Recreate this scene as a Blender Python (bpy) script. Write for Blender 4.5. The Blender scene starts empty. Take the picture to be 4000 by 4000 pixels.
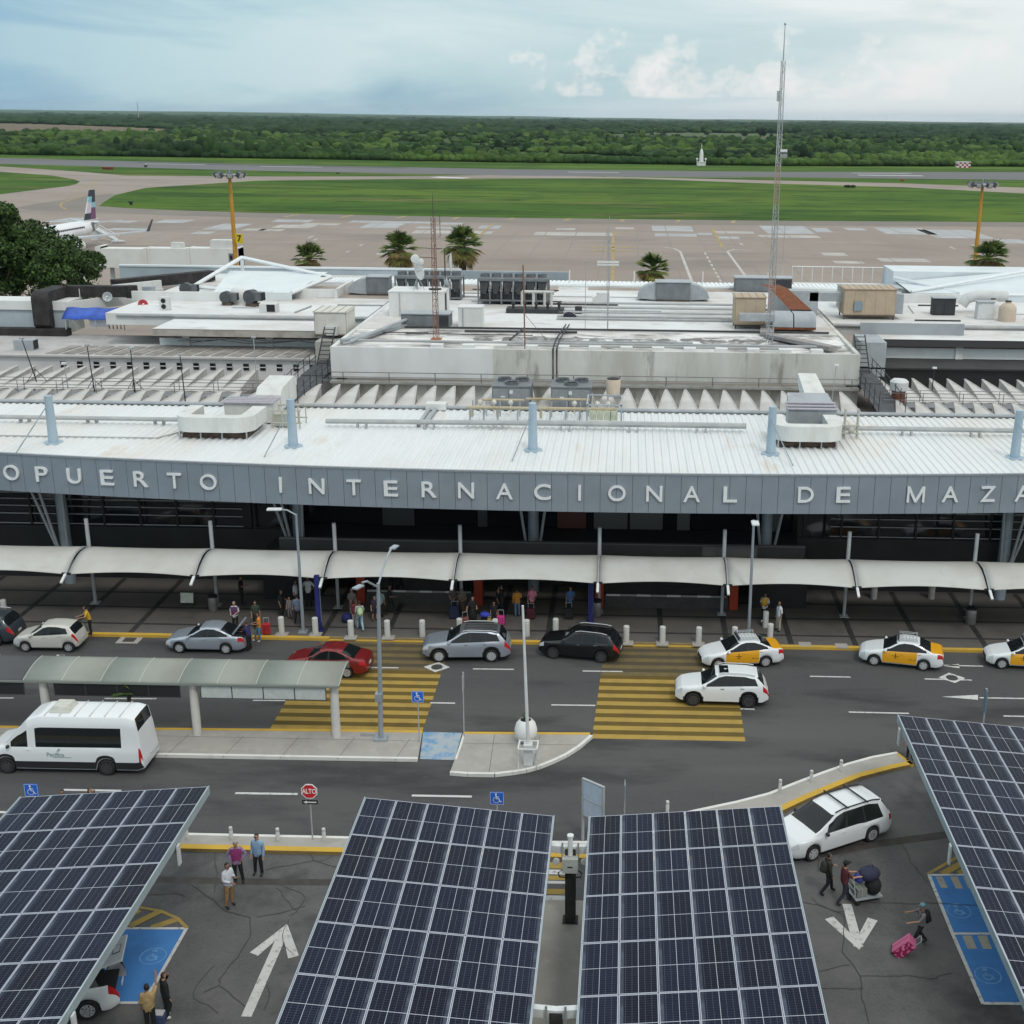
import bpy, bmesh, math, random
import numpy as np
from mathutils import Vector, Matrix
rad = math.radians
scene = bpy.context.scene
COL = scene.collection
rng = random.Random(11)
nr = np.random.RandomState(5)

# ------------------------------------------------------------------ camera
F = 4930.0; CX = 2360.0; CY = 2000.0; CAMH = 28.0
PITCH = math.atan((CY - 456) / F); ROLL = 0.0115; YAW = math.atan(83 / F)
_fw = Vector((-math.sin(YAW) * math.cos(PITCH), math.cos(YAW) * math.cos(PITCH), -math.sin(PITCH)))
_r0 = Vector((math.cos(YAW), math.sin(YAW), 0)); _u0 = _r0.cross(_fw)
_R = math.cos(ROLL) * _r0 + math.sin(ROLL) * _u0
_U = -math.sin(ROLL) * _r0 + math.cos(ROLL) * _u0
cam_d = bpy.data.cameras.new('camera'); cam = bpy.data.objects.new('camera', cam_d); COL.objects.link(cam)
m = Matrix((( _R.x, _U.x, -_fw.x, 0), (_R.y, _U.y, -_fw.y, 0), (_R.z, _U.z, -_fw.z, CAMH), (0, 0, 0, 1)))
cam.matrix_world = m
cam_d.sensor_width = 36.0; cam_d.lens = F / 4000 * 36.0
cam_d.shift_x = -(CX - 2000) / 4000; cam_d.shift_y = 0
cam_d.clip_start = 0.5; cam_d.clip_end = 60000
scene.camera = cam

def _ray(x, y):
    return _fw + _R * ((x - CX) / F) - _U * ((y - CY) / F)
def G(x, y, z=0.0):
    """point of the survey photo on the level z"""
    d = _ray(x, y); t = (z - CAMH) / d.z
    return Vector((d.x * t, d.y * t, z))
def AT(x, y, Y):
    """point of the survey photo at the depth Y"""
    d = _ray(x, y); t = Y / d.y
    return Vector((d.x * t, Y, CAMH + d.z * t))
def t1(ox, oy, zx, zy):
    return (ox + zx / 1.932, oy + zy / 1.932)

# ------------------------------------------------------------------ world, sun, exposure
SUN_EL = rad(52); SUN_AZ = rad(155)      # azimuth from +Y towards +X
world = bpy.data.worlds.new('World'); scene.world = world; world.use_nodes = True
wn = world.node_tree.nodes; wl = world.node_tree.links; wn.clear()
def wnode(t, **k):
    n = wn.new(t)
    for a, b in k.items(): setattr(n, a, b)
    return n
wout = wnode('ShaderNodeOutputWorld')
sky = wnode('ShaderNodeTexSky', sky_type='NISHITA', sun_disc=False, sun_elevation=SUN_EL, sun_rotation=SUN_AZ)
sky.air_density = 1.0; sky.dust_density = 1.5; sky.ozone_density = 1.5
bg1 = wnode('ShaderNodeBackground'); bg1.inputs[1].default_value = 0.09
wl.new(sky.outputs[0], bg1.inputs[0])
tc = wnode('ShaderNodeTexCoord')
sep = wnode('ShaderNodeSeparateXYZ'); wl.new(tc.outputs['Generated'], sep.inputs[0])
def wmath(op, a, b=None, clamp=False):
    n = wnode('ShaderNodeMath', operation=op, use_clamp=clamp)
    for i, v in enumerate((a, b)):
        if v is None: continue
        if isinstance(v, (int, float)): n.inputs[i].default_value = v
        else: wl.new(v, n.inputs[i])
    return n.outputs[0]
def wramp(inp, stops):
    n = wnode('ShaderNodeValToRGB'); e = n.color_ramp.elements
    while len(e) > 1: e.remove(e[-1])
    e[0].position, e[0].color = stops[0][0], stops[0][1]
    for p, c in stops[1:]:
        k = e.new(p); k.color = c
    wl.new(inp, n.inputs[0]); return n.outputs[0]
def g4(v): return (v, v, v, 1)
# stretched coordinates: azimuth left-right, elevation
el = wmath('MULTIPLY', sep.outputs[2], 1.0)
comb = wnode('ShaderNodeCombineXYZ')
wl.new(sep.outputs[0], comb.inputs[0]); wl.new(sep.outputs[1], comb.inputs[1]); wl.new(wmath('MULTIPLY', el, 5.0), comb.inputs[2])
# wide thin layer clouds
nz = wnode('ShaderNodeTexNoise'); nz.inputs['Scale'].default_value = 2.6; nz.inputs['Detail'].default_value = 6; nz.inputs['Roughness'].default_value = .55; nz.inputs['Distortion'].default_value = .6
wl.new(comb.outputs[0], nz.inputs['Vector'])
layer = wramp(nz.outputs[0], [(.36, g4(0)), (.62, g4(1))])
# coverage is higher to the right (x > 0), low blue gap on the left
side = wmath('ADD', wmath('MULTIPLY', sep.outputs[0], 1.9), .86, True)
up = wmath('MULTIPLY', wmath('SUBTRACT', el, .16, True), 5.0, True)
cover = wmath('MAXIMUM', wmath('ADD', wmath('MULTIPLY', layer, .14), .84), wmath('MULTIPLY', up, .95))
# small cumulus heads low over the horizon
nz2 = wnode('ShaderNodeTexNoise'); nz2.inputs['Scale'].default_value = 24; nz2.inputs['Detail'].default_value = 9; nz2.inputs['Roughness'].default_value = .62
comb2 = wnode('ShaderNodeCombineXYZ')
wl.new(sep.outputs[0], comb2.inputs[0]); wl.new(sep.outputs[1], comb2.inputs[1]); wl.new(wmath('MULTIPLY', el, 1.25), comb2.inputs[2])
wl.new(comb2.outputs[0], nz2.inputs['Vector'])
band = wramp(el, [(.004, g4(0)), (.016, g4(1)), (.034, g4(.97)), (.062, g4(.78)), (.10, g4(0))])
sidec = wramp(wmath('ADD', sep.outputs[0], .5), [(.30, g4(.0)), (.42, g4(.88)), (.50, g4(1)), (.60, g4(1)), (.75, g4(.9))])
cum = wramp(wmath('MULTIPLY', wmath('MULTIPLY', nz2.outputs[0], band), sidec), [(.43, g4(0)), (.49, g4(.55)), (.58, g4(1))])
cumc = wmath('MULTIPLY', cum, .92)
lr = wmath('ADD', wmath('ADD', wmath('MULTIPLY', sep.outputs[0], 1.25), .585), wmath('MULTIPLY', wmath('SUBTRACT', layer, .5), .46))
lr2 = wmath('ADD', lr, wmath('MULTIPLY', wmath('MAXIMUM', wmath('SUBTRACT', el, .05), 0.0), 1.6), True)
crgb = wramp(lr2, [(.0,(.25,.47,.68,1)), (.2,(.37,.58,.71,1)), (.40,(.55,.74,.79,1)), (.62,(.70,.83,.86,1)), (.85,(.88,.93,.93,1))])
ccol2 = wnode('ShaderNodeMix', data_type='RGBA', blend_type='MIX'); ccol2.inputs[7].default_value = (.97, .97, .96, 1)
wl.new(cumc, ccol2.inputs[0]); wl.new(crgb, ccol2.inputs[6])
bg2 = wnode('ShaderNodeBackground'); 
wl.new(wmath('ADD', wmath('MULTIPLY', wmath('MAXIMUM', el, 0.0), .32), .95), bg2.inputs[1])
wl.new(ccol2.outputs[2], bg2.inputs[0])
mixw = wnode('ShaderNodeMixShader')
wl.new(wmath('MAXIMUM', cover, cumc), mixw.inputs[0]); wl.new(bg1.outputs[0], mixw.inputs[1]); wl.new(bg2.outputs[0], mixw.inputs[2])
wl.new(mixw.outputs[0], wout.inputs[0])

sun_d = bpy.data.lights.new('sun', 'SUN'); sun = bpy.data.objects.new('sun', sun_d); COL.objects.link(sun)
sun_d.energy = 0.95; sun_d.angle = rad(10); sun_d.color = (1.0, .97, .93)
sd = Vector((math.sin(SUN_AZ) * math.cos(SUN_EL), math.cos(SUN_AZ) * math.cos(SUN_EL), math.sin(SUN_EL)))
sun.rotation_euler = (-sd).to_track_quat('-Z', 'Y').to_euler(); sun.location = (0, 60, 300)
scene.view_settings.view_transform = 'Standard'; scene.view_settings.look = 'None'
scene.view_settings.exposure = 0.0; scene.view_settings.gamma = 1.0
scene.view_settings.use_curve_mapping = False
scene.cycles.max_bounces = 6; scene.cycles.diffuse_bounces = 3; scene.cycles.glossy_bounces = 3
scene.cycles.transparent_max_bounces = 6; scene.cycles.volume_bounces = 0
scene.cycles.caustics_reflective = False; scene.cycles.caustics_refractive = False

# ------------------------------------------------------------------ materials
MATS = {}
def mat(name, color, rough=.7, metal=0.0, var=0.0, scale=4.0, coat=0.0, var2=None, bump=0.0, bscale=30.0, spec=.5, stretch=None, detail=4.0, lo=.35, hi=.65):
    """Principled with a soft two-tone noise in object space."""
    if name in MATS: return MATS[name]
    M = bpy.data.materials.new(name); M.use_nodes = True
    N = M.node_tree.nodes; L = M.node_tree.links
    b = N['Principled BSDF']
    b.inputs['Base Color'].default_value = (*color, 1); b.inputs['Roughness'].default_value = rough
    b.inputs['Metallic'].default_value = metal; b.inputs['Specular IOR Level'].default_value = spec
    if coat: b.inputs['Coat Weight'].default_value = coat; b.inputs['Coat Roughness'].default_value = .08
    if var or var2:
        t = N.new('ShaderNodeTexCoord'); n = N.new('ShaderNodeTexNoise'); n.inputs['Scale'].default_value = scale; n.inputs['Detail'].default_value = detail
        n.inputs['Roughness'].default_value = .6
        src = t.outputs['Object']
        if stretch:
            mp = N.new('ShaderNodeMapping'); mp.inputs['Scale'].default_value = stretch; L.new(src, mp.inputs[0]); src = mp.outputs[0]
        L.new(src, n.inputs['Vector'])
        r = N.new('ShaderNodeValToRGB'); e = r.color_ramp.elements
        c2 = var2 if var2 else tuple(max(0, c * (1 - var)) for c in color)
        c1 = color if var2 else tuple(min(1, c * (1 + var)) for c in color)
        e[0].position = lo; e[0].color = (*c2, 1); e[1].position = hi; e[1].color = (*c1, 1)
        L.new(n.outputs[0], r.inputs[0]); L.new(r.outputs[0], b.inputs['Base Color'])
    if bump:
        t = N.new('ShaderNodeTexCoord'); n2 = N.new('ShaderNodeTexNoise'); n2.inputs['Scale'].default_value = bscale; n2.inputs['Detail'].default_value = 3
        L.new(t.outputs['Object'], n2.inputs['Vector'])
        bp = N.new('ShaderNodeBump'); bp.inputs['Strength'].default_value = bump; bp.inputs['Distance'].default_value = .02
        L.new(n2.outputs[0], bp.inputs['Height']); L.new(bp.outputs[0], b.inputs['Normal'])
    MATS[name] = M
    return M
def mat_layers(name, base, layers, rough=.85, spec=.3, fine=None):
    """base colour with several noise-masked stains: (colour, scale, lo, hi, strength, stretch)"""
    if name in MATS: return MATS[name]
    M = bpy.data.materials.new(name); M.use_nodes = True
    N = M.node_tree.nodes; L = M.node_tree.links; b = N['Principled BSDF']
    b.inputs['Roughness'].default_value = rough; b.inputs['Specular IOR Level'].default_value = spec
    t = N.new('ShaderNodeTexCoord')
    rgb = N.new('ShaderNodeRGB'); rgb.outputs[0].default_value = (*base, 1); cur = rgb.outputs[0]
    for i, ly in enumerate(layers):
        c, sc, lo, hi, st = ly[:5]; stretch = ly[5] if len(ly) > 5 else (1, 1, 1)
        mp = N.new('ShaderNodeMapping'); mp.inputs['Scale'].default_value = stretch; mp.inputs['Location'].default_value = (i * 7.3, i * 3.1, i * 1.7)
        L.new(t.outputs['Object'], mp.inputs[0])
        n = N.new('ShaderNodeTexNoise'); n.inputs['Scale'].default_value = sc; n.inputs['Detail'].default_value = 6; n.inputs['Roughness'].default_value = .62
        L.new(mp.outputs[0], n.inputs['Vector'])
        r = N.new('ShaderNodeValToRGB'); e = r.color_ramp.elements
        e[0].position = lo; e[0].color = (0, 0, 0, 1); e[1].position = hi; e[1].color = (st, st, st, 1)
        L.new(n.outputs[0], r.inputs[0])
        mx = N.new('ShaderNodeMix'); mx.data_type = 'RGBA'; mx.inputs[7].default_value = (*c, 1)
        L.new(r.outputs[0], mx.inputs[0]); L.new(cur, mx.inputs[6]); cur = mx.outputs[2]
    L.new(cur, b.inputs['Base Color'])
    MATS[name] = M
    return M

# ------------------------------------------------------------------ object helpers
class MB:
    """collects geometry and links it as ONE mesh object"""
    def __init__(s): s.v = []; s.f = []; s.m = []
    def add(s, vs, fs, m=0):
        o = len(s.v); s.v.extend([tuple(p) for p in vs])
        for f in fs: s.f.append(tuple(i + o for i in f)); s.m.append(m)
    def poly(s, pts, m=0): s.add(pts, [tuple(range(len(pts)))], m)
    def box(s, x0, x1, y0, y1, z0, z1, m=0):
        s.add([(x0,y0,z0),(x1,y0,z0),(x1,y1,z0),(x0,y1,z0),(x0,y0,z1),(x1,y0,z1),(x1,y1,z1),(x0,y1,z1)],
              [(3,2,1,0),(4,5,6,7),(0,1,5,4),(1,2,6,5),(2,3,7,6),(3,0,4,7)], m)
    def obox(s, c, size, rz=0, m=0, rx=0, ry=0):
        M = Matrix.Rotation(rz, 3, 'Z') @ Matrix.Rotation(ry, 3, 'Y') @ Matrix.Rotation(rx, 3, 'X'); c = Vector(c)
        h = [d / 2 for d in size]
        vs = [c + M @ Vector((a*h[0], b*h[1], d*h[2])) for d in (-1,1) for a,b in ((-1,-1),(1,-1),(1,1),(-1,1))]
        s.add(vs, [(3,2,1,0),(4,5,6,7),(0,1,5,4),(1,2,6,5),(2,3,7,6),(3,0,4,7)], m)
    def tube(s, pts, r, n=8, m=0, r2=None, cap=True):
        pts = [Vector(p) for p in pts]; k = len(pts); rings = []
        for i, p in enumerate(pts):
            d = (pts[min(i+1,k-1)] - pts[max(i-1,0)]).normalized()
            a = Vector((0,0,1)) if abs(d.z) < .9 else Vector((1,0,0))
            u = d.cross(a).normalized(); w = d.cross(u)
            rr = r if r2 is None else r + (r2 - r) * i / (k - 1)
            rings.append([p + (u*math.cos(2*math.pi*j/n) + w*math.sin(2*math.pi*j/n)) * rr for j in range(n)])
        vs = [q for R in rings for q in R]; fs = []
        for i in range(k-1):
            for j in range(n):
                a = i*n+j; b = i*n+(j+1)%n; fs.append((a, b, b+n, a+n))
        if cap: fs.append(tuple(range(n-1,-1,-1))); fs.append(tuple((k-1)*n+j for j in range(n)))
        s.add(vs, fs, m)
    def cyl(s, x, y, z0, z1, r, n=16, m=0, r2=None):
        r2 = r if r2 is None else r2
        vs = [(x+r*math.cos(2*math.pi*j/n), y+r*math.sin(2*math.pi*j/n), z0) for j in range(n)] + \
             [(x+r2*math.cos(2*math.pi*j/n), y+r2*math.sin(2*math.pi*j/n), z1) for j in range(n)]
        fs = [(j,(j+1)%n,n+(j+1)%n,n+j) for j in range(n)] + [tuple(range(n-1,-1,-1)), tuple(range(n,2*n))]
        s.add(vs, fs, m)
    def lathe(s, prof, c=(0,0,0), n=20, m=0, axis='Z', cap=True):
        vs = []; k = len(prof)
        for r, z in prof:
            for j in range(n):
                a = 2*math.pi*j/n
                p = (r*math.cos(a), r*math.sin(a), z) if axis == 'Z' else ((r*math.cos(a), z, r*math.sin(a)) if axis == 'Y' else (z, r*math.cos(a), r*math.sin(a)))
                vs.append((p[0]+c[0], p[1]+c[1], p[2]+c[2]))
        fs = [(i*n+j, i*n+(j+1)%n, (i+1)*n+(j+1)%n, (i+1)*n+j) for i in range(k-1) for j in range(n)]
        if cap: fs += [tuple(range(n-1,-1,-1)), tuple((k-1)*n+j for j in range(n))]
        s.add(vs, fs, m)
    def prism(s, pts, z0, z1, m=0, mside=None):
        n = len(pts); vs = [(p[0],p[1],z0) for p in pts] + [(p[0],p[1],z1) for p in pts]
        s.add(vs, [tuple(range(n,2*n))], m)
        s.add(vs, [(i,(i+1)%n,n+(i+1)%n,n+i) for i in range(n)], m if mside is None else mside)
    def strip(s, a, b, m=0):
        """quad strip between two polylines"""
        n = len(a); s.add(list(a)+list(b), [(i,i+1,n+i+1,n+i) for i in range(n-1)], m)
    def ball(s, c, r, n=10, m=0, sc=(1,1,1)):
        prof = [(math.sin(math.pi*i/n)*r + 1e-4, -math.cos(math.pi*i/n)*r) for i in range(n+1)]
        k = len(s.v); s.lathe(prof, (0,0,0), n+4, m)
        for i in range(k, len(s.v)):
            p = s.v[i]; s.v[i] = (p[0]*sc[0]+c[0], p[1]*sc[1]+c[1], p[2]*sc[2]+c[2])
    def build(s, name, mats, parent=None, loc=None, smooth=False, bevel=0, world=False):
        o3 = Vector((0,0,0))
        if world and parent is not None: o3 = Vector(parent.location)
        if loc is not None: o3 = Vector(loc)
        me = bpy.data.meshes.new(name)
        me.from_pydata([(p[0]-o3.x, p[1]-o3.y, p[2]-o3.z) for p in s.v], [], s.f)
        if not isinstance(mats, (list, tuple)): mats = [mats]
        for q in mats: me.materials.append(q)
        me.polygons.foreach_set('material_index', s.m)
        if smooth: me.polygons.foreach_set('use_smooth', [True]*len(s.f))
        me.update()
        o = bpy.data.objects.new(name, me); COL.objects.link(o)
        if parent is not None: o.parent = parent
        if loc is not None: o.location = loc
        if smooth == 'auto':
            for p in me.polygons: p.use_smooth = True
            me.set_sharp_from_angle(angle=rad(38))
        if bevel:
            bm = o.modifiers.new('bevel', 'BEVEL'); bm.width = bevel; bm.segments = 2; bm.limit_method = 'ANGLE'
        return o
def tag(o, label, cat, group=None):
    o['label'] = label; o['category'] = cat
    if group: o['group'] = group
    return o
def thing(name, label, cat, loc=(0,0,0), rz=0, group=None):
    o = bpy.data.objects.new(name, None); COL.objects.link(o); o.location = loc; o.rotation_euler = (0,0,rz)
    o.empty_display_size = .3
    return tag(o, label, cat, group)
def struct(o, kind='structure'):
    o['kind'] = kind; return o
def dup(root, loc, rz=None, label=None, group=None):
    r = root.copy(); COL.objects.link(r); r.location = loc
    if rz is not None: r.rotation_euler = (0,0,rz)
    if label: r['label'] = label
    if group: r['group'] = group
    for ch in list(root.children):
        c = ch.copy(); COL.objects.link(c); c.parent = r
        for g in ch.children:
            d = g.copy(); COL.objects.link(d); d.parent = c
    return r
def np_mesh(name, V, Fq, mats, mi=None, smooth=False):
    """V (n,3), Fq (k,c) arrays -> mesh"""
    me = bpy.data.meshes.new(name); n = len(V); k, c = Fq.shape
    me.vertices.add(n); me.vertices.foreach_set('co', np.asarray(V, np.float32).ravel())
    me.loops.add(k*c); me.loops.foreach_set('vertex_index', Fq.astype(np.int32).ravel())
    me.polygons.add(k); me.polygons.foreach_set('loop_start', np.arange(0, k*c, c, dtype=np.int32)); me.polygons.foreach_set('loop_total', np.full(k, c, np.int32))
    for q in mats: me.materials.append(q)
    if mi is not None: me.polygons.foreach_set('material_index', np.asarray(mi, np.int32))
    if smooth: me.polygons.foreach_set('use_smooth', np.ones(k, bool))
    me.update(); me.validate()
    return me
def link(me, name, parent=None, loc=None):
    o = bpy.data.objects.new(name, me); COL.objects.link(o)
    if parent is not None: o.parent = parent
    if loc is not None: o.location = loc
    return o
# ------------------------------------------------------------------ ground, airfield, roads
asphalt = mat_layers('asphalt_road', (.072,.071,.072), [((.10,.098,.097),12,.52,.74,.5), ((.038,.037,.037),8,.52,.74,.5), ((.098,.095,.092),.22,.42,.68,.85,(.12,1,1)), ((.036,.035,.036),.35,.52,.66,.8,(.3,1,1)), ((.10,.098,.095),2.6,.6,.8,.5), ((.028,.028,.029),.12,.62,.76,.7,(1,.45,1))])
lot_asphalt = mat_layers('asphalt_parking', (.098,.097,.096), [((.15,.147,.143),14,.50,.72,.6), ((.045,.044,.044),9,.52,.74,.6), ((.145,.14,.135),.3,.45,.68,.85), ((.045,.045,.045),.25,.53,.68,.85), ((.15,.145,.14),5,.58,.8,.5), ((.035,.035,.036),1.1,.66,.8,.7)])
concrete = mat_layers('pavement_concrete', (.35,.33,.30), [((.26,.245,.22),.5,.45,.75,.8), ((.43,.41,.375),1.6,.5,.75,.6), ((.20,.19,.175),3,.64,.82,.6)])
plaza_m = mat_layers('plaza_stone', (.105,.097,.088), [((.14,.13,.118),.35,.4,.75,.8), ((.07,.066,.06),.9,.55,.78,.7), ((.16,.15,.135),6,.62,.8,.4)])
plaza_band_m = mat('plaza_band', (.028,.027,.027), .8, var=.25, scale=2)
apron_m = mat_layers('apron_concrete', (.275,.226,.190), [((.325,.275,.238),.012,.42,.68,.9), ((.20,.17,.148),.03,.50,.68,.9,(.5,1,1)), ((.375,.345,.31),.1,.58,.8,.45), ((.20,.175,.155),.05,.66,.82,.5,(.35,1,1))])
apron_light = mat('apron_patch_light', (.41,.385,.355), .85, var=.14, scale=.15)
apron_blue = mat('apron_patch_grey', (.365,.37,.375), .85, var=.12, scale=.15)
shoulder_m = mat_layers('shoulder_asphalt', (.20,.175,.15), [((.26,.225,.19),.02,.45,.7,.8), ((.15,.13,.115),.08,.55,.75,.7)])
runway_m = mat_layers('runway_asphalt', (.125,.123,.126), [((.17,.167,.165),.01,.42,.7,.8,(.2,1,1)), ((.10,.10,.105),.02,.56,.75,.7,(.15,1,1))])
grass_m = mat_layers('airfield_grass', (.054,.116,.014), [((.092,.155,.020),.014,.46,.56,.95,(.4,1,1)), ((.032,.075,.011),.04,.50,.60,.95,(.25,1,1)), ((.14,.14,.045),.035,.57,.66,.85,(.3,1,1)), ((.022,.052,.010),.16,.53,.63,.85,(.3,1,1)), ((.10,.145,.03),.5,.54,.70,.7,(.4,1,1))], rough=.95, spec=.1)
land_m = mat_layers('far_land_scrub', (.048,.088,.024), [((.075,.115,.034),.0016,.45,.62,.9,(.35,1,1)), ((.016,.034,.014),.004,.5,.7,.85,(.4,1,1)), ((.085,.095,.045),.0011,.62,.72,.5,(.3,1,1)), ((.012,.028,.012),.02,.52,.75,.7)], rough=.95, spec=.1)
white_paint = mat_layers('road_paint_white', (.56,.56,.54), [((.17,.165,.16),5,.54,.66,.8), ((.45,.45,.44),1,.45,.7,.6)])
yellow_paint = mat_layers('road_paint_yellow', (.38,.255,.06), [((.26,.18,.055),1.2,.45,.75,.75), ((.14,.11,.06),2.5,.6,.78,.6)])
kerb_yellow = mat_layers('kerb_paint_yellow', (.56,.35,.05), [((.40,.27,.07),1.0,.45,.75,.8), ((.3,.25,.16),4,.62,.8,.6)])
brown_paint = mat_layers('road_paint_dark_ochre', (.125,.085,.018), [((.09,.066,.02),1.2,.45,.75,.8), ((.07,.06,.045),2.5,.6,.78,.6)])
kerb_white = mat_layers('kerb_paint_white', (.66,.65,.61), [((.45,.44,.41),1.5,.5,.75,.7)])
blue_paint = mat_layers('bay_paint_blue', (.055,.20,.48), [((.045,.15,.36),.9,.45,.75,.8), ((.05,.08,.14),4,.62,.8,.6), ((.09,.26,.55),2,.55,.8,.5)])
blue_worn = mat_layers('ramp_paint_blue_worn', (.11,.27,.46), [((.36,.40,.42),1.6,.40,.54,.9), ((.34,.37,.38),5,.46,.62,.8)])
steel_dark = mat('dark_iron', (.03,.03,.032), .6, .5, var=.3, scale=8)

def sheet(name, pts, z, m_, label=None):
    b = MB(); b.poly([(p[0], p[1], z) for p in pts]); o = b.build(name, m_); return struct(o)
def gl(pts, z=0.0): return [G(x, y, z) for x, y in pts]
def px(ox, oy, *pts): return [t1(ox, oy, x, y) for x, y in pts]
def ribbon(mb, pts, w, z, m_=0):
    pts = [Vector((p[0], p[1], z)) for p in pts]
    for i, (a, b) in enumerate(zip(pts[:-1], pts[1:])):
        d = (b - a); n = Vector((-d.y, d.x, 0)).normalized() * (w/2); e = d.normalized()*(w*.15)
        a = a + Vector((0,0,.0005*(i%4))); b = b + Vector((0,0,.0005*(i%4)))
        mb.poly([a-n-e, b-n+e, b+n+e, a+n-e], m_)

# far land: one sheet, gently rolling far off
xs = np.concatenate([np.linspace(-16000,-3000,14), np.linspace(-2600,2600,40), np.linspace(3000,16000,14)])
ys = np.concatenate([np.linspace(-200,800,6), np.linspace(900,6000,40), np.linspace(6400,26000,30)])
XX, YY = np.meshgrid(xs, ys)
ZZ = np.where(YY > 4500, (6+5*np.sin(XX*.0011+YY*.0004)+3*np.sin(XX*.0031+1.3)) * np.clip((YY-4500)/6000, 0, 1), 0)
ZZ += np.where((YY > 9000), np.clip((-XX-200)/5200, 0, 1)*22*np.clip((YY-9000)/9000, 0, 1)*(1+.3*np.sin(XX*.0023)), 0) - .06
ny, nx = XX.shape
idx = np.arange(ny*nx).reshape(ny, nx)
FQ = np.stack([idx[:-1,:-1], idx[:-1,1:], idx[1:,1:], idx[1:,:-1]], -1).reshape(-1, 4)
struct(link(np_mesh('ground', np.stack([XX, YY, ZZ], -1).reshape(-1, 3), FQ, [land_m], smooth=True), 'ground'))
# grass of the airfield
tre = [(-1100,575),(0,604),(1000,619),(2000,635),(3000,648),(4000,651),(5000,655)]
sheet('grass_verge', gl(tre) + [Vector((700,120,0)), Vector((-700,120,0))], -.03, grass_m)
# concrete apron with its taxiway
top_edge = [(-1100,617),(0,650),(321,671),(492,686),(1000,689),(1500,689),(2000,683),(2466,692),(3000,704),(3518,716),(4000,733),(4900,768)]
sheet('apron', gl(top_edge) + [Vector((330,128,0)), Vector((-420,128,0))], 0, apron_m)
infield = [(386,805),(405,790),(450,762),(569,734),(1000,706),(1500,700),(2000,697),(2466,697),(3000,717),(3518,731),(4000,756),(4900,806),(4900,876),(4000,868),(3000,862),(2000,851),(1500,842),(1000,831),(700,822),(480,812)]
near = [(330,806),(480,812),(700,822),(1000,831),(1500,842),(2000,851),(3000,862),(4000,868),(4900,876)]
shl = [(60,812),(150,794),(243,782),(330,768),(430,757),(470,764),(430,790)] + near[1:] + [(4900,895),(4000,886),(3000,881),(2000,872),(1500,863),(1000,850),(700,843),(480,834),(250,826),(110,820)]
sheet('taxiway_shoulder', gl(shl), .012, shoulder_m)
sheet('grass_infield', gl(infield), .03, grass_m)
sheet('grass_corner', gl([(-1100,640),(0,671),(207,686),(290,701),(312,709),(300,718),(269,726),(140,742),(0,759),(-1100,860)]), .03, grass_m)
sheet('runway', gl([(-1100,612),(0,640),(1000,667),(2000,686),(3000,692),(4000,703),(5000,716),(5000,682),(4000,673),(3000,671),(2000,661),(1000,642),(0,617),(-1100,588)]), .02, runway_m)
mk = MB()
for a in ([(565,639),(800,643)], [(1020,650),(1255,653)], [(2220,672),(2415,674)], [(3330,676),(3555,678)]):
    p = gl(a); ribbon(mk, p, 2.6, .035)
p = gl([(3358,684),(3600,687)]); ribbon(mk, p, 5, .035)
p = gl([(1705,692),(1815,696)]); ribbon(mk, p, 8, .035)
rb = gl([(540,636),(1000,645),(1580,656)]); ribbon(mk, rb, 9, .030, 1)
for y0, y1 in ((688,1000),):
    p = gl([(2370,689),(2900,694)]); ribbon(mk, p, 1.2, .036)
struct(mk.build('runway_marking', [mat('runway_paint', (.62,.62,.6), .8, var=.15, scale=.1), mat('runway_rubber', (.05,.05,.052), .9, var=.3, scale=.05)]))
# light slabs replaced in the apron
pt = MB()
tiles = {'B': (1000,350,[(100,400,982,998,1),(340,620,1008,1020,0),(110,420,1020,1042,0),(0,190,1052,1066,0),(690,1330,992,1003,1),(780,1060,1008,1042,1),(1170,1780,1065,1083,0),(1200,1520,1035,1047,1),(1380,1550,1005,1018,1),(1670,1830,1025,1048,1),(900,1010,1208,1245,0)]),
 'C': (2000,350,[(330,475,1045,1058,0),(160,770,1078,1098,0),(780,920,1040,1052,0),(1060,1370,1030,1066,1),(1080,1395,1088,1106,1),(1390,1510,1082,1095,1),(1560,1720,1110,1124,1),(1540,1830,1070,1084,0),(1860,1932,1098,1112,0)]),
 'D': (3000,350,[(0,400,1100,1115,0),(0,360,1030,1086,1),(370,490,1045,1075,1),(600,750,1045,1062,1),(900,1270,1045,1090,1),(1280,1700,1060,1120,1),(1800,1990,1130,1160,1),(425,605,1232,1252,0),(860,1235,1275,1297,0),(510,730,1295,1312,0)]),
 'A': (0,350,[(1520,1760,1010,1055,1),(1810,1990,1048,1062,0),(1430,1580,1070,1088,1),(1150,1380,980,1005,1),(830,990,988,1003,1),(780,1100,1045,1060,1),(330,600,965,1000,1)])}
for k, (ox, oy, L_) in tiles.items():
    for x0, x1, y0, y1, mm in L_:
        a = G(*t1(ox,oy,x0,y1)); b = G(*t1(ox,oy,x1,y1)); c = G(*t1(ox,oy,(x0+x1)/2,y0))
        pt.poly([(a.x,a.y,.005),(b.x,a.y,.005),(b.x,c.y,.005),(a.x,c.y,.005)], mm)
struct(pt.build('apron_slab', [apron_light, apron_blue]))
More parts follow.
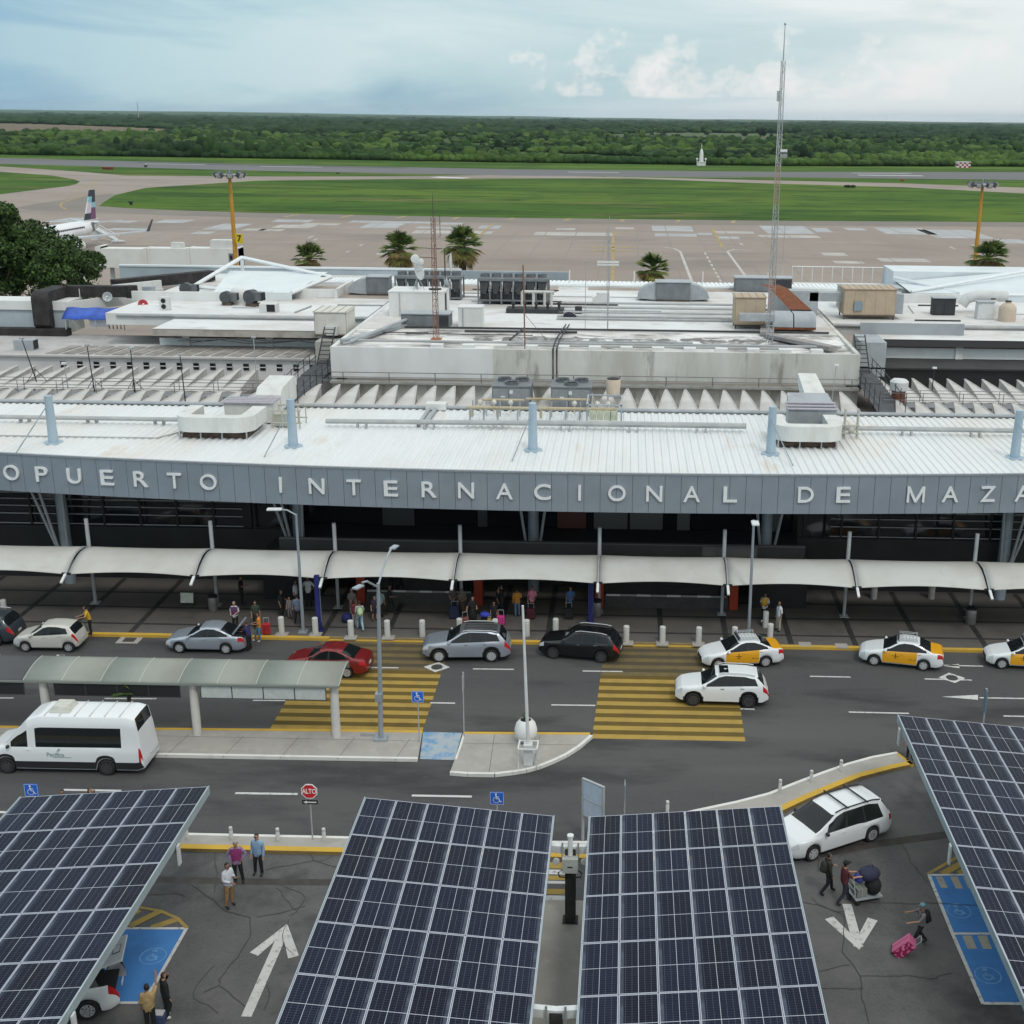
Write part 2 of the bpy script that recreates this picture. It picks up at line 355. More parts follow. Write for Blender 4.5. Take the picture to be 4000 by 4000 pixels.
# joints and stand markings
jm = MB()
for i in range(-16, 19): ribbon(jm, [(i*7.6+2,134),(i*7.6+2,372)], .22, .0085, 0)
for j in range(0, 26): ribbon(jm, [(-260,150+j*8.6),(190,150+j*8.6)], .16, .0085, 0)
def mark(ox, oy, pts, w, m_): ribbon(jm, gl(px(ox, oy, *pts)), w, .0125, m_)
mark(2000,350,[(1150,1190),(1225,1200),(1270,1222),(1360,1455)],.55,1)
mark(2000,350,[(1800,1458),(1625,1222),(1680,1205),(1815,1215)],.55,1)
mark(2000,350,[(1455,1225),(1620,1228)],.4,1)
for k in range(8):
    a = (1455+k*16,1230+k*29); b = (1455+k*16+9,1230+k*29+16); mark(2000,350,[a,b],.4,1)
mark(2000,350,[(0,1135),(600,1138),(1400,1155),(1900,1157)],.3,1)
mark(0,350,[(1932,1160),(3000,1105),(3800,1120)],.25,1)
mark(2000,350,[(603,1190),(925,1190)],1.5,2); mark(2000,350,[(603,1217),(925,1219)],1.2,2)
mark(2000,350,[(765,1080),(760,1460)],.55,2)
mark(2000,350,[(1510,1045),(1590,1190)],.6,2); mark(2000,350,[(790,1092),(850,1075),(940,1064)],.4,2)
mark(1000,350,[(1780,1020),(1620,1160)],.6,2)
mark(0,350,[(730,690),(700,712),(560,760)],.7,2); mark(0,350,[(640,800),(470,850),(455,880),(500,905)],.7,2)
for k in range(9):
    x = 330+k*415; a = G(*t1(1000,350,x,948+k*5+ (3 if k>4 else 0)))
    ribbon(jm, [(a.x-2.5,a.y-7),(a.x-1.2,a.y+4)], 1.1, .018, 2)
for ox, a, b in ((1000,(395,1122),(430,1105)),(1000,(430,1140),(465,1122)),(1000,(680,1228),(705,1218)),(1000,(785,1178),(805,1168)),(3000,(1370,1185),(1410,1202)),(3000,(1535,1172),(1575,1185)),(2000,(1720,1158),(1740,1172))):
    mark(ox,350,[a,b],.5,1)
struct(jm.build('apron_marking', [mat('joint_tar', (.235,.205,.18), .9), mat('apron_paint_white', (.46,.44,.42), .8, var=.15, scale=.5), mat('apron_paint_yellow', (.34,.25,.09), .8, var=.25, scale=.4)]))

# --- landside: road, plaza, islands, parking lot
sheet('road', [(-90,20),(70,20),(70,66),(-90,66)], 0, asphalt)
KY = 64.55
pz = MB(); pz.box(-75, 60, KY+.3, 80, -.2, .15); struct(pz.build('plaza', plaza_m))
def gx(x, y): return G(x, y, .15).x
cw1 = (gx(1283,2495), gx(1985,2505)); cw2 = (gx(2432,2510), gx(3012,2518))
kb = MB()
for a, b, full in ((-75,cw1[0],1),(cw1[0],cw1[1],0),(cw1[1],cw2[0],1),(cw2[0],cw2[1],0),(cw2[1],60,1)):
    if full: kb.box(a, b, KY, KY+.3, -.1, .154, 0)
    else: kb.box(a, b, KY+.16, KY+.3, -.1, .153, 1); kb.box(a, b, KY, KY+.158, -.1, .05, 0)
struct(kb.build('kerb', [kerb_yellow, mat_layers('kerb_ochre', (.22,.18,.10), [((.33,.24,.08),1,.45,.7,.8)])]))
bd = MB()
bandx = [G(*p, .15).x for p in (px(0,1700,(270,1270))+px(0,1700,(790,1220))+px(0,1700,(1160,1310))+px(1000,1700,(560,1400))+px(1000,1700,(1038,1400))+px(2000,1700,(-75,1400))+px(2000,1700,(300,1330))+px(2000,1700,(1118,1400))+px(2000,1700,(1600,1440))+px(3000,1700,(140,1460))+px(3000,1700,(575,1380))+px(3000,1700,(1020,1350))+px(3000,1700,(1480,1350)))]
bandx += [bandx[0]-4, bandx[0]-8, bandx[-1]+4, bandx[-1]+8]
for x in bandx: bd.box(x-.16, x+.16, KY+.32, 73.4, .1, .154)
for x, y in ((200,2308),(200,2365),(200,2430)):
    Y = G(x, y, .15).y; bd.box(-75, 60, Y-.1, Y+.1, .1, .157)
struct(bd.build('plaza_band', plaza_band_m))
# crosswalks: painted blocks of bright and dark stripes
def crosswalk(name, pl0, pr0, pl1, pr1, n):
    a = G(*pl0); b = G(*pr0); c = G(*pl1); d = G(*pr1)
    y0 = (a.y+b.y)/2; y1 = (c.y+d.y)/2; mb = MB(); k = 2*n+1
    for i in range(k):
        u0, u1 = i/k, (i+1)/k
        ya = y0+(y1-y0)*u0; yb = y0+(y1-y0)*u1
        xl = lambda u: a.x+(c.x-a.x)*u
        xr = lambda u: b.x+(d.x-b.x)*u
        fade = 2 if u0 > .62 else 0
        mb.poly([(xl(u0),ya,.0045),(xr(u0),ya,.0045),(xr(u1),yb,.0045),(xl(u1),yb,.0045)], (0 if i % 2 == 0 else 1)+fade)
    y_f = mat_layers('road_paint_yellow_worn', (.17,.125,.05), [((.10,.085,.055),1.2,.42,.72,.85), ((.08,.075,.065),3,.55,.75,.7)])
    b_f = mat_layers('road_paint_ochre_worn', (.085,.068,.038), [((.07,.062,.05),1.2,.42,.72,.8)])
    return struct(mb.build(name, [yellow_paint, brown_paint, y_f, b_f]))
crosswalk('crosswalk_marking', t1(1000,2400,100,872), t1(1000,2400,1258,875), t1(1000,2400,485,205), t1(1000,2400,1480,195), 12)
crosswalk('crosswalk_marking', t1(2000,2400,603,942), t1(2000,2400,1760,952), t1(2000,2400,700,232), t1(2000,2400,1650,245), 12)
# lane lines, arrows, diamonds
lm = MB()
def dash(ox, oy, a, b, w=.13): ribbon(lm, gl(px(ox, oy, a, b)), w, .0095)
for ox, a, b in ((0,(790,635),(1178,637)),(0,(1780,1350),(2242,1357)),(0,(-100,1490),(70,1495)),(0,(480,1325),(910,1332)),(0,(-400,630),(100,632)),
    (1000,(-20,650),(218,651)),(1000,(870,402),(1072,404)),(1000,(1318,668),(1500,671)),(1000,(1640,412),(1944,416)),(1000,(1180,1368),(1625,1376)),
    (2000,(535,428),(832,432)),(2000,(300,684),(626,688)),(2000,(1725,714),(1828,717)),
    (3000,(318,468),(620,474)),(3000,(1185,488),(1535,497)),(3000,(612,738),(1060,748)),(3000,(1600,630),(2100,639)),(3000,(1780,768),(2200,776)),(3000,(1330,385),(1620,392)),(0,(430,308),(480,310))):
    dash(ox, 2400, a, b, .16 if a[1] > 1200 else .13)
lm.poly([p+Vector((0,0,.0095)) for p in gl(px(3000,2400,(1310,622),(1585,646),(1585,608)))], 0)
lm.poly([p+Vector((0,0,.0095)) for p in gl(px(0,2400,(420,316),(490,314),(470,302)))], 0)
lm.poly([p+Vector((0,0,.0095)) for p in gl(px(3000,2400,(1325,390),(1445,408),(1440,374)))], 0)
for ox, cx_, cy_ in ((1000,1365,399),(3000,1388,480)):
    c = G(*t1(ox,2400,cx_,cy_)); a = G(*t1(ox,2400,cx_+100,cy_)).x - c.x
    lm.poly([(c.x-a,c.y,.013),(c.x,c.y-a*.92,.013),(c.x+a,c.y,.013),(c.x,c.y+a*.92,.013)], 0)
    lm.poly([(c.x+.44*a*math.cos(k*.3927),c.y+.5*a*math.sin(k*.3927),.017) for k in range(16)], 1)
c = G(*t1(0,2400,978,192)); lm.box(c.x-.62,c.x+.62,c.y-.5,c.y+.5,-.02,.008,2); lm.box(c.x-.33,c.x+.33,c.y-.3,c.y+.3,0,.012,1)
struct(lm.build('lane_marking', [white_paint, mat_layers('manhole_iron', (.05,.048,.046), [((.09,.085,.08),3,.45,.7,.7)]), concrete]))

# median islands
isl = MB()
back = gl([(-900,2835)] + px(0,2400,(0,856),(1240,872)) + px(1000,2400,(600,884),(1255,893)), .15)
front = gl([(-900,2925)] + px(0,2400,(0,1030),(1235,1046)) + px(1000,2400,(600,1068),(1222,1078)), .15)
isl.prism([(p.x,p.y) for p in front] + [(p.x,p.y) for p in reversed(back)], -.1, .15)
isl2f = px(2000,2400,(588,908),(500,985),(400,1048),(300,1095),(200,1135),(100,1162),(0,1178))+px(1000,2400,(1800,1193),(1600,1190),(1468,1180))
isl2l = px(1000,2400,(1500,1092),(1532,1000),(1562,902))
isl.prism([(p.x,p.y) for p in reversed(gl(isl2f+isl2l, .15))], -.1, .15)
struct(isl.build('median_island', concrete))
ik = MB()
def kerbline(pts, w, m_, z=.154, z0=-.12):
    pts = [Vector((p.x,p.y,0)) for p in pts]
    z_ = z
    for i, (a, b) in enumerate(zip(pts[:-1], pts[1:])):
        z = z_+.0012*(i%3)+(.0006 if m_ else 0)
        d = b-a; n = Vector((-d.y,d.x,0)).normalized()*w
        q = [a, b, b+n, a+n]
        ik.add([(p.x,p.y,z0) for p in q]+[(p.x,p.y,z) for p in q], [(4,5,6,7),(0,1,5,4),(2,3,7,6),(1,2,6,5),(3,0,4,7)], m_)
off = lambda L_, dy: [p+Vector((0,dy,0)) for p in L_]
kerbline(off(front,-.16), .16, 1); kerbline(off(back,.0), .22, 0)
kerbline(list(reversed(gl(isl2f,.15))), -.16, 1); kerbline(gl([isl2l[0],isl2l[1],isl2l[2]],.15), -.1, 1)
kerbline([G(*isl2l[2],.15), G(*isl2f[0],.15)], .22, 0)
joints = MB()
for k in range(16):
    x = -44+k*2.6
    if x < G(1640,2900).x: ribbon(joints, [(x,front[0].y+.05),(x+.35,back[0].y-.05)], .03, .1545)
ribbon(joints, [(-60,52.75),(G(1640,2890,.15).x,52.75)], .03, .1545)
for s_ in ((1800,905,1760,1190),): ribbon(joints, gl(px(1000,2400,(s_[0],s_[1]),(s_[2],s_[3])),.15), .03, .1545)
ribbon(joints, gl(px(2000,2400,(210,912),(160,1140)),.15), .03, .1545); ribbon(joints, gl(px(1000,2400,(1570,972),(2420,985)),.15), .03, .1545)
q = gl(px(1000,2400,(788,898),(915,898),(905,922),(786,920)),.15)
joints.poly([p+Vector((0,0,.004)) for p in reversed(q)], 1)
struct(joints.build('pavement_joint', [mat('joint_dark', (.16,.15,.14), .9), mat('cover_grey', (.22,.215,.21), .8, var=.2, scale=3)]))
q = gl(px(1000,2400,(1236,1084),(1500,1092),(1556,905),(1262,898)), .06)
rp = MB(); rp.add([(q[0].x,q[0].y,.012),(q[1].x,q[1].y,.012),(q[2].x,q[2].y,.14),(q[3].x,q[3].y,.14)], [(0,1,2,3)]); struct(rp.build('kerb_ramp', blue_worn))
# parking lot with its kerb strip
lot_front = px(2000,2400,(1250,1502),(1400,1468),(1700,1405),(1932,1345))+px(3000,2400,(200,1265),(400,1190),(600,1120),(780,1070),(970,1036))
lot_back = px(3000,2400,(1100,1128),(930,1165),(700,1225),(500,1305),(300,1390),(100,1485))
lf = gl(lot_front,.15); lb = gl(lot_back,.15)
lot_poly = [(-90,20),(60,20),(60,47),(20,47.4)] + [(p.x,p.y) for p in lb] + [(4.4,43.6),(-90,43.6)]
sheet('parking_lot', lot_poly, .0045, lot_asphalt)
ks = MB()
F0 = [(-70,44.65),(-2.5,44.5),(.8,44.62)] + [(p.x,p.y) for p in lf]
B0 = [(p.x,p.y) for p in lb] + [(4.6,43.45),(2,43.25),(-2.5,43.35),(-70,43.55)]
ks.prism(list(reversed(F0+B0)), -.1, .15); struct(ks.build('kerb_strip', concrete))
V2 = lambda L_: [Vector((p[0],p[1],0)) for p in L_]
kerbline(V2(F0), -.16, 1); kerbline(V2(B0), -.32, 0)
kerbline([Vector((*F0[-1],0)),Vector((*B0[0],0))], -.16, 0)
struct(ik.build('island_kerb', [kerb_yellow, kerb_white]))
lk = MB()
_lc = [0]
def lmark(ox, oy, pts, w, m_=0, z=.0125): _lc[0] += 1; ribbon(lk, gl(px(ox, oy, *pts)), w, z+.0021*(_lc[0]%6), m_)
def arrow(tip, base, w1, w2):
    tip, base, w1, w2 = (Vector(G(*p)) for p in (tip, base, w1, w2))
    d = (tip-base).normalized(); e = base + (tip-base)*.93; n = Vector((-d.y,d.x,0))
    lk.poly([base-n*.17+Vector((0,0,.0125)), e-n*.17+Vector((0,0,.0125)), e+n*.17+Vector((0,0,.0125)), base+n*.17+Vector((0,0,.0125))])
    for w in (w1, w2):
        g = (w-tip); s_ = g.normalized(); nn = Vector((-s_.y,s_.x,0))*.22; up = Vector((0,0,.0165 if w is w1 else .0205))
        if (nn.dot(d)) > 0: nn = -nn
        q = [tip+up, w+up, w+nn*1.7+up, tip-d*.62+up]
        nrm = (q[1]-q[0]).cross(q[2]-q[0])
        lk.poly(q if nrm.z > 0 else list(reversed(q)))
arrow((1122,3610),(962,3972),(976,3722),(1168,3735))
arrow((3357,3712),(3308,3532),(3222,3592),(3428,3598))
struct(lk.build('lot_arrow_marking', white_paint)); lk = MB()
q = gl(px(0,3200,(560,833),(1408,832),(1172,1245),(1075,1392),(240,1392))); lk.poly([p+Vector((0,0,.009)) for p in reversed(q)], 1)
lmark(0,3200,[(560,825),(1410,826)],.12,0); lmark(0,3200,[(1408,826),(1172,1242),(1070,1390)],.12,0); lmark(0,3200,[(300,1388),(1072,1388)],.12,0)
c = G(*t1(0,3200,1155,1035)); R_ = .46
def ring(c, r, w, m_):
    n = 28; o_ = [(c.x+r*math.cos(2*math.pi*k/n), c.y+r*math.sin(2*math.pi*k/n), .0125) for k in range(n+1)]; i_ = [(c.x+(r-w)*math.cos(2*math.pi*k/n), c.y+(r-w)*math.sin(2*math.pi*k/n), .0125) for k in range(n+1)]
    lk.strip(o_, i_, m_)
def wheelchair_mark(c, s, m_):
    P_ = lambda x, y: (c.x+x*s, c.y+y*s)
    ribbon(lk, [P_(-.1,.5),P_(-.1,0),P_(.25,0),P_(.4,-.45)], .09, .0135, m_)
    pts = [P_(-.05+.36*math.cos(k), -.2+.36*math.sin(k)) for k in np.linspace(1.9,6.2,12)]; ribbon(lk, pts, .08, .0145, m_)
    lk.poly([(c.x+s*(-.1)+.1*math.cos(k*.7854), c.y+s*.66+.1*math.sin(k*.7854), .0135) for k in range(8)], m_)
ring(c, R_, .05, 3); wheelchair_mark(c, .42, 3)
# yellow hatch beside the left bays
lmark(0,3200,[(1410,822),(1340,752),(1210,695),(1045,668),(900,690)],.14,2); lmark(0,3200,[(985,808),(1205,700)],.3,2); lmark(0,3200,[(1150,818),(1340,755)],.3,2); lmark(0,3200,[(800,815),(1045,690)],.3,2)
# right-hand blue bays
q = gl(px(3000,3200,(1215,428),(1390,862),(1625,1395),(2500,1405),(2050,862),(1750,425))); lk.poly([p+Vector((0,0,.009)) for p in q], 1)
lmark(3000,3200,[(1215,424),(1390,860),(1622,1395)],.13,0); lmark(3000,3200,[(1622,1392),(2500,1402)],.13,0); lmark(3000,3200,[(1390,866),(2050,868)],.12,0); lmark(3000,3200,[(1215,424),(1750,422)],.12,0)
for x0, x1, y0, y1 in ((1265,1315,435,520),(1375,1430,435,525),(1470,1520,435,525),(1575,1620,435,525),(1465,1535,880,980),(1580,1650,880,982),(1700,1760,880,982)):
    q = gl(px(3000,3200,(x0,y0),(x0+42,y1),(x1+42,y1),(x1,y0))); lk.poly([p+Vector((0,0,.0125)) for p in q], 4)
for a in ((1440,693),(1660,1180)):
    c = G(*t1(3000,3200,*a)); ring(c, .46, .05, 3); wheelchair_mark(c, .42, 3)
lmark(3000,3200,[(1205,415),(1420,293),(1600,240)],.14,2); lmark(3000,3200,[(1320,412),(1470,330)],.3,2); lmark(3000,3200,[(1450,410),(1600,320)],.3,2)
# hatching and walkway under the carport gap
for y0, y1, mm in ((325,375,2),(380,420,0),(425,462,2),(465,490,0),(525,570,2),(575,630,0)):
    a = G(*t1(2000,3200,240,y0)); b = G(*t1(2000,3200,430,y1)); lk.poly([(-5.2,b.y,.0085),(-1.75,b.y,.0085),(-1.75,a.y,.0085),(-5.2,a.y,.0085)], mm)
struct(lk.build('parking_bay_marking', [white_paint, blue_paint, mat_layers('hatch_yellow', (.36,.25,.06), [((.2,.16,.08),1.5,.45,.72,.8)]), mat('paint_pale_blue', (.11,.27,.52), .8, var=.2, scale=3), mat_layers('paint_cream_worn', (.36,.34,.27), [((.12,.16,.22),2.5,.5,.7,.8)])]))
a = G(*t1(2000,3200,240,632)); wk = MB(); wk.box(-3.3, -.35, 22, a.y, -.1, .14, 0)
wk.box(-3.42, -3.303, 22, a.y, -.1, .145, 1); struct(wk.build('carport_walkway', [concrete, kerb_yellow]))
# cracks and tar bands in the lot
ck = MB()
CR = [(3000,[(570,720),(575,860),(570,1010),(620,1090),(700,1180),(715,1350),(740,1450),(760,1540)]),(3000,[(620,1100),(500,1125),(390,1150)]),(3000,[(700,1180),(960,1190),(1040,1180),(1240,1210),(1290,1185),(1390,1165)]),(3000,[(270,625),(400,650),(480,690),(560,715)]),(3000,[(700,625),(900,638),(1130,642),(1290,635),(1590,655)]),(3000,[(1010,180),(1080,330),(1140,400),(1200,480)]),(3000,[(375,270),(380,400)]),(3000,[(400,1285),(720,1280)]),
 (0,[(1640,225),(1620,330),(1645,440),(1620,560)]),(0,[(1890,740),(1880,900),(1830,1000),(1700,1160),(1660,1220),(1650,1260),(1540,1310)]),(0,[(1660,1265),(1760,1350),(1850,1420)]),(0,[(1450,500),(1560,580),(1700,700),(1890,745)]),(0,[(1120,575),(1300,560),(1400,585)]),
 (1000,[(75,380),(250,350),(440,318),(610,365)]),(1000,[(380,230),(440,318)]),(1000,[(0,740),(180,715),(370,660)]),(1000,[(90,1250),(110,1330),(60,1440)])]
for ox, P_ in CR:
    Q = gl(px(ox,3200,*P_)); fine = []
    for a, b in zip(Q[:-1], Q[1:]):
        n = max(2, int((b-a).length/.35))
        for k in range(n): fine.append(a.lerp(b, k/n)+Vector((rng.uniform(-.05,.05), rng.uniform(-.05,.05), 0)))
    fine.append(Q[-1]); ribbon(ck, fine, .028, .0245)
for k in range(9):
    x, y = rng.choice([(rng.uniform(-14.5,-9.6), rng.uniform(31,43)), (rng.uniform(6,12), rng.uniform(29,43))]); a = rng.uniform(0,6.3); fine = []
    for j in range(rng.randint(5,11)): fine.append((x,y)); a += rng.uniform(-.6,.6); x += .3*math.cos(a); y += .3*math.sin(a)
    ribbon(ck, fine, .022, .0235)
ribbon(ck, gl(px(0,3200,(1150,455),(1932,472),(2520,478))), .42, .0065, 1)
ribbon(ck, gl(px(3000,3200,(390,262),(800,190),(1345,118))), .5, .0065, 1)
struct(ck.build('pavement_crack', [mat('crack_dark', (.048,.047,.047), .9), mat_layers('tar_band', (.055,.05,.045), [((.08,.075,.07),2,.45,.7,.8)])]))
# ------------------------------------------------------------------ terminal building
white_wall = mat_layers('white_wall', (.68,.69,.68), [((.54,.54,.51),.35,.42,.72,.8,(1,1,.35)), ((.40,.39,.35),1.2,.60,.80,.6,(1,1,.3)), ((.74,.75,.74),.2,.5,.7,.5)])
old_wall = mat_layers('stained_wall', (.60,.60,.56), [((.44,.44,.39),.35,.40,.64,.9,(1,1,.25)), ((.20,.19,.16),1.1,.55,.70,.75,(1,1,.22)), ((.70,.71,.69),.5,.55,.75,.6,(1,1,.5))])
roof_white = mat_layers('roof_membrane', (.66,.665,.66), [((.50,.47,.43),.16,.45,.66,.85,(.5,1,1)), ((.30,.28,.26),.5,.56,.74,.7,(.6,1,1)), ((.42,.36,.30),.09,.55,.72,.6), ((.73,.74,.74),.3,.5,.7,.6)])
roof_stained = mat_layers('roof_membrane_stained', (.74,.73,.71), [((.44,.42,.39),.25,.42,.62,.9), ((.10,.095,.09),.6,.50,.66,.9,(.5,1.3,1)), ((.80,.80,.79),.4,.52,.7,.7)])
sheet_roof = mat_layers('corrugated_sheet', (.68,.70,.70), [((.62,.59,.54),.12,.46,.70,.8,(1,.5,1)), ((.55,.40,.27),.17,.585,.72,.8,(1.6,.45,1)), ((.56,.60,.62),.7,.5,.75,.5,(2,.3,1))], rough=.5, spec=.4)
fasc_m = mat('fascia_panel', (.285,.325,.375), .5, .35, var=.06, scale=.5)
fasc_dark = mat('fascia_joint', (.05,.055,.06), .7)
letter_m = mat('letter_metal', (.74,.76,.77), .5, .0, var=.06, scale=2)
col_blue = mat_layers('column_paint', (.36,.45,.52), [((.28,.38,.46),1.0,.45,.7,.7,(1,1,.3)), ((.42,.50,.55),2,.6,.8,.5)], rough=.5)
col_grey = mat('column_grey', (.27,.32,.355), .5, .2, var=.12, scale=1.5)
fin_m = mat_layers('concrete_fin', (.54,.525,.505), [((.42,.40,.375),.6,.42,.70,.8), ((.36,.33,.31),1.6,.60,.80,.5,(1,1,.4))])
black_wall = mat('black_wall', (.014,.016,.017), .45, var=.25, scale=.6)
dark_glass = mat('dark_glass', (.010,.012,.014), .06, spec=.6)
rail_m = mat('rail_steel', (.16,.165,.17), .5, .4, var=.2, scale=2)
dark_rail = mat('dark_rail', (.035,.037,.04), .6, .3, var=.2, scale=3)
orange_m = mat('red_orange_cladding', (.36,.045,.018), .5, var=.12, scale=1)
grey_roof = mat_layers('grey_roof', (.44,.43,.42), [((.30,.285,.27),.3,.42,.7,.85), ((.58,.57,.55),.7,.5,.75,.6)])
gravel_roof = mat_layers('gravel_gutter', (.36,.30,.26), [((.24,.20,.17),.5,.45,.7,.8), ((.46,.42,.38),1.2,.55,.8,.6)])
bluegrey = mat('bluegrey_parapet', (.36,.42,.46), .7, var=.08, scale=.4)
pipe_m = mat_layers('pipe_grey', (.36,.37,.37), [((.52,.52,.50),.8,.45,.7,.6), ((.30,.24,.16),1.3,.62,.8,.5)])
ac_grey = mat('unit_grey_paint', (.165,.178,.19), .6, .1, var=.15, scale=1.2)
ac_dark = mat('unit_dark', (.03,.032,.035), .7, var=.2, scale=3)
tan_m = mat_layers('unit_tan_paint', (.46,.37,.27), [((.38,.30,.22),.8,.45,.7,.8), ((.30,.21,.14),2,.62,.8,.6,(1,1,.3))])
rust_m = mat_layers('rusted_duct', (.18,.060,.026), [((.10,.035,.02),1.5,.45,.7,.8), ((.34,.13,.05),3,.55,.75,.7)])
galv = mat_layers('galvanised_duct', (.36,.39,.41), [((.26,.28,.30),.7,.42,.7,.8), ((.50,.52,.53),1.5,.55,.75,.6)], rough=.5)
black_duct = mat_layers('black_duct', (.030,.027,.028), [((.06,.055,.055),1.2,.45,.7,.8)])
blue_tarp = mat('blue_tarp', (.035,.10,.46), .55, var=.25, scale=1.2)
cream_box = mat_layers('cream_metal', (.60,.59,.54), [((.45,.43,.38),1.1,.5,.75,.7), ((.34,.27,.2),2.5,.66,.82,.5)])

ZR = 9.0
def fy(x): return 67.68 + .00203*(x+2.5)**2
TB = thing('terminal_building', 'long white airport terminal with a curved grey lettered fascia over the drop-off road', 'airport terminal', (-5,70,0))
def part(mb, name, mats, **k): return mb.build(name, mats, TB, world=True, **k)
# front roof of ribbed sheet
b = MB(); x = -62.0; P = .46
while x < 56:
    prof = [(0,0),(.17,0),(.23,.06),(.38,.06),(.44,0)]
    for (a,za),(c,zc) in zip(prof, prof[1:]+[(P,0)]):
        b.poly([(x+a,fy(x+a)+.03,ZR+za),(x+c,fy(x+c)+.03,ZR+zc),(x+c,83.0,ZR+zc),(x+a,83.0,ZR+za)])
    x += P
part(b, 'front_roof', sheet_roof)
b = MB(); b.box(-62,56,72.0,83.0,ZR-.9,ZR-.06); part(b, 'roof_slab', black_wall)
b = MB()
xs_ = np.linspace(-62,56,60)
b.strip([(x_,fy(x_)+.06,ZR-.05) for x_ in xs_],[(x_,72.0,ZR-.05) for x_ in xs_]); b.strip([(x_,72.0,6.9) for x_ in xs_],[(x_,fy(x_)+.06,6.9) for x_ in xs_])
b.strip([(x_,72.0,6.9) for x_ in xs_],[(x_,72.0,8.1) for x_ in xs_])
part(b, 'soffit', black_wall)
# fascia panels with open joints
b = MB(); x = -62.0; pw = .905
while x < 56:
    x2 = x+pw-.022; a0, a1 = fy(x), fy(x2); xl = x2+.022
    b.add([(x,a0,6.78),(x2,a1,6.78),(x2,a1,9.08),(x,a0,9.08),(x,a0+.06,6.78),(x2,a1+.06,6.78),(x2,a1+.06,9.08),(x,a0+.06,9.08)], [(0,1,2,3),(3,2,6,7),(0,3,7,4),(1,5,6,2),(4,5,1,0)], 0)
    b.poly([(x2,fy(x2)+.03,6.78),(xl,fy(xl)+.03,6.78),(xl,fy(xl)+.03,9.06),(x2,fy(x2)+.03,9.06)], 1)
    x = xl
part(b, 'fascia', [fasc_m, fasc_dark])
b = MB(); b.strip([(x_,fy(x_)-.04,9.084) for x_ in xs_],[(x_,fy(x_)+.14,9.084) for x_ in xs_]); b.strip([(x_,fy(x_)-.04,8.98) for x_ in xs_],[(x_,fy(x_)-.04,9.084) for x_ in xs_])
part(b, 'roof_edge_trim', mat('edge_trim', (.30,.33,.36), .5, .3, var=.08))
# raised letters
letters = [('A',-412),('E',-276),('R',-142),('O',-8),('P',121),('U',256),('E',393),('R',531),('T',669),('O',806),
 ('I',1095),('N',1238),('T',1385),('E',1530),('R',1679),('N',1824),('A',1973),('C',2121),('I',2265),('O',2410),('N',2555),('A',2701),('L',2851),
 ('D',3147),('E',3295),('M',3583),('A',3721),('Z',3872),('A',4016),('T',4160),('L',4300),('A',4445),('N',4590)]
_glyph = {}
def glyph(ch):
    if ch in _glyph: return _glyph[ch]
    if ch == 'M':
        w, h, t_ = .5, .45, .125; out = [(-w,-h),(-w,h),(-w+t_*1.25,h),(0,-h+t_*1.5),(w-t_*1.25,h),(w,h),(w,-h),(w-t_,-h),(w-t_,h-t_*2.3),(t_*.5,-h),(-t_*.5,-h),(-w+t_,h-t_*2.3),(-w+t_,-h)]; k = len(out)
        bb = MB(); bb.add([(p[0],-.055,p[1]) for p in out]+[(p[0],.055,p[1]) for p in out], [tuple(range(k)), tuple(range(2*k-1,k-1,-1))]+[(i,k+i,k+(i+1)%k,(i+1)%k) for i in range(k)])
        o = bb.build('letter', letter_m); me = o.data; bpy.data.objects.remove(o); _glyph[ch] = me; return me
    cu = bpy.data.curves.new('letter', 'FONT'); cu.body = ch; cu.align_x = 'CENTER'; cu.size = 1.0; cu.extrude = .055; cu.offset = .007
    o = bpy.data.objects.new('letter', cu); COL.objects.link(o); bpy.context.view_layer.update()
    me = bpy.data.meshes.new_from_object(o.evaluated_get(bpy.context.evaluated_depsgraph_get()))
    bpy.data.objects.remove(o); me.name = 'letter'
    co = np.empty(len(me.vertices)*3); me.vertices.foreach_get('co', co); co = co.reshape(-1,3)
    lo, hi = co.min(0), co.max(0); h = hi[1]-lo[1]
    wid = {'I':.17,'M':1.12,'O':1.08,'N':1.0,'A':1.06,'C':1.04,'L':.86,'E':.88,'T':.92,'R':.92,'P':.84,'D':.98,'U':.95,'Z':.95}[ch]*.9
    co[:,1] = (co[:,1]-(lo[1]+hi[1])/2)/h*.9; co[:,0] = (co[:,0]-(lo[0]+hi[0])/2)/(hi[0]-lo[0])*wid
    out = np.stack([co[:,0], -co[:,2], co[:,1]], -1)
    me.vertices.foreach_set('co', out.ravel()); me.materials.clear(); me.materials.append(letter_m); me.update()
    _glyph[ch] = me; return me
for ch, pxx in letters:
    X = AT(pxx, 1930, 68.0).x
    o = link(glyph(ch), 'letter', TB); o.location = Vector((X, fy(X)-.075, 7.93)) - TB.location
    o.rotation_euler = (0,0,math.atan(2*.00203*(X+2.5)))
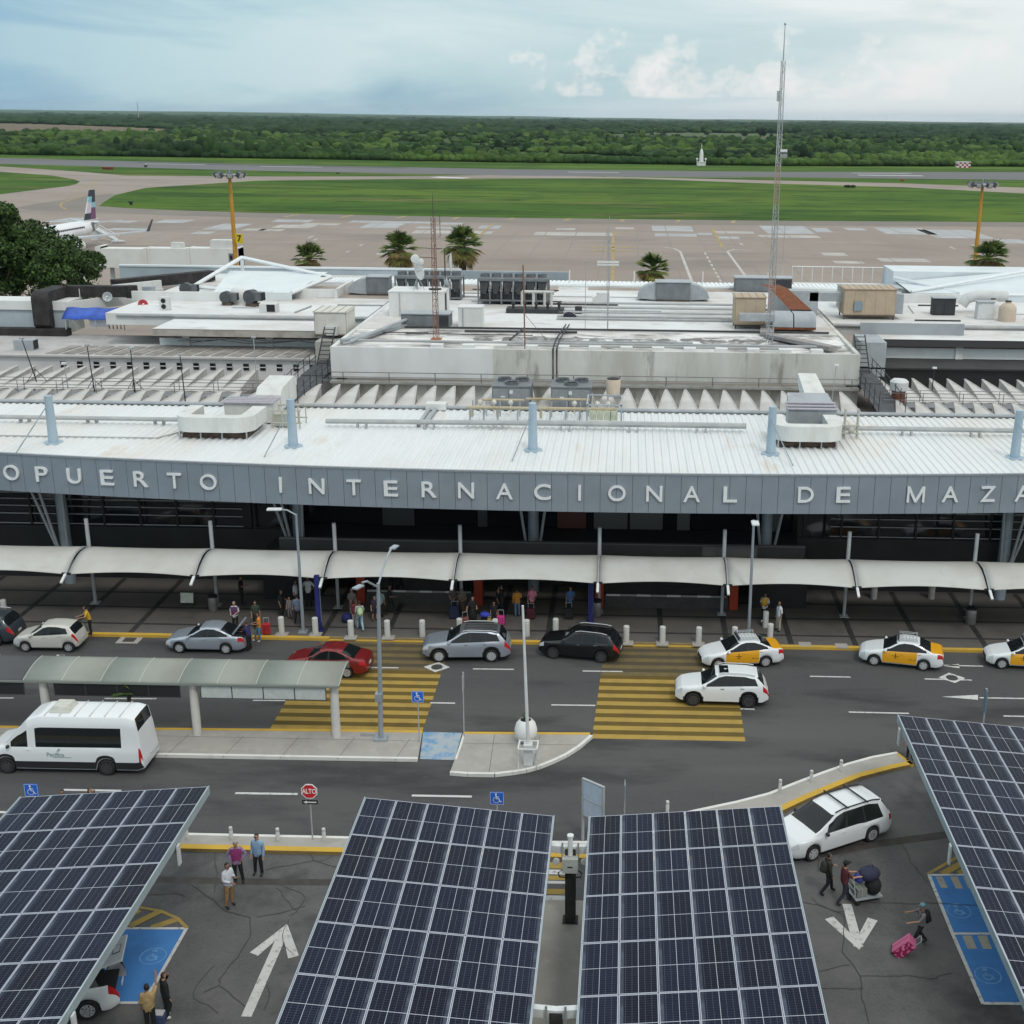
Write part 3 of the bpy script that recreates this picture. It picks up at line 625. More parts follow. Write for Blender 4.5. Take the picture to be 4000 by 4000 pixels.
# columns through the roof with splayed struts
for cxn in (-48.6,-34.2,-19.8,-5.5,8.6,23.0,37.4):
    b = MB(); b.cyl(cxn,72.6,0,ZR,.36,24,r2=.30); part(b, 'column', col_grey, smooth='auto')
    b = MB(); b.cyl(cxn,72.6,ZR,11.9,.29,24,r2=.23); b.cyl(cxn,72.6,ZR+.01,ZR+.1,.55,24); part(b, 'column_head', col_blue, smooth='auto')
    b = MB()
    mir = -1 if cxn > 10 else 1
    for dx, dy in (((-1.5,-.9),(-.75,-1.3),(.65,-1.2)) if abs(cxn) > 15 else ((-.85,-1.1),(.95,-1.1))):
        b.tube([(cxn+.22*mir*np.sign(dx),72.3,1.8),(cxn+dx*mir,72.6+dy,6.9)], .085, 8)
    part(b, 'column_strut', mat('strut_grey', (.34,.37,.40), .5, .2))
    b = MB(); b.tube([(cxn-.12,72.3,11.2),(cxn-1.0 if cxn < 5 else cxn+1.0,69.9,ZR+.08)], .035, 6); part(b, 'stay_rod', col_grey)
# dark front wall, upper glazing with pale rails
for x0, x1 in ((-62,-20.3),(10.6,56)):
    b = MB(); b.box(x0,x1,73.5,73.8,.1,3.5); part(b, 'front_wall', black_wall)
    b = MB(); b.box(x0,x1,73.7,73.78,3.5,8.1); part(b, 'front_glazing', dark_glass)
    b = MB()
    xx = x0+.4
    while xx < x1: b.box(xx-.06,xx+.06,73.55,73.70,3.5,8.1); xx += 2.27
    part(b, 'mullion', mat('black_mullion', (.008,.008,.009), .6))
    b = MB()
    for i, z in enumerate((3.62,4.25,4.75,5.2,5.6)): b.tube([(x0+2,73.62,z),(x1-3.2 if x0 < 0 else x1,73.62,z)], .035, 5)
    part(b, 'handrail', mat('pale_rail', (.34,.35,.35), .5, .1))
b = MB(); b.box(-20.3,10.6,70.0,70.25,3.0,4.1,0); b.box(-20.3,10.6,69.96,70.27,4.1,4.14,1); part(b, 'vestibule_parapet', [black_wall, mat('coping_grey', (.07,.072,.072), .6)])
b = MB(); b.box(-20.3,10.6,70.26,75.3,3.0,3.3); part(b, 'vestibule_roof', mat('vestibule_roof', (.018,.018,.018), .8, var=.2))
b = MB(); b.box(4.6,7.8,69.96,69.995,3.45,4.05); part(b, 'vestibule_panel', mat('panel_grey', (.055,.055,.055), .6))
b = MB(); b.box(-20.3,10.6,75.4,75.5,3.0,8.1); part(b, 'upper_glazing', dark_glass)
for x0, x1, m_ in ((-15.2,-13.2,0),(-9.2,-8.6,0),(-4.2,-2.4,1),(-1.9,.2,2),(.35,2.4,2),(3.3,4.1,2),(9,9.7,2)):
    b = MB(); b.box(x0,x1,75.32,75.39,3.3,5.9 if m_ else 6.6,m_); part(b, 'upper_panel', [mat('panel_dim', (.06,.063,.062), .6), mat('panel_brown', (.10,.035,.022), .6), mat('panel_pale', (.12,.125,.12), .5)])
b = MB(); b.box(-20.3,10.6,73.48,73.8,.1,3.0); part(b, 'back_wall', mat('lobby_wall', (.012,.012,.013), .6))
# entrance boxes: red piers, glass fronts, white rails, door writing strip
for x0, x1 in ((-15.6,-8.6),(-1.4,6.55)):
    g = MB(); g.box(x0+.3,x1-.3,69.95,70.05,.95,3.0); part(g, 'entrance_glass', dark_glass)
    g = MB(); g.box(x0+.3,x1-.3,69.93,70.06,.15,.9); part(g, 'entrance_base', mat('base_panel', (.05,.052,.05), .6, var=.2))
    g = MB(); nseg = 8
    for k in range(nseg):
        a = x0+.4+(x1-x0-.8)*k/nseg; g.box(a,a+(x1-x0-.8)/nseg*.96,69.86,69.925,.92,1.02,k % 2)
    part(g, 'entrance_rail', [mat('rail_white', (.62,.62,.60), .6), mat('rail_grey', (.30,.30,.30), .6)])
    for xp in (x0, x1):
        g = MB(); g.box(xp-.25,xp+.25,69.9,70.6,.15,3.0); part(g, 'entrance_pier', orange_m)
    g = MB()
    for k in range(46):
        a = x0+.5+(x1-x0-1)*k/46
        if (k//7) % 3 == 2: continue
        s_ = 1 if (k//7) % 2 else -1
        g.add([(a,69.93,2.78),(a+.06*s_,69.93,2.86),(a,69.93,2.94),(a+.05,69.93,2.94),(a+.05+.06*s_,69.93,2.86),(a+.05,69.93,2.78)], [(0,5,4,1),(1,4,3,2)], 0)
    part(g, 'entrance_chevron', mat('chevron_grey', (.22,.23,.23), .6))
for x0 in (-21.5,7.6):
    b = MB(); b.box(x0,x0+3.3,70.3,73.4,.15,3.0); part(b, 'service_block', black_wall)
b = MB(); b.box(-46,-43.2,69.0,72.5,.15,5.0); part(b, 'side_block', orange_m)
# --- sawtooth skylights: upright concrete fins
def fin(y0, y1, pitch, zf, zp):
    """one shell: full width at its front edge, curving up and narrowing to a peak at the back"""
    mb = MB(); n = 9; h = pitch/2-.01; L3, M3, R3, LS, RS = [], [], [], [], []
    for k in range(n+1):
        u = k/n; y = y0+(y1-y0)*u; w = h*(1-u)**.97+.04; z = zf+(zp-zf)*math.sin(u*math.pi/2)**.9; d = .25+1.15*u
        L3.append((-w,y,z)); R3.append((w,y,z)); M3.append((0,y,z+.05*(1-u))); LS.append((-w,y,z-d)); RS.append((w,y,z-d))
    for A_, B_ in ((L3, M3), (M3, R3), (LS, L3), (R3, RS)): mb.strip(A_, B_)
    mb.poly([L3[-1], LS[-1], RS[-1], R3[-1]]); mb.poly([L3[0], R3[0], RS[0], LS[0]])
    for E_ in (L3, R3): mb.tube([(p[0],p[1],p[2]+.02) for p in E_], .045, 5)
    o = mb.build('skylight_fin', fin_m); d = o.data; bpy.data.objects.remove(o); return d
fr1 = fin(83.4,86.9,1.34,8.95,9.25); fr2 = fin(88.7,96.2,1.34,8.8,9.02); frc = fin(83.4,88.9,1.38,8.95,9.4)
def place_fin(d, x):
    o = link(d, 'skylight_fin', TB); o.location = Vector((x,0,0)) - TB.location
for i in range(18):
    if -44.6+1.34*i < -24.5: place_fin(fr1, -44.6+1.34*i); place_fin(fr2, -47.4+1.34*i)
x = -22.0
for i in range(28):
    if x+1.38*i < 16.4: place_fin(frc, x+1.38*i)
for i in range(13): place_fin(fr1, 18.9+1.34*i); place_fin(fr2, 19.3+1.34*i)
b = MB(); b.box(-60,-22.5,83.2,99.3,6.9,7.5,0); b.box(17,56,83.2,99.3,6.9,7.5,0); b.box(-22.5,17,83.2,93,6.9,7.6,0)
part(b, 'skylight_floor', mat_layers('skylight_floor', (.36,.32,.30), [((.22,.19,.18),.6,.42,.7,.8)]))
for x0, x1 in ((-60,-24.0),(18.0,56)):
    b = MB(); b.box(x0,x1,87.2,88.3,8.55,8.75); b.box(x0,x1,87.25,88.25,7.4,8.55,1); part(b, 'walkway', [mat('walkway_grey', (.20,.21,.225), .7, var=.2, scale=1), fin_m])
for x0, x1 in ((-60,-24.0),(18.0,56)):
    b = MB()
    for y in (87.25,88.25):
        for z in (9.25,9.75): b.tube([(x0,y,z),(x1,y,z)], .025, 5)
        xx = x0
        while xx < x1: b.tube([(xx,y,8.75),(xx,y,9.75)], .025, 5); xx += 2.8
    part(b, 'walkway_railing', rail_m)
b = MB()
for x0, x1 in ((-60,-22.6),(-22.6,17.2),(17.2,56)): b.tube([(x0,83.15,9.16),(x1,83.15,9.16)], .13, 8)
part(b, 'roof_gutter', galv)
# --- high central block
CXa, CXb = -21.9, 17.1
b = MB(); b.box(CXa,-9.9,92,92.3,9.3,11.6,1); b.box(-9.9,CXb,92,92.3,9.3,11.58,0); b.box(CXa,CXa+.3,92.3,129,8.5,11.6,1); b.box(CXb-.3,CXb,92.3,129,8.5,11.6,0)
b.box(CXa,CXb,92.05,92.35,7.0,9.0,0)
part(b, 'block_wall', [old_wall, white_wall])
b = MB(); b.box(CXa,CXb,91.3,92.02,9.0,9.16); part(b, 'wall_ledge', mat_layers('ledge_grey', (.34,.34,.32), [((.2,.2,.18),1,.45,.7,.8)]))
b = MB()
for z in (9.5,9.85): b.tube([(CXa,91.35,z),(CXb,91.35,z)], .03, 5)
xx = CXa+1
while xx < CXb: b.tube([(xx,91.35,9.16),(xx,91.35,9.85)], .035, 5); xx += 3.4
part(b, 'ledge_railing', rail_m)
b = MB(); b.box(CXa+.3,CXb-.3,92.3,96.2,11.0,11.35,0); b.poly([(CXa+.3,96.2,11.352),(CXb-.3,96.2,11.352),(CXb-.3,100.6,11.55),(CXa+.3,100.6,11.55)],0)
r4 = random.Random(4)
for k in range(15):
    cx_ = -11+1.75*k+r4.uniform(-.4,.4); cy_ = 97.6+r4.uniform(-.5,.6); a_, b_ = r4.uniform(.7,1.15), r4.uniform(.7,1.3); pts = []
    for q in range(14):
        an = q*math.pi/7; rr_ = 1+r4.uniform(-.28,.22); y_ = cy_+b_*rr_*math.sin(an); pts.append((cx_+a_*rr_*math.cos(an), y_, 11.352+.198*(y_-96.2)/4.4+.006+.001*(k%3)))
    b.poly(pts, 1)
part(b, 'roof_front_strip', [roof_stained, mat_layers('roof_mould', (.20,.195,.185), [((.55,.54,.52),.9,.46,.62,.9), ((.10,.098,.095),2.2,.5,.68,.8)])])
b = MB(); b.box(CXa+.3,CXb-.3,100.6,129,11.0,11.57); part(b, 'main_roof', roof_white)
b = MB()
for i in range(13):
    xx = -14.6+i*2.35; b.box(xx,xx+.9,92.8,93.5,11.35,11.72)
part(b, 'parapet_block', white_wall)
for i in range(13):
    xx = -13.4+i*2.35
b = MB(); b.tube([(CXa+1,94.6,11.66),(CXb-1,94.6,11.66)], .10, 8); b.tube([(-9,93.9,11.6),(12,93.9,11.6)], .09, 8); part(b, 'roof_pipe', pipe_m)
b = MB(); b.tube([(CXa+4,100.9,11.7),(CXb-1,100.9,11.7)], .09, 6); b.tube([(-9,96,11.62),(-8.3,101,11.75)], .07, 6); part(b, 'roof_cable', dark_rail)
b = MB()
for dx in (-.14,.14): b.tube([(-5.3+dx,91.93,9.1),(-5.3+dx,91.93,11.7),(-5.3+dx,96,11.75),(-4.9+dx,103,11.75)], .06, 6)
part(b, 'roof_pipe', dark_rail)
b = MB()
for y, z in ((112.5,11.8),(110,11.75),(107.6,11.75),(106.6,11.7),(115,11.85)): b.tube([(-6,y,z),(12.6,y,z)], .11, 6)
part(b, 'roof_pipe', pipe_m)
b = MB(); b.obox((11.6,104.4,11.75), (1.1,9.5,.3), rad(-7)); b.obox((13.2,96.6,11.7), (.9,7,.28), rad(38)); part(b, 'cable_tray', mat_layers('tray_grey', (.30,.28,.27), [((.16,.15,.15),.8,.45,.7,.8)]))
b = MB(); b.obox((-19.6,98.2,11.7), (.5,9,.22), rad(-24)); b.tube([(-20.8,93.6,11.7),(-17.2,103.5,12.3)], .14, 8); part(b, 'cable_tray', galv)
# --- wings: windowed wall, ledge roof, clerestory, slab roof
for side, x0, x1 in ((-1,-62,-22.9),(1,17.9,56)):
    b = MB(); b.box(x0,x1,99.3,99.6,7.3,9.2)
    part(b, 'wing_wall', mat_layers('wing_wall_grey', (.56,.57,.57), [((.46,.46,.45),.5,.42,.7,.7)]) if side < 0 else black_wall)
    b = MB(); b.box(x0,x1,99.0,104.6,9.2,9.33); part(b, 'ledge_roof', grey_roof if side < 0 else mat_layers('ledge_dark', (.05,.05,.05), [((.03,.03,.03),.5,.45,.7,.8)]))
    if side < 0:
        for i in range(18):
            xx = -45.2+1.34*i
            w_ = MB(); w_.box(xx-.22,xx+.22,99.24,99.298,8.3,8.82,0); w_.box(xx-.22,xx+.22,99.22,99.24,8.53,8.59,1); part(w_, 'window', [dark_glass, white_wall])
        w_ = MB(); xx = -46
        while xx < -25: w_.obox((xx,101.5,9.35), (1.0,3.8,.04), rad(-8)); xx += 1.34
        part(w_, 'ledge_stain', mat('ledge_stain', (.24,.22,.20), .9, var=.3, scale=1))
    cx0 = -39.2 if side < 0 else x0; cy = 104.5 if side < 0 else 103.3
    b = MB(); b.box(cx0,x1,cy,cy+.3,9.1,10.35); part(b, 'clerestory_wall', mat('clerestory', (.68,.72,.72), .7, var=.08, scale=.5))
    xx = cx0+2
    while xx < x1: b = MB(); b.box(xx,xx+.6,cy-.2,cy-.001,9.1,10.3); part(b, 'clerestory_pier', white_wall); xx += 7.0
    b = MB(); b.box(cx0,x1,cy-.05,cy-.002,9.95 if side < 0 else 10.2,10.35); part(b, 'clerestory_shade', mat('shade_brown', (.10,.055,.045), .8, var=.3, scale=1))
    xs0, xs1 = (-39.0,-24.6) if side < 0 else (20.7,56)
    b = MB(); b.box(xs0,xs1,102.6,108.0,10.4,10.99,0); b.poly([(xs0,102.55,10.995),(xs1,102.55,10.995),(xs1,108,11.0),(xs0,108,11.0)],1)
    part(b, 'slab_roof', [mat_layers('slab_edge', (.42,.39,.35), [((.22,.19,.17),.8,.45,.7,.8)]) if side < 0 else mat('slab_edge_dark', (.05,.05,.052), .7), roof_white])
    b = MB(); xs2, xs3 = (-62,-22.3) if side < 0 else (17.5,56)
    b.box(xs2 if side > 0 else -45,xs3,108.0,136 if side > 0 else 138.5,10.4,11.4,0); part(b, 'wing_roof', roof_white)
    b = MB(); b.tube([(xs2 if side > 0 else -44,107.9,11.25),(xs3,107.9,11.25)], .16, 8); part(b, 'roof_gutter', pipe_m)
# back strips: ribbed edge, gutter, blue-grey parapet
b = MB(); x = -37.0
while x < 33: b.box(x,x+.3,128.6,131.5,11.62,11.82); b.box(x+.3,x+.45,128.6,131.5,11.6,11.74); x += .45
part(b, 'rear_roof', mat('rear_sheet', (.76,.79,.80), .5, var=.06, scale=.5))
b = MB(); b.box(-36,32,128.0,128.6,11.2,11.75); part(b, 'rear_upstand', mat('upstand', (.60,.63,.63), .7, var=.08, scale=.4))
b = MB(); b.box(-55,-6.5,136.9,137.3,10,12.02,0); b.box(-55,-18,136.8,137.4,12.02,12.2,1); part(b, 'rear_parapet', [bluegrey, mat('parapet_cap', (.66,.70,.72), .6)])
b = MB(); b.box(-35,-22.3,119,127.8,11.402,11.43,0); b.box(24,31.5,121.5,128.0,11.402,11.43,0); b.box(-20,-7,124,128,11.572,11.59,0); b.box(-4,17,126,128,11.572,11.59,0); part(b, 'gravel_gutter', gravel_roof)
for seg in (((-35,119),(-27.5,119.2)),((-27.5,119),(-27.5,126)),((24,121.5),(32,121.5)),((24,121.5),(22,127)),((-45.5,116),(-36.5,116)),((-36.5,116),(-36,124)),((-46,124),(-51,117.2))):
    b = MB(); (xa,ya),(xb,yb) = seg; L_ = math.hypot(xb-xa,yb-ya); b.obox(((xa+xb)/2,(ya+yb)/2,11.8), (L_+.3,.3,.85), math.atan2(yb-ya,xb-xa)); part(b, 'roof_upstand', white_wall)
b = MB(); b.box(-62,-51,113.9,114.0,8.5,10.7); b.box(-62,-50.95,113.7,114.0,10.7,11.5,1); b.box(-62,-50.9,114.0,117.2,8.6,11.42,1); b.obox((-48.4,119,10.9), (11.6,.2,1.0), rad(63),1); part(b, 'left_block_wall', [mat('left_block_blue', (.40,.46,.49), .7, var=.06), white_wall])
b = MB(); b.box(-62,-50.6,112.6,113.6,8.5,9.15); part(b, 'plant_base', black_duct)
b = MB(); b.box(-62,-39.2,104.6,113.8,8.3,8.5); part(b, 'lower_roof', grey_roof)
# sloped canopy roofs near the back: pale blue
pale = mat('pale_blue_sheet', (.64,.69,.70), .55, var=.05, scale=.4)
def pitched(x0, x1, y0, y1, z0, zmid, m_=pale):
    b = MB(); ym = (y0+y1)/2
    b.add([(x0,y0,z0),(x1,y0,z0),(x1,ym,zmid),(x0,ym,zmid),(x1,y1,z0),(x0,y1,z0),(x0,y0,z0-.25),(x1,y0,z0-.25)], [(0,1,2,3),(3,2,4,5),(0,3,5),(1,4,2),(6,7,1,0)])
    part(b, 'canopy_roof', m_)
b = MB(); b.add([(-38.5,117.2,12.1),(-31.2,117.2,12.1),(-29.8,126,13.0),(-39.6,126,13.0),(-38.5,117.2,11.4),(-31.2,117.2,11.4)], [(0,1,2,3),(4,5,1,0)]); part(b, 'canopy_roof', pale)
b = MB()
for a, c in (((-41.2,119.5,12.2),(-38.6,127,14.2)),((-38.6,127,14.2),(-29.2,124.6,12.7)),((-41.2,119.5,12.2),(-33.0,117.3,12.1)),((-41.2,119.5,12.3),(-41.2,119.5,11.3)),((-38.6,127,14.2),(-38.6,127,11.4)),((-31.2,117.2,12.1),(-29.2,124.6,12.7))): b.tube([a,c], .19, 6)
part(b, 'canopy_truss', mat('truss_white', (.72,.75,.76), .5, var=.05))
b = MB(); b.add([(27.5,124,12.0),(40,122.5,12.2),(41,131,13.5),(27.5,131.5,12.2),(27.5,124,11.4),(40,122.5,11.4)], [(0,1,2,3),(4,5,1,0)],0)
b.box(27.2,45,131.5,137,11.3,13.2,0); part(b, 'canopy_roof', mat('pale_sheet_right', (.62,.67,.69), .55, var=.05, scale=.4))
b = MB()
for a, c in (((27.5,124,12.1),(41,129,13.9)),((27.3,131.2,12.6),(32,123.5,12.1)),((32,123.3,12.0),(45,122.2,12.2))): b.tube([a,c], .16, 6)
part(b, 'canopy_truss', MATS['truss_white'])
# sloped ventilation deck left of the block with its cat ladder
for sx, x0 in ((-1,-23.3),(1,18.0)):
    b = MB(); b.add([(x0-.9,84,9.0),(x0+.9,84,9.0),(x0+.9,92,9.4),(x0-.9,92,9.4)], [(0,1,2,3)]); b.box(x0-.9,x0+.9,92,98,9.2,9.45)
    part(b, 'deck_stair', mat('deck_dark', (.06,.065,.075), .7, var=.3, scale=1))
    b = MB()
    for dx in (-.9,.9):
        for z in (.5,1.0): b.tube([(x0+dx,84,9.0+z),(x0+dx,92,9.4+z),(x0+dx,97,9.45+z)], .03, 5)
        for k in range(8): y = 84+k*1.8; b.tube([(x0+dx,y,9.0),(x0+dx,y,10.4)], .03, 5)
    part(b, 'deck_railing', dark_rail)
    b = MB()
    for dx in (-.42,.42): b.tube([(x0+sx*.2+dx,95.2,8.9),(x0+sx*.2+dx,99.0,11.9)], .05, 6)
    for k in range(11): u = (k+.5)/11; b.tube([(x0+sx*.2-.42,95.2+3.8*u,8.9+3*u),(x0+sx*.2+.42,95.2+3.8*u,8.9+3*u)], .035, 5)
    part(b, 'roof_ladder', dark_rail)
b = MB(); b.box(-24.5,-21.95,98.0,102,8.8,10.9); part(b, 'stair_wall', mat_layers('stair_wall', (.42,.41,.37), [((.3,.29,.26),.6,.45,.7,.8)]))
b = MB(); b.box(18.4,20.4,99,103,8.6,11.3); part(b, 'stair_wall', galv)
# long pipes across the front roof with their stands
b = MB()
b.tube([(-62,77.4,9.42),(-27.5,77.4,9.42)], .14, 8); b.tube([(-19,77.6,9.42),(-5.6,77.9,9.42)], .16, 8); b.tube([(-5.6,77.9,9.45),(7.6,77.9,9.45)], .19, 8); b.tube([(13.6,77.9,9.42),(56,77.9,9.42)], .16, 8)
x = -60
while x < 55:
    if not (-28 < x < -19.5 or 8 < x < 13): b.box(x-.05,x+.05,77.45,77.8,9.05,9.32); b.box(x+.5,x+.6,77.45,77.8,9.05,9.32)
    x += 4.3
part(b, 'roof_pipe', pipe_m)
for x0 in (-13.0,27.3):
    b = MB(); b.box(x0-.32,x0-.12,78.1,82.6,9.08,9.22); b.box(x0+.12,x0+.32,78.1,82.6,9.08,9.22); b.box(x0-.45,x0+.9,82.6,83.5,9.08,9.5,1)
    part(b, 'cable_tray', [galv, white_wall])
b = MB(); b.tube([(-62,73.9,9.09),(-37,73.9,9.09),(-28.5,73.9,9.09),(-23.0,83,9.09)], .05, 5); part(b, 'lightning_cable', pipe_m)

r3 = random.Random(21)
for k in range(16):
    x0 = r3.uniform(-20,-4); y = r3.uniform(94,100) if k < 6 else r3.uniform(103,126); L_ = r3.uniform(3,14); b = MB(); z = 11.45 if y < 97 else 11.64
    b.tube([(x0,y,z),(min(16,x0+L_),y+r3.uniform(-.4,.4),z)], r3.choice((.04,.06,.09)), 6); part(b, 'roof_conduit', r3.choice((pipe_m, dark_rail, galv)))
for k in range(14):
    x0 = r3.uniform(-44,-26) if k < 7 else r3.uniform(24,36); y = r3.uniform(109,116) if k % 2 else r3.uniform(112,134); b = MB(); L_ = r3.uniform(2,9)
    b.tube([(x0,y,11.48),(x0+L_,y,11.48)] if k % 3 else [(x0,y,11.48),(x0+.5,y+L_,11.48)], r3.choice((.04,.07)), 6); part(b, 'roof_conduit', r3.choice((pipe_m, dark_rail)))
for k in range(6):
    b = MB(); pts = [(-38+2.2*j, 102.45, 10.4-.35*math.sin(j*1.1+k)**2-.1*k) for j in range(6)]
    if k < 3: b.tube([(p[0]+k*1.1,p[1],p[2]) for p in pts], .03, 5); part(b, 'hanging_cable', dark_rail)

lamp_em = bpy.data.materials.new('lobby_lamp_glow'); lamp_em.use_nodes = True; lamp_em.node_tree.nodes['Principled BSDF'].inputs['Emission Color'].default_value = (1,.95,.85,1); lamp_em.node_tree.nodes['Principled BSDF'].inputs['Emission Strength'].default_value = 1.6
for x, z in ((-7.2,1.9),(-6.0,1.95),(-4.9,1.9),(-3.9,1.7),(-3.7,1.9),(-2.5,2.05),(-2.0,1.9),(-.9,1.9),(-7.9,1.9)):
    b = MB(); b.box(x-.05,x+.05,73.40,73.47,z-.07,z+.07); part(b, 'lobby_lamp', lamp_em)
# ------------------------------------------------------------------ street furniture and shelters
fabric = mat_layers('canopy_fabric', (.52,.52,.49), [((.40,.375,.33),.25,.42,.72,.8), ((.36,.32,.27),.9,.6,.8,.5)], rough=.75)
mast_m = mat_layers('mast_paint', (.38,.40,.41), [((.27,.28,.29),1.5,.45,.7,.7)], rough=.5)
white_metal = mat('white_metal', (.66,.67,.66), .45, .1, var=.06, scale=2)
pole_m = mat('lamp_pole_grey', (.34,.38,.42), .45, .4, var=.08, scale=1)
black_pl = mat('black_plastic', (.016,.016,.017), .5)
glass_clear = mat('lamp_glass', (.55,.57,.57), .2)
PX = [-38.5,-31.26,-24.01,-16.81,-9.5,-1.41,5.81,12.98,20.29,27.5]
CN = thing('walkway_canopy', 'row of pale stretched fabric roofs on grey masts over the terminal pavement', 'canopy', (-5,69.2,.15))
def cpart(mb, name, mats, **k): return mb.build(name, mats, CN, world=True, **k)
for i, x in enumerate(PX):
    b = MB(); b.tube([(x,69.2,.15),(x,69.2,3.62)], .10, 10); b.tube([(x,69.2,3.62),(x,69.2,5.38)], .115, 10); b.box(x-.25,x+.25,68.95,69.45,.15,.2); cpart(b, 'mast', mast_m, smooth='auto')
    b = MB(); b.tube([(x,69.1,3.68),(x,68.3,3.98),(x,67.4,3.94),(x,66.6,3.64),(x,65.9,3.24),(x,65.5,3.02)], .045, 8); cpart(b, 'arm', mast_m, smooth='auto')
    b = MB(); b.obox((x,65.5,3.06),(.14,.7,.10),0,0,rad(24)); b.obox((x,65.92,3.20),(.5,.10,.12),0,1); cpart(b, 'arm_bracket', [white_metal, steel_dark])
for x0, x1 in zip(PX[:-1], PX[1:]):
    b = MB(); nx_, ny_ = 14, 12; V = []
    for i in range(nx_+1):
        for j in range(ny_+1):
            u = i/nx_; v = j/ny_; c = math.sin(math.pi*u); x = x0+.06+(x1-x0-.12)*u
            yb, yf = 69.35-.06*c, 65.92+.18*c; y = yb+(yf-yb)*v
            z = 3.66+(-.48)*v+.38*math.sin(math.pi*min(1,v*1.05))+c*(.14*v-.03)
            V.append((x,y,z))
    n = ny_+1
    b.add(V, [(i*n+j,i*n+j+1,(i+1)*n+j+1,(i+1)*n+j) for i in range(nx_) for j in range(ny_)])
    o = cpart(b, 'fabric_bay', fabric, smooth=True); s_ = o.modifiers.new('thick', 'SOLIDIFY'); s_.thickness = .02
# blue service pillars under the canopy
for x, y, lb in ((1249,2462,'dark blue square pillar on the pavement beside the grey lamp post'),(2307,2428,'dark blue square pillar beside the rubbish bin at the right-hand entrance')):
    p = G(x,y,.15); b = MB(); b.box(-.13,.13,-.13,.13,0,3.3); b.box(-.14,-.132,-.05,.05,.5,3.0,1); b.box(.132,.14,-.05,.05,.5,3.0,1); b.box(-.2,.2,-.2,.2,0,.04)
    o = b.build('sign_pillar', [mat('pillar_blue', (.018,.022,.14), .5, var=.15), mat('pillar_stripe', (.3,.33,.5), .5)]); o.location = p; tag(o, lb, 'pillar')
# bollards
def bollard_mesh(h=.95, r=.165):
    b = MB(); b.lathe([(r,0),(r,h-.16),(r*.9,h-.15),(r*.9,h-.12),(r,h-.11),(r,h-.03),(r*.86,h),(0.01,h+.005)], n=18)
    o = b.build('bollard', mat_layers('bollard_paint', (.56,.56,.53), [((.44,.43,.40),2,.45,.7,.7), ((.3,.28,.25),4,.62,.8,.5,(1,1,.5))]), smooth='auto'); d = o.data; bpy.data.objects.remove(o); return d
bm_ = bollard_mesh()
bl = [(px(1000,2400,(195,138))[0],'white bollard on the pavement left of the grey street lamp'),(px(1000,2400,(450,143))[0],'white bollard beside the dark blue pillar'),(px(1000,2400,(718,165))[0],'white bollard in front of the green backpack walker'),(px(1000,2400,(993,165))[0],'white bollard just right of the tall double lamp post'),(px(1000,2400,(1257,163))[0],'white bollard just left of the silver estate car'),(px(1000,2400,(1537,150))[0],'white bollard mostly hidden behind the silver car, beside the black dress'),(px(1000,2400,(1806,155))[0],'white bollard behind the silver car, beside the pink suitcase'),
 (px(2000,2400,(112,160))[0],'white bollard behind the raised barrier boom'),(px(2000,2400,(330,150))[0],'white bollard half hidden behind the black car bonnet'),(px(2000,2400,(862,206))[0],'white bollard at the tail of the black car'),(px(2000,2400,(1135,211))[0],'white bollard midway between the black car and the taxi'),(px(2000,2400,(1408,216))[0],'white bollard just left of the taxi with lit headlight'),(px(2000,2400,(1678,215))[0],'white bollard half hidden behind the roof of the leftmost taxi'),(px(3000,2400,(14,190))[0],'white bollard at the tail of the leftmost taxi'),(px(2000,2400,(1912,95))[0],'white bollard set back beside the porter in the yellow vest'),(px(0,1700,(36,1358))[0],'white bollard at far left of the pavement, near the dark car')]
for i, (p, lb) in enumerate(bl):
    o = link(bm_, 'bollard'); o.location = G(*p, .15); tag(o, lb, 'bollard', 'white bollards along the drop-off kerb')
b = MB()
for p in px(1000,2400,(715,172),(1000,172),(195,148),(450,150))+px(2000,2400,(870,213),(1135,218),(1408,222))+px(3000,2400,(280,225),(555,236)):
    c = G(*p, .15); b.box(c.x-.34,c.x+.34,c.y-.3,c.y+.3,.1,.158)
struct(b.build('bollard_footing', concrete))
pm = bollard_mesh(.55,.075)
for k, (p, lb) in enumerate(((px(0,3200,(1411,150))[0],'short white post on the lot kerb nearest the left solar roof'),(px(0,3200,(1747,150))[0],'short white post on the kerb behind the purple vest'),(px(1000,3200,(167,160))[0],'short white post on the kerb just left of the stop sign'),(px(1000,3200,(515,160))[0],'short white post on the kerb just right of the stop sign'),(px(3000,2400,(90,1332))[0],'short white post on the curved kerb nearest the white minivan'),(px(3000,2400,(325,1262))[0],'short white post in the middle of the curved kerb'),(px(3000,2400,(549,1182))[0],'short white post on the curved kerb farthest right'),(px(2000,2400,(1172,1496))[0],'short white post on the curved kerb above the solar roof edge'))):
    o = link(pm, 'kerb_post'); o.location = G(*p, .15); tag(o, lb, 'post', 'white kerb posts by the parking lot')
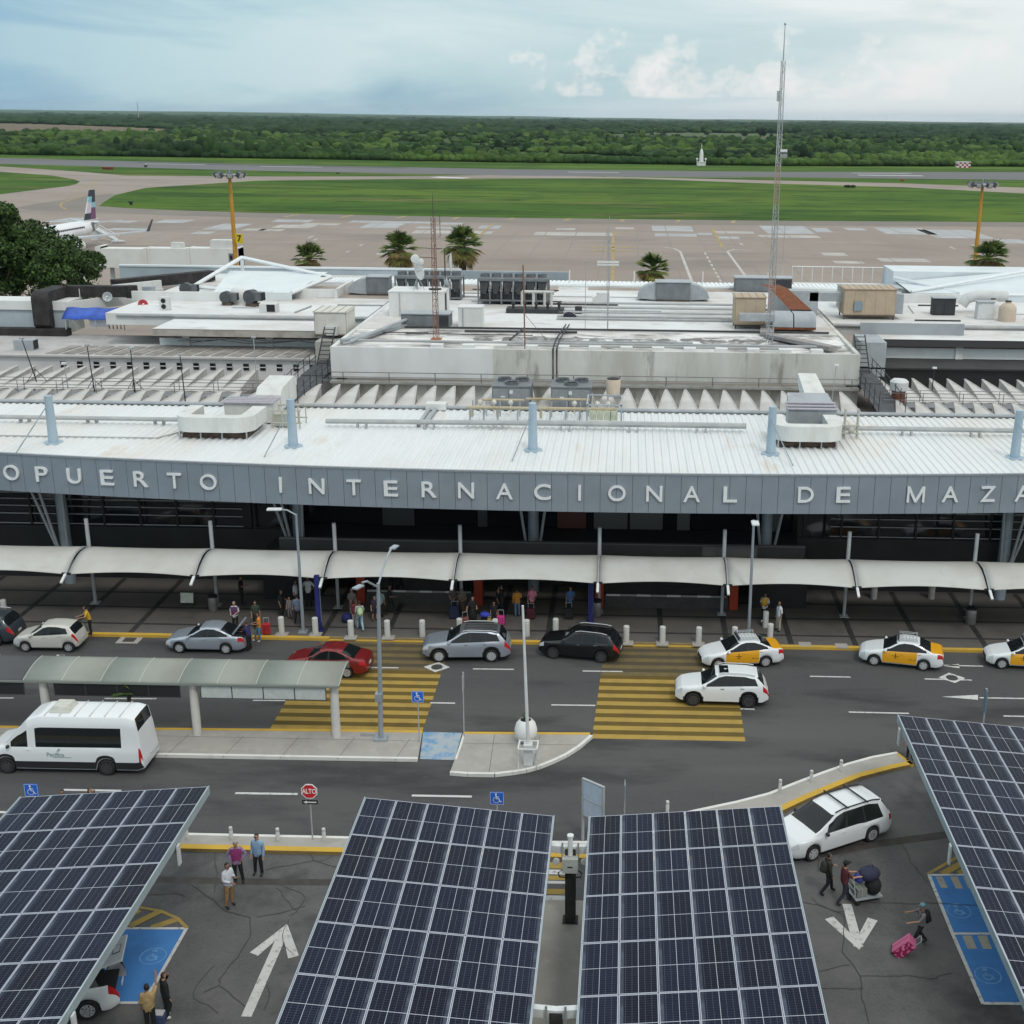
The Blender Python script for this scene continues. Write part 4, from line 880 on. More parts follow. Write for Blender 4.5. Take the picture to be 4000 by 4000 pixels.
# bins and stand
def bin_at(p, lb, r=.27, h=.95):
    t = thing('rubbish_bin', lb, 'rubbish bin', G(*p, .15)); b = MB(); b.lathe([(r*.9,0),(r,.05),(r,h-.12),(r*.95,h-.1)], n=18); b.build('bin_body', mat('bin_steel', (.26,.25,.24), .45, .5, var=.15, scale=2), t, smooth='auto')
    b = MB(); b.lathe([(r*1.05,h-.1),(r*1.05,h),(r*.6,h+.06),(.01,h+.07)], n=18); b.build('bin_lid', black_pl, t, smooth='auto')
bin_at(px(0,1700,(1612,1322))[0], 'grey bin with black lid at a canopy mast left of the black-clad traveller')
bin_at(px(2000,1700,(642,1358))[0], 'grey bin with black lid at the mast beside the dark blue right-hand pillar')
bin_at(px(3000,1700,(1526,1420))[0], 'grey bin with black lid at the foot of the mast above the taxis', .3, 1.0)
t = thing('luggage_rack', 'white panel stand with thin legs standing alone on the left pavement', 'stand', G(*px(0,1700,(1418,1300))[0], .15)); b = MB(); b.obox((0,0,.62),(.75,.06,.62),0,0,rad(-12)); b.build('panel', mat('panel_white', (.5,.53,.47), .6, var=.1), t); b = MB()
for sx in (-.34,.34): b.tube([(sx,-.12,0),(sx,.05,.9)], .02, 6); b.tube([(sx,.3,0),(sx,.02,.8)], .02, 6)
b.tube([(-.36,.05,.93),(.36,.05,.93)], .03, 6); b.build('frame', steel_dark, t)
for p, lb in ((px(3000,1700,(797,1232))[0],'grey ashtray column under the canopy, left of two'),(px(3000,1700,(1231,1232))[0],'grey ashtray column under the canopy, right of two')):
    c = G(*p, .15); b = MB(); b.lathe([(.2,0),(.2,.75),(.24,.78),(.24,.95),(.01,.97)], n=16); o = b.build('ashtray_column', mat('ash_grey', (.30,.29,.28), .6, var=.15), smooth='auto'); o.location = c; tag(o, lb, 'ashtray')

# bus shelter on the median
BS = thing('bus_shelter', 'long shelter with a curved grey green roof on round white columns on the median', 'shelter', (-22,53,.15))
shm = mat_layers('shelter_sheet', (.27,.285,.25), [((.22,.235,.20),.4,.42,.7,.8), ((.32,.33,.30),1.3,.55,.75,.6)], rough=.5)
shd = mat_layers('shelter_sheet_dark', (.085,.09,.095), [((.06,.065,.07),.5,.45,.7,.8)], rough=.5)
def arc(x0, x1, m_, nm):
    b = MB(); n = 12; A_ = []; B_ = []
    for k in range(n+1):
        u = k/n; y = 52.62+2.1*u; z = 2.92+.34*math.sin(u*math.pi*.62)-.03*u
        A_.append((x0,y,z)); B_.append((x1,y,z))
    b.strip(A_, B_); o = b.build('roof_panel', m_, BS, world=True, smooth=True); s_ = o.modifiers.new('thick', 'SOLIDIFY'); s_.thickness = .03
    return A_
def rib(x, r=.02):
    b = MB(); b.tube([(x, 52.62+2.1*k/12, 2.95+.34*math.sin(k/12*math.pi*.62)-.03*k/12) for k in range(13)], r, 6); b.build('roof_rib', mat('rib_pale', (.42,.44,.40), .5), BS, world=True)
arc(-46,-27.6,shd,''); xs_ = [-27.55,-24.0,-20.4,-16.8,-12.95]
for a, c in zip(xs_[:-1], xs_[1:]): arc(a, c, shm, '')
for x in (-31.5,-29.6,-27.57,-25.8,-24.0,-22.2,-20.4,-18.6,-16.8,-14.9,-12.98): rib(x)
b = MB(); b.box(-46,-12.95,52.56,52.61,2.84,2.93); b.box(-46,-12.95,54.72,54.78,2.9,3.17); b.build('edge_beam', mat('beam_grey', (.20,.22,.20), .5), BS, world=True)
for x in (-34.4,-26.85,-19.85,-12.95-.35):
    b = MB(); b.cyl(x,53.0,.15,2.93,.2,20); b.build('column', mat_layers('shelter_column', (.58,.57,.54), [((.46,.44,.41),1.2,.45,.7,.7)]), BS, world=True, smooth='auto')
    b = MB(); b.tube([(x,53,2.75),(x,52.65,2.86)], .05, 6); b.tube([(x,53,2.75),(x,54.7,3.05)], .05, 6); b.build('bracket', mast_m, BS, world=True)
for x0, x1, m_ in ((-34,-27.6,black_pl),(-26.2,-20.35,black_pl),(-19.4,-13.6,mat('banner_white', (.48,.51,.49), .6, var=.06))):
    b = MB(); b.box(x0,x1,52.68,52.73,2.2,2.78); b.build('banner', m_, BS, world=True)
    b = MB(); n = 4
    for k in range(n+1): xx = x0+(x1-x0)*k/n; b.box(xx-.02,xx+.02,52.66,52.678,2.18,2.8)
    b.box(x0,x1,52.66,52.677,2.17,2.2); b.box(x0,x1,52.66,52.677,2.78,2.81); b.build('banner_frame', mat('frame_dark', (.05,.055,.055), .6), BS, world=True)
# lamp posts
def lamp_head(b, c, rz, s=1.0): b.obox(c, (.28*s,.75*s,.09*s), rz, 0)
t = thing('street_lamp', 'tall pale double-armed lamp post on the median in front of the crosswalk', 'street lamp', (-11.2,52.9,.15))
b = MB(); b.tube([(-11.2,52.9,.15),(-11.0,52.9,7.9)], .12, 10, r2=.075); b.box(-11.5,-10.9,52.6,53.2,.15,.24); b.box(-11.36,-11.04,52.72,53.08,2.1,2.5); b.build('pole', pole_m, t, world=True)
b = MB(); b.tube([(-11.0,52.9,7.8),(-10.9,53.6,8.35),(-10.82,54.6,8.7),(-10.8,55.2,8.75)], .05, 8); b.build('arm', pole_m, t, world=True)
b = MB(); b.tube([(-11.0,52.9,7.7),(-11.35,52.2,8.25),(-11.5,51.9,8.3)], .05, 8); b.build('arm', pole_m, t, world=True)
for c, rz in (((-10.72,55.5,8.72),rad(-15)),((-11.62,51.6,8.2),rad(-25))):
    b = MB(); b.obox(c,(.28,.55,.08),rz,0); b.obox((c[0],c[1],c[2]-.05),(.2,.38,.03),rz,1); b.build('lamp_head', [pole_m, glass_clear], t, world=True, bevel=.02)
t = thing('street_lamp', 'grey single-armed lamp post on the pavement under the word INTERNACIONAL', 'street lamp', (-17.95,65.4,.15))
b = MB(); b.tube([(-17.95,65.4,.15),(-17.93,65.4,7.1)], .10, 10, r2=.065); b.box(-18.2,-17.7,65.15,65.65,.15,.22); b.build('pole', pole_m, t, world=True)
b = MB(); b.tube([(-17.93,65.4,7.05),(-18.4,65.4,7.32),(-18.75,65.4,7.35)], .045, 8); b.build('arm', pole_m, t, world=True)
b = MB(); b.obox((-19.1,65.4,7.36),(.8,.36,.09),rad(4)); b.build('lamp_head', white_metal, t, world=True, bevel=.02)
t = thing('street_lamp', 'slim grey lamp post standing behind the leftmost taxi', 'street lamp', (7.05,65.4,.15))
b = MB(); b.tube([(7.05,65.4,.15),(7.03,65.4,7.2)], .10, 10, r2=.065); b.box(6.8,7.3,65.15,65.65,.15,.22); b.build('pole', pole_m, t, world=True)
b = MB(); b.tube([(7.03,65.4,7.15),(7.02,64.9,7.3)], .045, 8); b.build('arm', pole_m, t, world=True)
b = MB(); b.obox((7.02,64.55,7.29),(.40,.7,.1)); b.build('lamp_head', white_metal, t, world=True, bevel=.02)

# signs
sign_blue = mat('sign_blue', (.012,.13,.62), .45); sign_white = mat('sign_white', (.80,.80,.80), .45); sign_red = mat('sign_red', (.55,.022,.028), .45); sign_black = mat('sign_black', (.012,.012,.013), .5)
def text_mesh(s, size, z=0.006):
    cu = bpy.data.curves.new('text', 'FONT'); cu.body = s; cu.align_x = 'CENTER'; cu.align_y = 'CENTER'; cu.size = size; cu.extrude = .002; cu.offset = size*.02
    o = bpy.data.objects.new('text', cu); COL.objects.link(o); bpy.context.view_layer.update()
    me = bpy.data.meshes.new_from_object(o.evaluated_get(bpy.context.evaluated_depsgraph_get())); bpy.data.objects.remove(o); me.materials.clear(); return me
def flat(b, pts, y, m_=0): b.poly([(p[0], y, p[1]) for p in pts], m_)
def stroke(b, pts, w, y, m_=0):
    for a, c in zip(pts[:-1], pts[1:]):
        d = Vector((c[0]-a[0], c[1]-a[1])); n = Vector((-d.y, d.x)).normalized()*w/2; e = d.normalized()*w*.3
        b.poly([(a[0]-n.x-e.x,y,a[1]-n.y-e.y),(c[0]-n.x+e.x,y,c[1]-n.y+e.y),(c[0]+n.x+e.x,y,c[1]+n.y+e.y),(a[0]+n.x-e.x,y,a[1]+n.y-e.y)], m_)
def wheelchair_sign(loc, zc, lb, s=.56):
    t = thing('accessible_sign', lb, 'road sign', loc); b = MB(); b.tube([(0,.03,0),(0,.03,zc-.2)], .028, 8); b.build('post', mast_m, t)
    h = s/2; b = MB(); b.box(-h,h,-.012,.012,zc-h,zc+h,0); b.build('plate', sign_blue, t, bevel=.01)
    b = MB(); y = -.018
    q = h*.93
    for a, c in (((-q,q),(q,q)),((q,q),(q,-q)),((q,-q),(-q,-q)),((-q,-q),(-q,q))): stroke(b, [(a[0],zc+a[1]),(c[0],zc+c[1])], .012, y)
    k = s/.56
    flat(b, [(-.035*k+.042*k*math.cos(j*.7854), zc+.19*k+.042*k*math.sin(j*.7854)) for j in range(8)], y)
    stroke(b, [(-.035*k,zc+.13*k),(-.025*k,zc-.01*k),(.08*k,zc-.01*k),(.13*k,zc-.15*k),(.18*k,zc-.13*k)], .042*k, y-.002); stroke(b, [(-.03*k,zc+.07*k),(.08*k,zc+.07*k)], .034*k, y-.003)
    stroke(b, [(-.02*k+.125*k*math.cos(j), zc-.07*k+.125*k*math.sin(j)) for j in np.linspace(2.2,6.0,12)], .036*k, y-.004)
    b.build('symbol', sign_white, t)
wheelchair_sign((-9.36,52.62,.15), 2.32, 'blue wheelchair sign on the median beside the blue ramp')
wheelchair_sign((-23.44,44.2,.15), 2.0, 'blue wheelchair sign behind the left solar roof, in front of the white van')
wheelchair_sign((-4.86,44.2,.15), 2.06, 'blue wheelchair sign just behind the middle solar roof')
t = thing('stop_sign', 'red octagonal ALTO sign with a one way arrow plate below', 'stop sign', (-12.31,44.2,.15))
b = MB(); b.tube([(0,.04,0),(0,.04,2.5)], .03, 8); b.build('post', mast_m, t)
b = MB(); zc = 2.2; oc = lambda r, y: [(r*math.cos(rad(22.5+45*k)), y, zc+r*math.sin(rad(22.5+45*k))) for k in range(8)]
b.add(oc(.34,-.012)+oc(.34,.012), [tuple(range(8)), tuple(range(15,7,-1))]+[(k,(k+1)%8,8+(k+1)%8,8+k) for k in range(8)], 0); b.poly(oc(.305,-.016), 1); b.build('plate', [sign_white, sign_red], t)
me = text_mesh('ALTO', .24); me.materials.append(sign_white); o = link(me, 'lettering', t, (0,-.02,zc)); o.rotation_euler = (rad(90),0,0); o.scale = (.92,1.25,1)
b = MB(); b.box(-.31,.31,-.012,.012,1.63,1.81,0); b.build('arrow_plate', sign_black, t)
b = MB(); stroke(b, [(-.12,1.72),(.25,1.72)], .05, -.018); flat(b, [(-.27,1.72),(-.12,1.655),(-.12,1.785)], -.019); b.build('arrow_symbol', sign_white, t)
t = thing('sign_post', 'grey post carrying a sign seen edge-on at the right end of the blue ramp', 'sign post', (-7.36,53.3,.15)); b = MB(); b.tube([(0,0,0),(.02,0,3.3)], .028, 8); b.build('post', mast_m, t); b = MB(); b.obox((.02,0,2.75),(.03,.55,.8)); b.build('plate', mast_m, t)
t = thing('sign_post', 'grey post with a sign seen edge-on standing on the curved kerb by the solar roof', 'sign post', (.2,44.5,.15)); b = MB(); b.tube([(0,0,0),(0,0,2.7)], .028, 8); b.build('post', mast_m, t); b = MB(); b.obox((0,0,2.35),(.03,.5,.7)); b.build('plate', mat('sign_back_grey', (.26,.30,.33), .5, .3), t)
t = thing('sign_post', 'blue grey post with an edge-on sign behind the right solar roof', 'sign post', (16.3,51.6,0)); b = MB(); b.tube([(0,0,0),(-.05,0,3.9)], .04, 8); b.build('post', mast_m, t); b = MB(); b.obox((-.05,0,3.3),(.06,.34,1.1)); b.build('plate', mat('plate_bluegrey', (.14,.20,.25), .5), t)
t = thing('notice_board', 'pale blue framed notice board seen at a slant between the middle solar roofs', 'notice board', (-1.05,44.3,.15), rad(-38)); b = MB(); b.box(-.5,.5,-.03,.03,1.2,2.75,0); b.build('board', mat('board_blue', (.42,.50,.60), .5, var=.06), t)
b = MB()
for x in (-.52,.52): b.box(x-.035,x+.035,-.05,.05,0,2.8)
b.box(-.49,.49,-.05,.05,2.75,2.8); b.box(-.49,.49,-.05,.05,1.15,1.2); b.box(-.49,.49,-.045,.045,1.9,1.93); b.build('frame', mast_m, t)
# planter and barrier on the island
t = thing('flower_pot', 'big round white egg-shaped pot with a small leafy plant on the island', 'planter', (-4.42,52.95,.15)); b = MB(); b.lathe([(.22,.0),(.40,.12),(.52,.42),(.53,.62),(.45,.92),(.30,1.1),(.27,1.12),(.25,1.08)], n=28, cap=False); b.build('pot', mat_layers('pot_white', (.72,.72,.70), [((.55,.54,.5),2,.5,.75,.6)]), t, smooth='auto')
b = MB(); b.cyl(0,0,1.0,1.06,.26,20); b.build('soil', mat('soil', (.03,.024,.018), .9), t)
b = MB()
for k in range(16):
    a = k*2.4; L_ = rng.uniform(.35,.6); e = rng.uniform(.5,1.2); d = Vector((math.cos(a)*math.cos(e),math.sin(a)*math.cos(e),math.sin(e))); s_ = Vector((-math.sin(a),math.cos(a),0))*.035; p0 = Vector((0,0,1.06)); m1 = p0+d*L_*.6; tip = p0+d*L_+Vector((0,0,-.08))
    b.add([p0-s_*.3,m1-s_,tip,m1+s_,p0+s_*.3], [(0,1,2,3,4)])
b.build('plant', mat('plant_green', (.028,.055,.02), .7, var=.3, scale=6), t)
t = thing('barrier_gate', 'white raised barrier boom with its cabinet and guard rail on the island', 'barrier', (-4.14,50.75,.15))
b = MB(); b.tube([(0,0,1.0),(-.2,.15,7.6)], .085, 10, r2=.05); b.build('boom', white_metal, t); b = MB(); b.box(-.2,.2,-.2,.2,0,1.05); b.build('cabinet', mat('cabinet_white', (.58,.60,.60), .5, var=.08), t, bevel=.03)
b = MB()
for x in (-.42,.42): b.tube([(x,-.35,0),(x,-.35,.95),(x,.45,.95),(x,.45,0)], .04, 8)
b.tube([(-.42,-.35,.93),(.42,-.35,.93)], .035, 8); b.tube([(-.42,.45,.93),(.42,.45,.93)], .035, 8); b.build('guard_rail', white_metal, t)
for x in (-.2,.2): pass

# ------------------------------------------------------------------ solar carports
cell = bpy.data.materials.new('solar_cell'); cell.use_nodes = True
_N = cell.node_tree.nodes; _L = cell.node_tree.links; _b = _N['Principled BSDF']
_b.inputs['Roughness'].default_value = .18; _b.inputs['Specular IOR Level'].default_value = .08
_o = _N.new('ShaderNodeObjectInfo'); _r = _N.new('ShaderNodeValToRGB'); _r.color_ramp.elements[0].color = (.0045,.006,.015,1); _r.color_ramp.elements[1].color = (.008,.013,.030,1)
_L.new(_o.outputs['Random'], _r.inputs[0])
_t = _N.new('ShaderNodeTexCoord'); _n = _N.new('ShaderNodeTexNoise'); _n.inputs['Scale'].default_value = 1.4; _n.inputs['Detail'].default_value = 5; _L.new(_t.outputs['Object'], _n.inputs['Vector'])
_d = _N.new('ShaderNodeValToRGB'); _d.color_ramp.elements[0].position = .5; _d.color_ramp.elements[0].color = (0,0,0,1); _d.color_ramp.elements[1].position = .8; _d.color_ramp.elements[1].color = (.2,.2,.2,1); _L.new(_n.outputs[0], _d.inputs[0])
_x = _N.new('ShaderNodeMix'); _x.data_type = 'RGBA'; _x.inputs[7].default_value = (.04,.05,.07,1); _L.new(_d.outputs[0], _x.inputs[0]); _L.new(_r.outputs[0], _x.inputs[6]); _L.new(_x.outputs[2], _b.inputs['Base Color'])
frame_al = mat('panel_frame', (.46,.48,.55), .4, .3, var=.08, scale=3); busbar = mat('cell_busbar', (.10,.11,.145), .5, spec=.1); dustm = mat_layers('panel_dust', (.012,.018,.034), [((.085,.11,.155),2.2,.42,.72,.8,(1,.6,1))], rough=.4)
MW, ML = 1.178, 2.50
def module(low):
    b = MB(); w, l = MW/2-.010, ML/2-.018; f = .026
    b.box(-w,w,-l,l,-.035,-.004,0); b.poly([(-w+f,-l+f,0),(w-f,-l+f,0),(w-f,l-f,0),(-w+f,l-f,0)],1)
    for q in (((-w,-l),(w,-l+f)),((-w,l-f),(w,l)),((-w,-l+f),(-w+f,l-f)),((w-f,-l+f),(w,l-f))): b.box(q[0][0],q[1][0],q[0][1],q[1][1],-.003,.005,0)
    b.poly([(-w+f,-.011,.002),(w-f,-.011,.002),(w-f,.011,.002),(-w+f,.011,.002)],2)
    for k in range(1,6):
        x = -w+2*w*k/6; h = .007 if k == 3 else .004; b.poly([(x-h,-l+f,.0015),(x+h,-l+f,.0015),(x+h,l-f,.0015),(x-h,l-f,.0015)],2 if k == 3 else 3)
    for k in range(1,24):
        if k == 12: continue
        y = -l+2*l*k/24; b.poly([(-w+f,y-.0025,.001),(w-f,y-.0025,.001),(w-f,y+.0025,.001),(-w+f,y+.0025,.001)],3)
    x0 = (w-f-.11) if low > 0 else (-w+f); b.poly([(x0,-l+f,.0008),(x0+.11,-l+f,.0008),(x0+.11,l-f,.0008),(x0,l-f,.0008)],4)
    o = b.build('solar_panel', [frame_al, cell, mat('cell_midline', (.46,.48,.54), .4), busbar, dustm]); d = o.data; bpy.data.objects.remove(o); return d
mod_r, mod_l = module(1), module(-1)
edge_m = mat('carport_edge', (.36,.43,.45), .5, .2, var=.08, scale=1); beam_w = mat('beam_white', (.60,.61,.61), .5, .1, var=.08)
def carport(name, lb, xh, zh, xl, zl, ytop, rows, cols=6):
    """xh,zh: high outer edge; xl,zl: low inner edge"""
    xa, za, xb, zb = (xh,zh,xl,zl) if xh < xl else (xl,zl,xh,zh)
    t = thing(name, lb, 'solar carport', ((xa+xb)/2, ytop-rows*ML/2, 0)); ang = math.atan2(zb-za, xb-xa); L_ = math.hypot(xb-xa, zb-za); low = 1 if zb < za else -1
    ux, uz = math.cos(ang), math.sin(ang)
    for c in range(cols):
        for r in range(rows):
            s_ = (c+.5)*L_/cols
            o = link(mod_r if low > 0 else mod_l, 'solar_panel', t); o.location = Vector((xa+ux*s_, ytop-(r+.5)*ML, za+uz*s_)) - t.location; o.rotation_euler = (rng.uniform(-.004,.004),-ang+rng.uniform(-.004,.004),0); o.scale = (L_/cols/MW,1,1)
    y0 = ytop-rows*ML
    b = MB(); e = .07
    b.box(xh-(.03 if xh < xl else -.0),xh+(.0 if xh < xl else .03),y0,ytop,zh-.30,zh+.03); b.box(xl-(0 if xh < xl else .03),xl+(.03 if xh < xl else 0),y0,ytop,zl-.16,zl+.02)
    b.build('edge_trim', edge_m, t, world=True)
    b = MB()
    for r in range(rows*2+1):
        y = ytop-.1-r*(rows*ML-.2)/(rows*2); b.add([(xa,y-.04,za-.04),(xb,y-.04,zb-.04),(xb,y+.04,zb-.04),(xa,y+.04,za-.04),(xa,y-.04,za-.14),(xb,y-.04,zb-.14),(xb,y+.04,zb-.14),(xa,y+.04,za-.14)], [(0,1,2,3),(7,6,5,4),(0,4,5,1),(2,6,7,3)])
    b.build('purlin', mat('purlin_grey', (.34,.36,.37), .5, .3), t, world=True)
    return t
C2 = carport('solar_carport', 'dark blue solar roof left of the black post, sloping towards it', -9.36,4.0,-2.42,3.4,41.0,8)
C3 = carport('solar_carport', 'dark blue solar roof right of the black post, next to the white minivan', 5.88,4.0,-1.10,3.4,41.0,8)
C1 = carport('solar_carport', 'purple tinged solar roof at lower left over the open white car', -15.15,4.3,-22.2,3.7,41.05,8)
C4 = carport('solar_carport', 'pale solar roof at right over the two blue parking bays', 11.7,4.0,18.75,3.4,48.6,10)
def support(x, y, parts_low, C, ends, box=False):
    """steel column with a V beam reaching under the roofs beside it"""
    t = C; b = MB(); b.box(x-.19,x+.19,y-.16,y-.10,0,3.15); b.box(x-.19,x+.19,y+.10,y+.16,0,3.15); b.box(x-.03,x+.03,y-.099,y+.099,0,3.15); b.box(x-.28,x+.28,y-.26,y+.26,.14,.17)
    b.build('column', mat_layers('column_dark', (.028,.027,.027), [((.06,.055,.05),2,.45,.7,.7)], rough=.6), t, world=True)
    b = MB()
    for xe, ze in ends:
        p0 = Vector((x,y,3.12)); p1 = Vector((xe,y,ze-.16)); d = p1-p0; h = .11
        b.add([p0+Vector((0,-h,-.2)),p1+Vector((0,-h,-.06)),p1+Vector((0,h,-.06)),p0+Vector((0,h,-.2)),p0+Vector((0,-h,.1)),p1+Vector((0,-h,.06)),p1+Vector((0,h,.06)),p0+Vector((0,h,.1))], [(3,2,1,0),(4,5,6,7),(0,1,5,4),(1,2,6,5),(2,3,7,6),(3,0,4,7)])
    b.build('beam', beam_w, t, world=True)
    b = MB()
    for dx in (-.28,.28): b.box(x+dx-.035,x+dx+.035,y-.2,y-.13,2.75,3.45)
    b.build('clamp', mat('clamp_steel', (.45,.45,.45), .4, .6), t, world=True)
support(-1.72,39.3,None,C3,((-9.3,4.0),(5.85,4.0))); support(-1.75,30.7,None,C3,((-9.3,4.0),(5.85,4.0)))
support(-22.8,39.0,None,C1,((-15.2,4.25),)); support(-22.8,30.4,None,C1,((-15.2,4.25),)); support(19.3,46.5,None,C4,((11.75,3.98),)); support(19.3,38.0,None,C4,((11.75,3.98),)); support(19.3,29.5,None,C4,((11.75,3.98),))
for C, xs_e, z_e, ys_ in ((C1,-15.1,4.1,(37.4,28.9)),(C4,11.66,3.8,(47.7,38.9))):
    for y in ys_:
        b = MB(); b.obox((xs_e+(.06 if C is C1 else -.06),y,z_e-.35),(.06,.22,.75),0); b.build('end_plate', beam_w, C, world=True)
t = thing('junction_box', 'grey electric box with loops of cable strapped to the black carport post', 'electric box', (-1.72,39.0,2.65)); b = MB(); b.box(-.28,.28,-.14,.13,-.28,.28,0); b.box(-.09,.09,-.145,-.141,-.06,.0,1); b.build('box', [mat('box_grey', (.42,.44,.42), .5, var=.08), black_pl], t, bevel=.02)
b = MB()
for s_ in (-1,1): b.tube([(s_*.28,-.05,-.2),(s_*.42,-.05,-.32),(s_*.38,-.05,-.48),(s_*.15,-.05,-.5),(s_*.1,-.02,-.3)], .028, 8)
b.build('cable', black_pl, t, smooth='auto')
for dx in (-.85,-.5,.5,.85): b = MB(); b.lathe([(.01,-.06),(.12,-.05),(.13,0),(.01,.02)], (dx,.02,.12), 14, 0, 'Y'); b.build('floodlight', glass_clear, t, smooth='auto')
b = MB(); b.cyl(0,.12,.3,1.05,.09,14); b.cyl(0,.12,1.05,1.12,.12,14); b.build('vent_pipe', white_metal, t, smooth='auto')
# ------------------------------------------------------------------ vehicles
def paint(name, c, metal=.0, rough=.32): return mat(name, c, rough, metal, coat=.5)
tyre_m = mat('tyre_rubber', (.014,.014,.014), .8, var=.3, scale=6); rim_m = mat('alloy_rim', (.58,.59,.60), .35, .4); rim_dark = mat('alloy_rim_dark', (.10,.10,.105), .4, .5)
car_glass = mat('car_glass', (.010,.013,.015), .05, spec=.4); trim_m = mat('black_trim', (.018,.018,.019), .55); lamp_red = mat('tail_lamp_red', (.42,.012,.016), .2); lamp_clear = mat('head_lamp', (.52,.55,.56), .12)
chrome = mat('chrome', (.55,.56,.57), .2, .8); plate_m = mat('number_plate', (.62,.62,.60), .5); well_m = mat('wheel_well', (.006,.006,.006), .9)
def lerp_pts(P, x):
    if x <= P[0][0]: return P[0][1]
    for (a, va), (b, vb) in zip(P[:-1], P[1:]):
        if x <= b: u = (x-a)/(b-a); u = u*u*(3-2*u)*.35+u*.65; return va+(vb-va)*u
    return P[-1][1]
# kind: wheelbase, front overhang, length, width, wheel radius, roof profile, belt line, window start/end, pillars, screen, rear glass
KIND = {
 'hatch': dict(wb=2.38, fo=.72, L=3.62, W=1.62, R=.29, top=[(0,.62),(.10,.74),(.30,.86),(.85,.98),(1.02,1.03),(1.62,1.44),(2.0,1.50),(2.6,1.50),(3.22,1.42),(3.46,1.04),(3.56,.84),(3.62,.66)], belt=[(0,.8),(1.0,.93),(3.3,1.08)], win=(1.28,3.05), pil=(2.02,), scr=(1.02,1.62), rear=(3.22,3.47), doors=((.98,2.02),(2.02,2.85)), hatch=True),
 'sedan': dict(wb=2.58, fo=.82, L=4.42, W=1.72, R=.31, top=[(0,.58),(.10,.70),(.32,.80),(.95,.93),(1.25,.99),(1.95,1.40),(2.3,1.46),(2.85,1.45),(3.20,1.36),(3.80,1.06),(4.25,1.02),(4.37,.94),(4.42,.66)], belt=[(0,.8),(1.2,.92),(3.7,1.02)], win=(1.55,3.42), pil=(2.42,), scr=(1.25,1.93), rear=(3.14,3.76), doors=((1.22,2.42),(2.42,3.35)), hatch=False),
 'suv': dict(wb=2.72, fo=.88, L=4.58, W=1.84, R=.35, top=[(0,.72),(.10,.86),(.30,.98),(1.0,1.08),(1.28,1.12),(1.95,1.58),(2.4,1.66),(3.5,1.64),(4.05,1.55),(4.36,1.12),(4.48,.98),(4.58,.72)], belt=[(0,.9),(1.2,1.05),(4.2,1.16)], win=(1.6,3.95), pil=(2.48,3.35), scr=(1.28,1.95), rear=(4.04,4.36), doors=((1.22,2.48),(2.48,3.45)), hatch=True, rails=True),
 'minivan': dict(wb=3.0, fo=.98, L=5.12, W=1.98, R=.34, top=[(0,.66),(.10,.82),(.35,.95),(.95,1.06),(1.15,1.12),(2.05,1.62),(2.5,1.71),(4.0,1.71),(4.62,1.62),(4.92,1.12),(5.04,.96),(5.12,.70)], belt=[(0,.85),(1.1,1.02),(3.2,1.03),(3.6,.98),(4.8,1.0)], win=(1.75,4.45), pil=(2.62,3.62), scr=(1.15,2.05), rear=(4.62,4.92), doors=((1.4,2.62),(2.62,3.75)), hatch=True, rails=True, bars=True),
 'van': dict(wb=4.45, fo=1.05, L=7.15, W=2.02, R=.37, top=[(0,.80),(.12,1.05),(.35,1.18),(.95,1.34),(1.05,1.40),(1.72,2.20),(2.15,2.60),(2.7,2.76),(6.5,2.76),(6.88,2.66),(7.0,2.0),(7.08,1.2),(7.15,.70)], belt=[(0,1.0),(1.0,1.30),(7,1.34)], win=(1.35,2.1), pil=(), scr=(1.05,1.85), rear=(6.86,6.98), doors=((1.15,2.3),), hatch=True, strip=(2.42,6.25)),
}
def make_wheel(R, w, rm, spokes=5):
    b = MB(); b.lathe([(R*.62,-w/2),(R*.93,-w/2),(R,-w/2+.03),(R,w/2-.03),(R*.93,w/2),(R*.62,w/2)], n=26, axis='Y', cap=False)
    b.lathe([(R*.62,-w/2+.04),(.01,-w/2+.06)], n=20, axis='Y', cap=False); o = b.build('tyre', tyre_m, smooth='auto'); d1 = o.data; bpy.data.objects.remove(o)
    b = MB(); y = -w/2
    b.lathe([(R*.66,y+.0),(R*.66,y-.006),(R*.58,y-.006),(R*.58,y+.03)], n=26, axis='Y', cap=False); b.lathe([(.01,y-.014),(R*.16,y-.012),(R*.18,y+.02)], n=14, axis='Y', cap=False)
    for k in range(spokes):
        a = 2*math.pi*k/spokes; c, s_ = math.cos(a), math.sin(a); t_ = .045*R/.33
        for q in (-1, 1) if spokes <= 6 else (0,):
            r0, r1 = .12*R, .6*R; o2 = q*t_*1.2
            pts = [(r0,-t_+o2*.4),(r1,-t_*.8+o2*1.3),(r1,t_*.8+o2*1.3),(r0,t_+o2*.4)]
            b.poly([(x*c-z*s_, y-.009, x*s_+z*c) for x, z in pts])
    o = b.build('rim', rm, smooth='auto'); d2 = o.data; bpy.data.objects.remove(o); return d1, d2
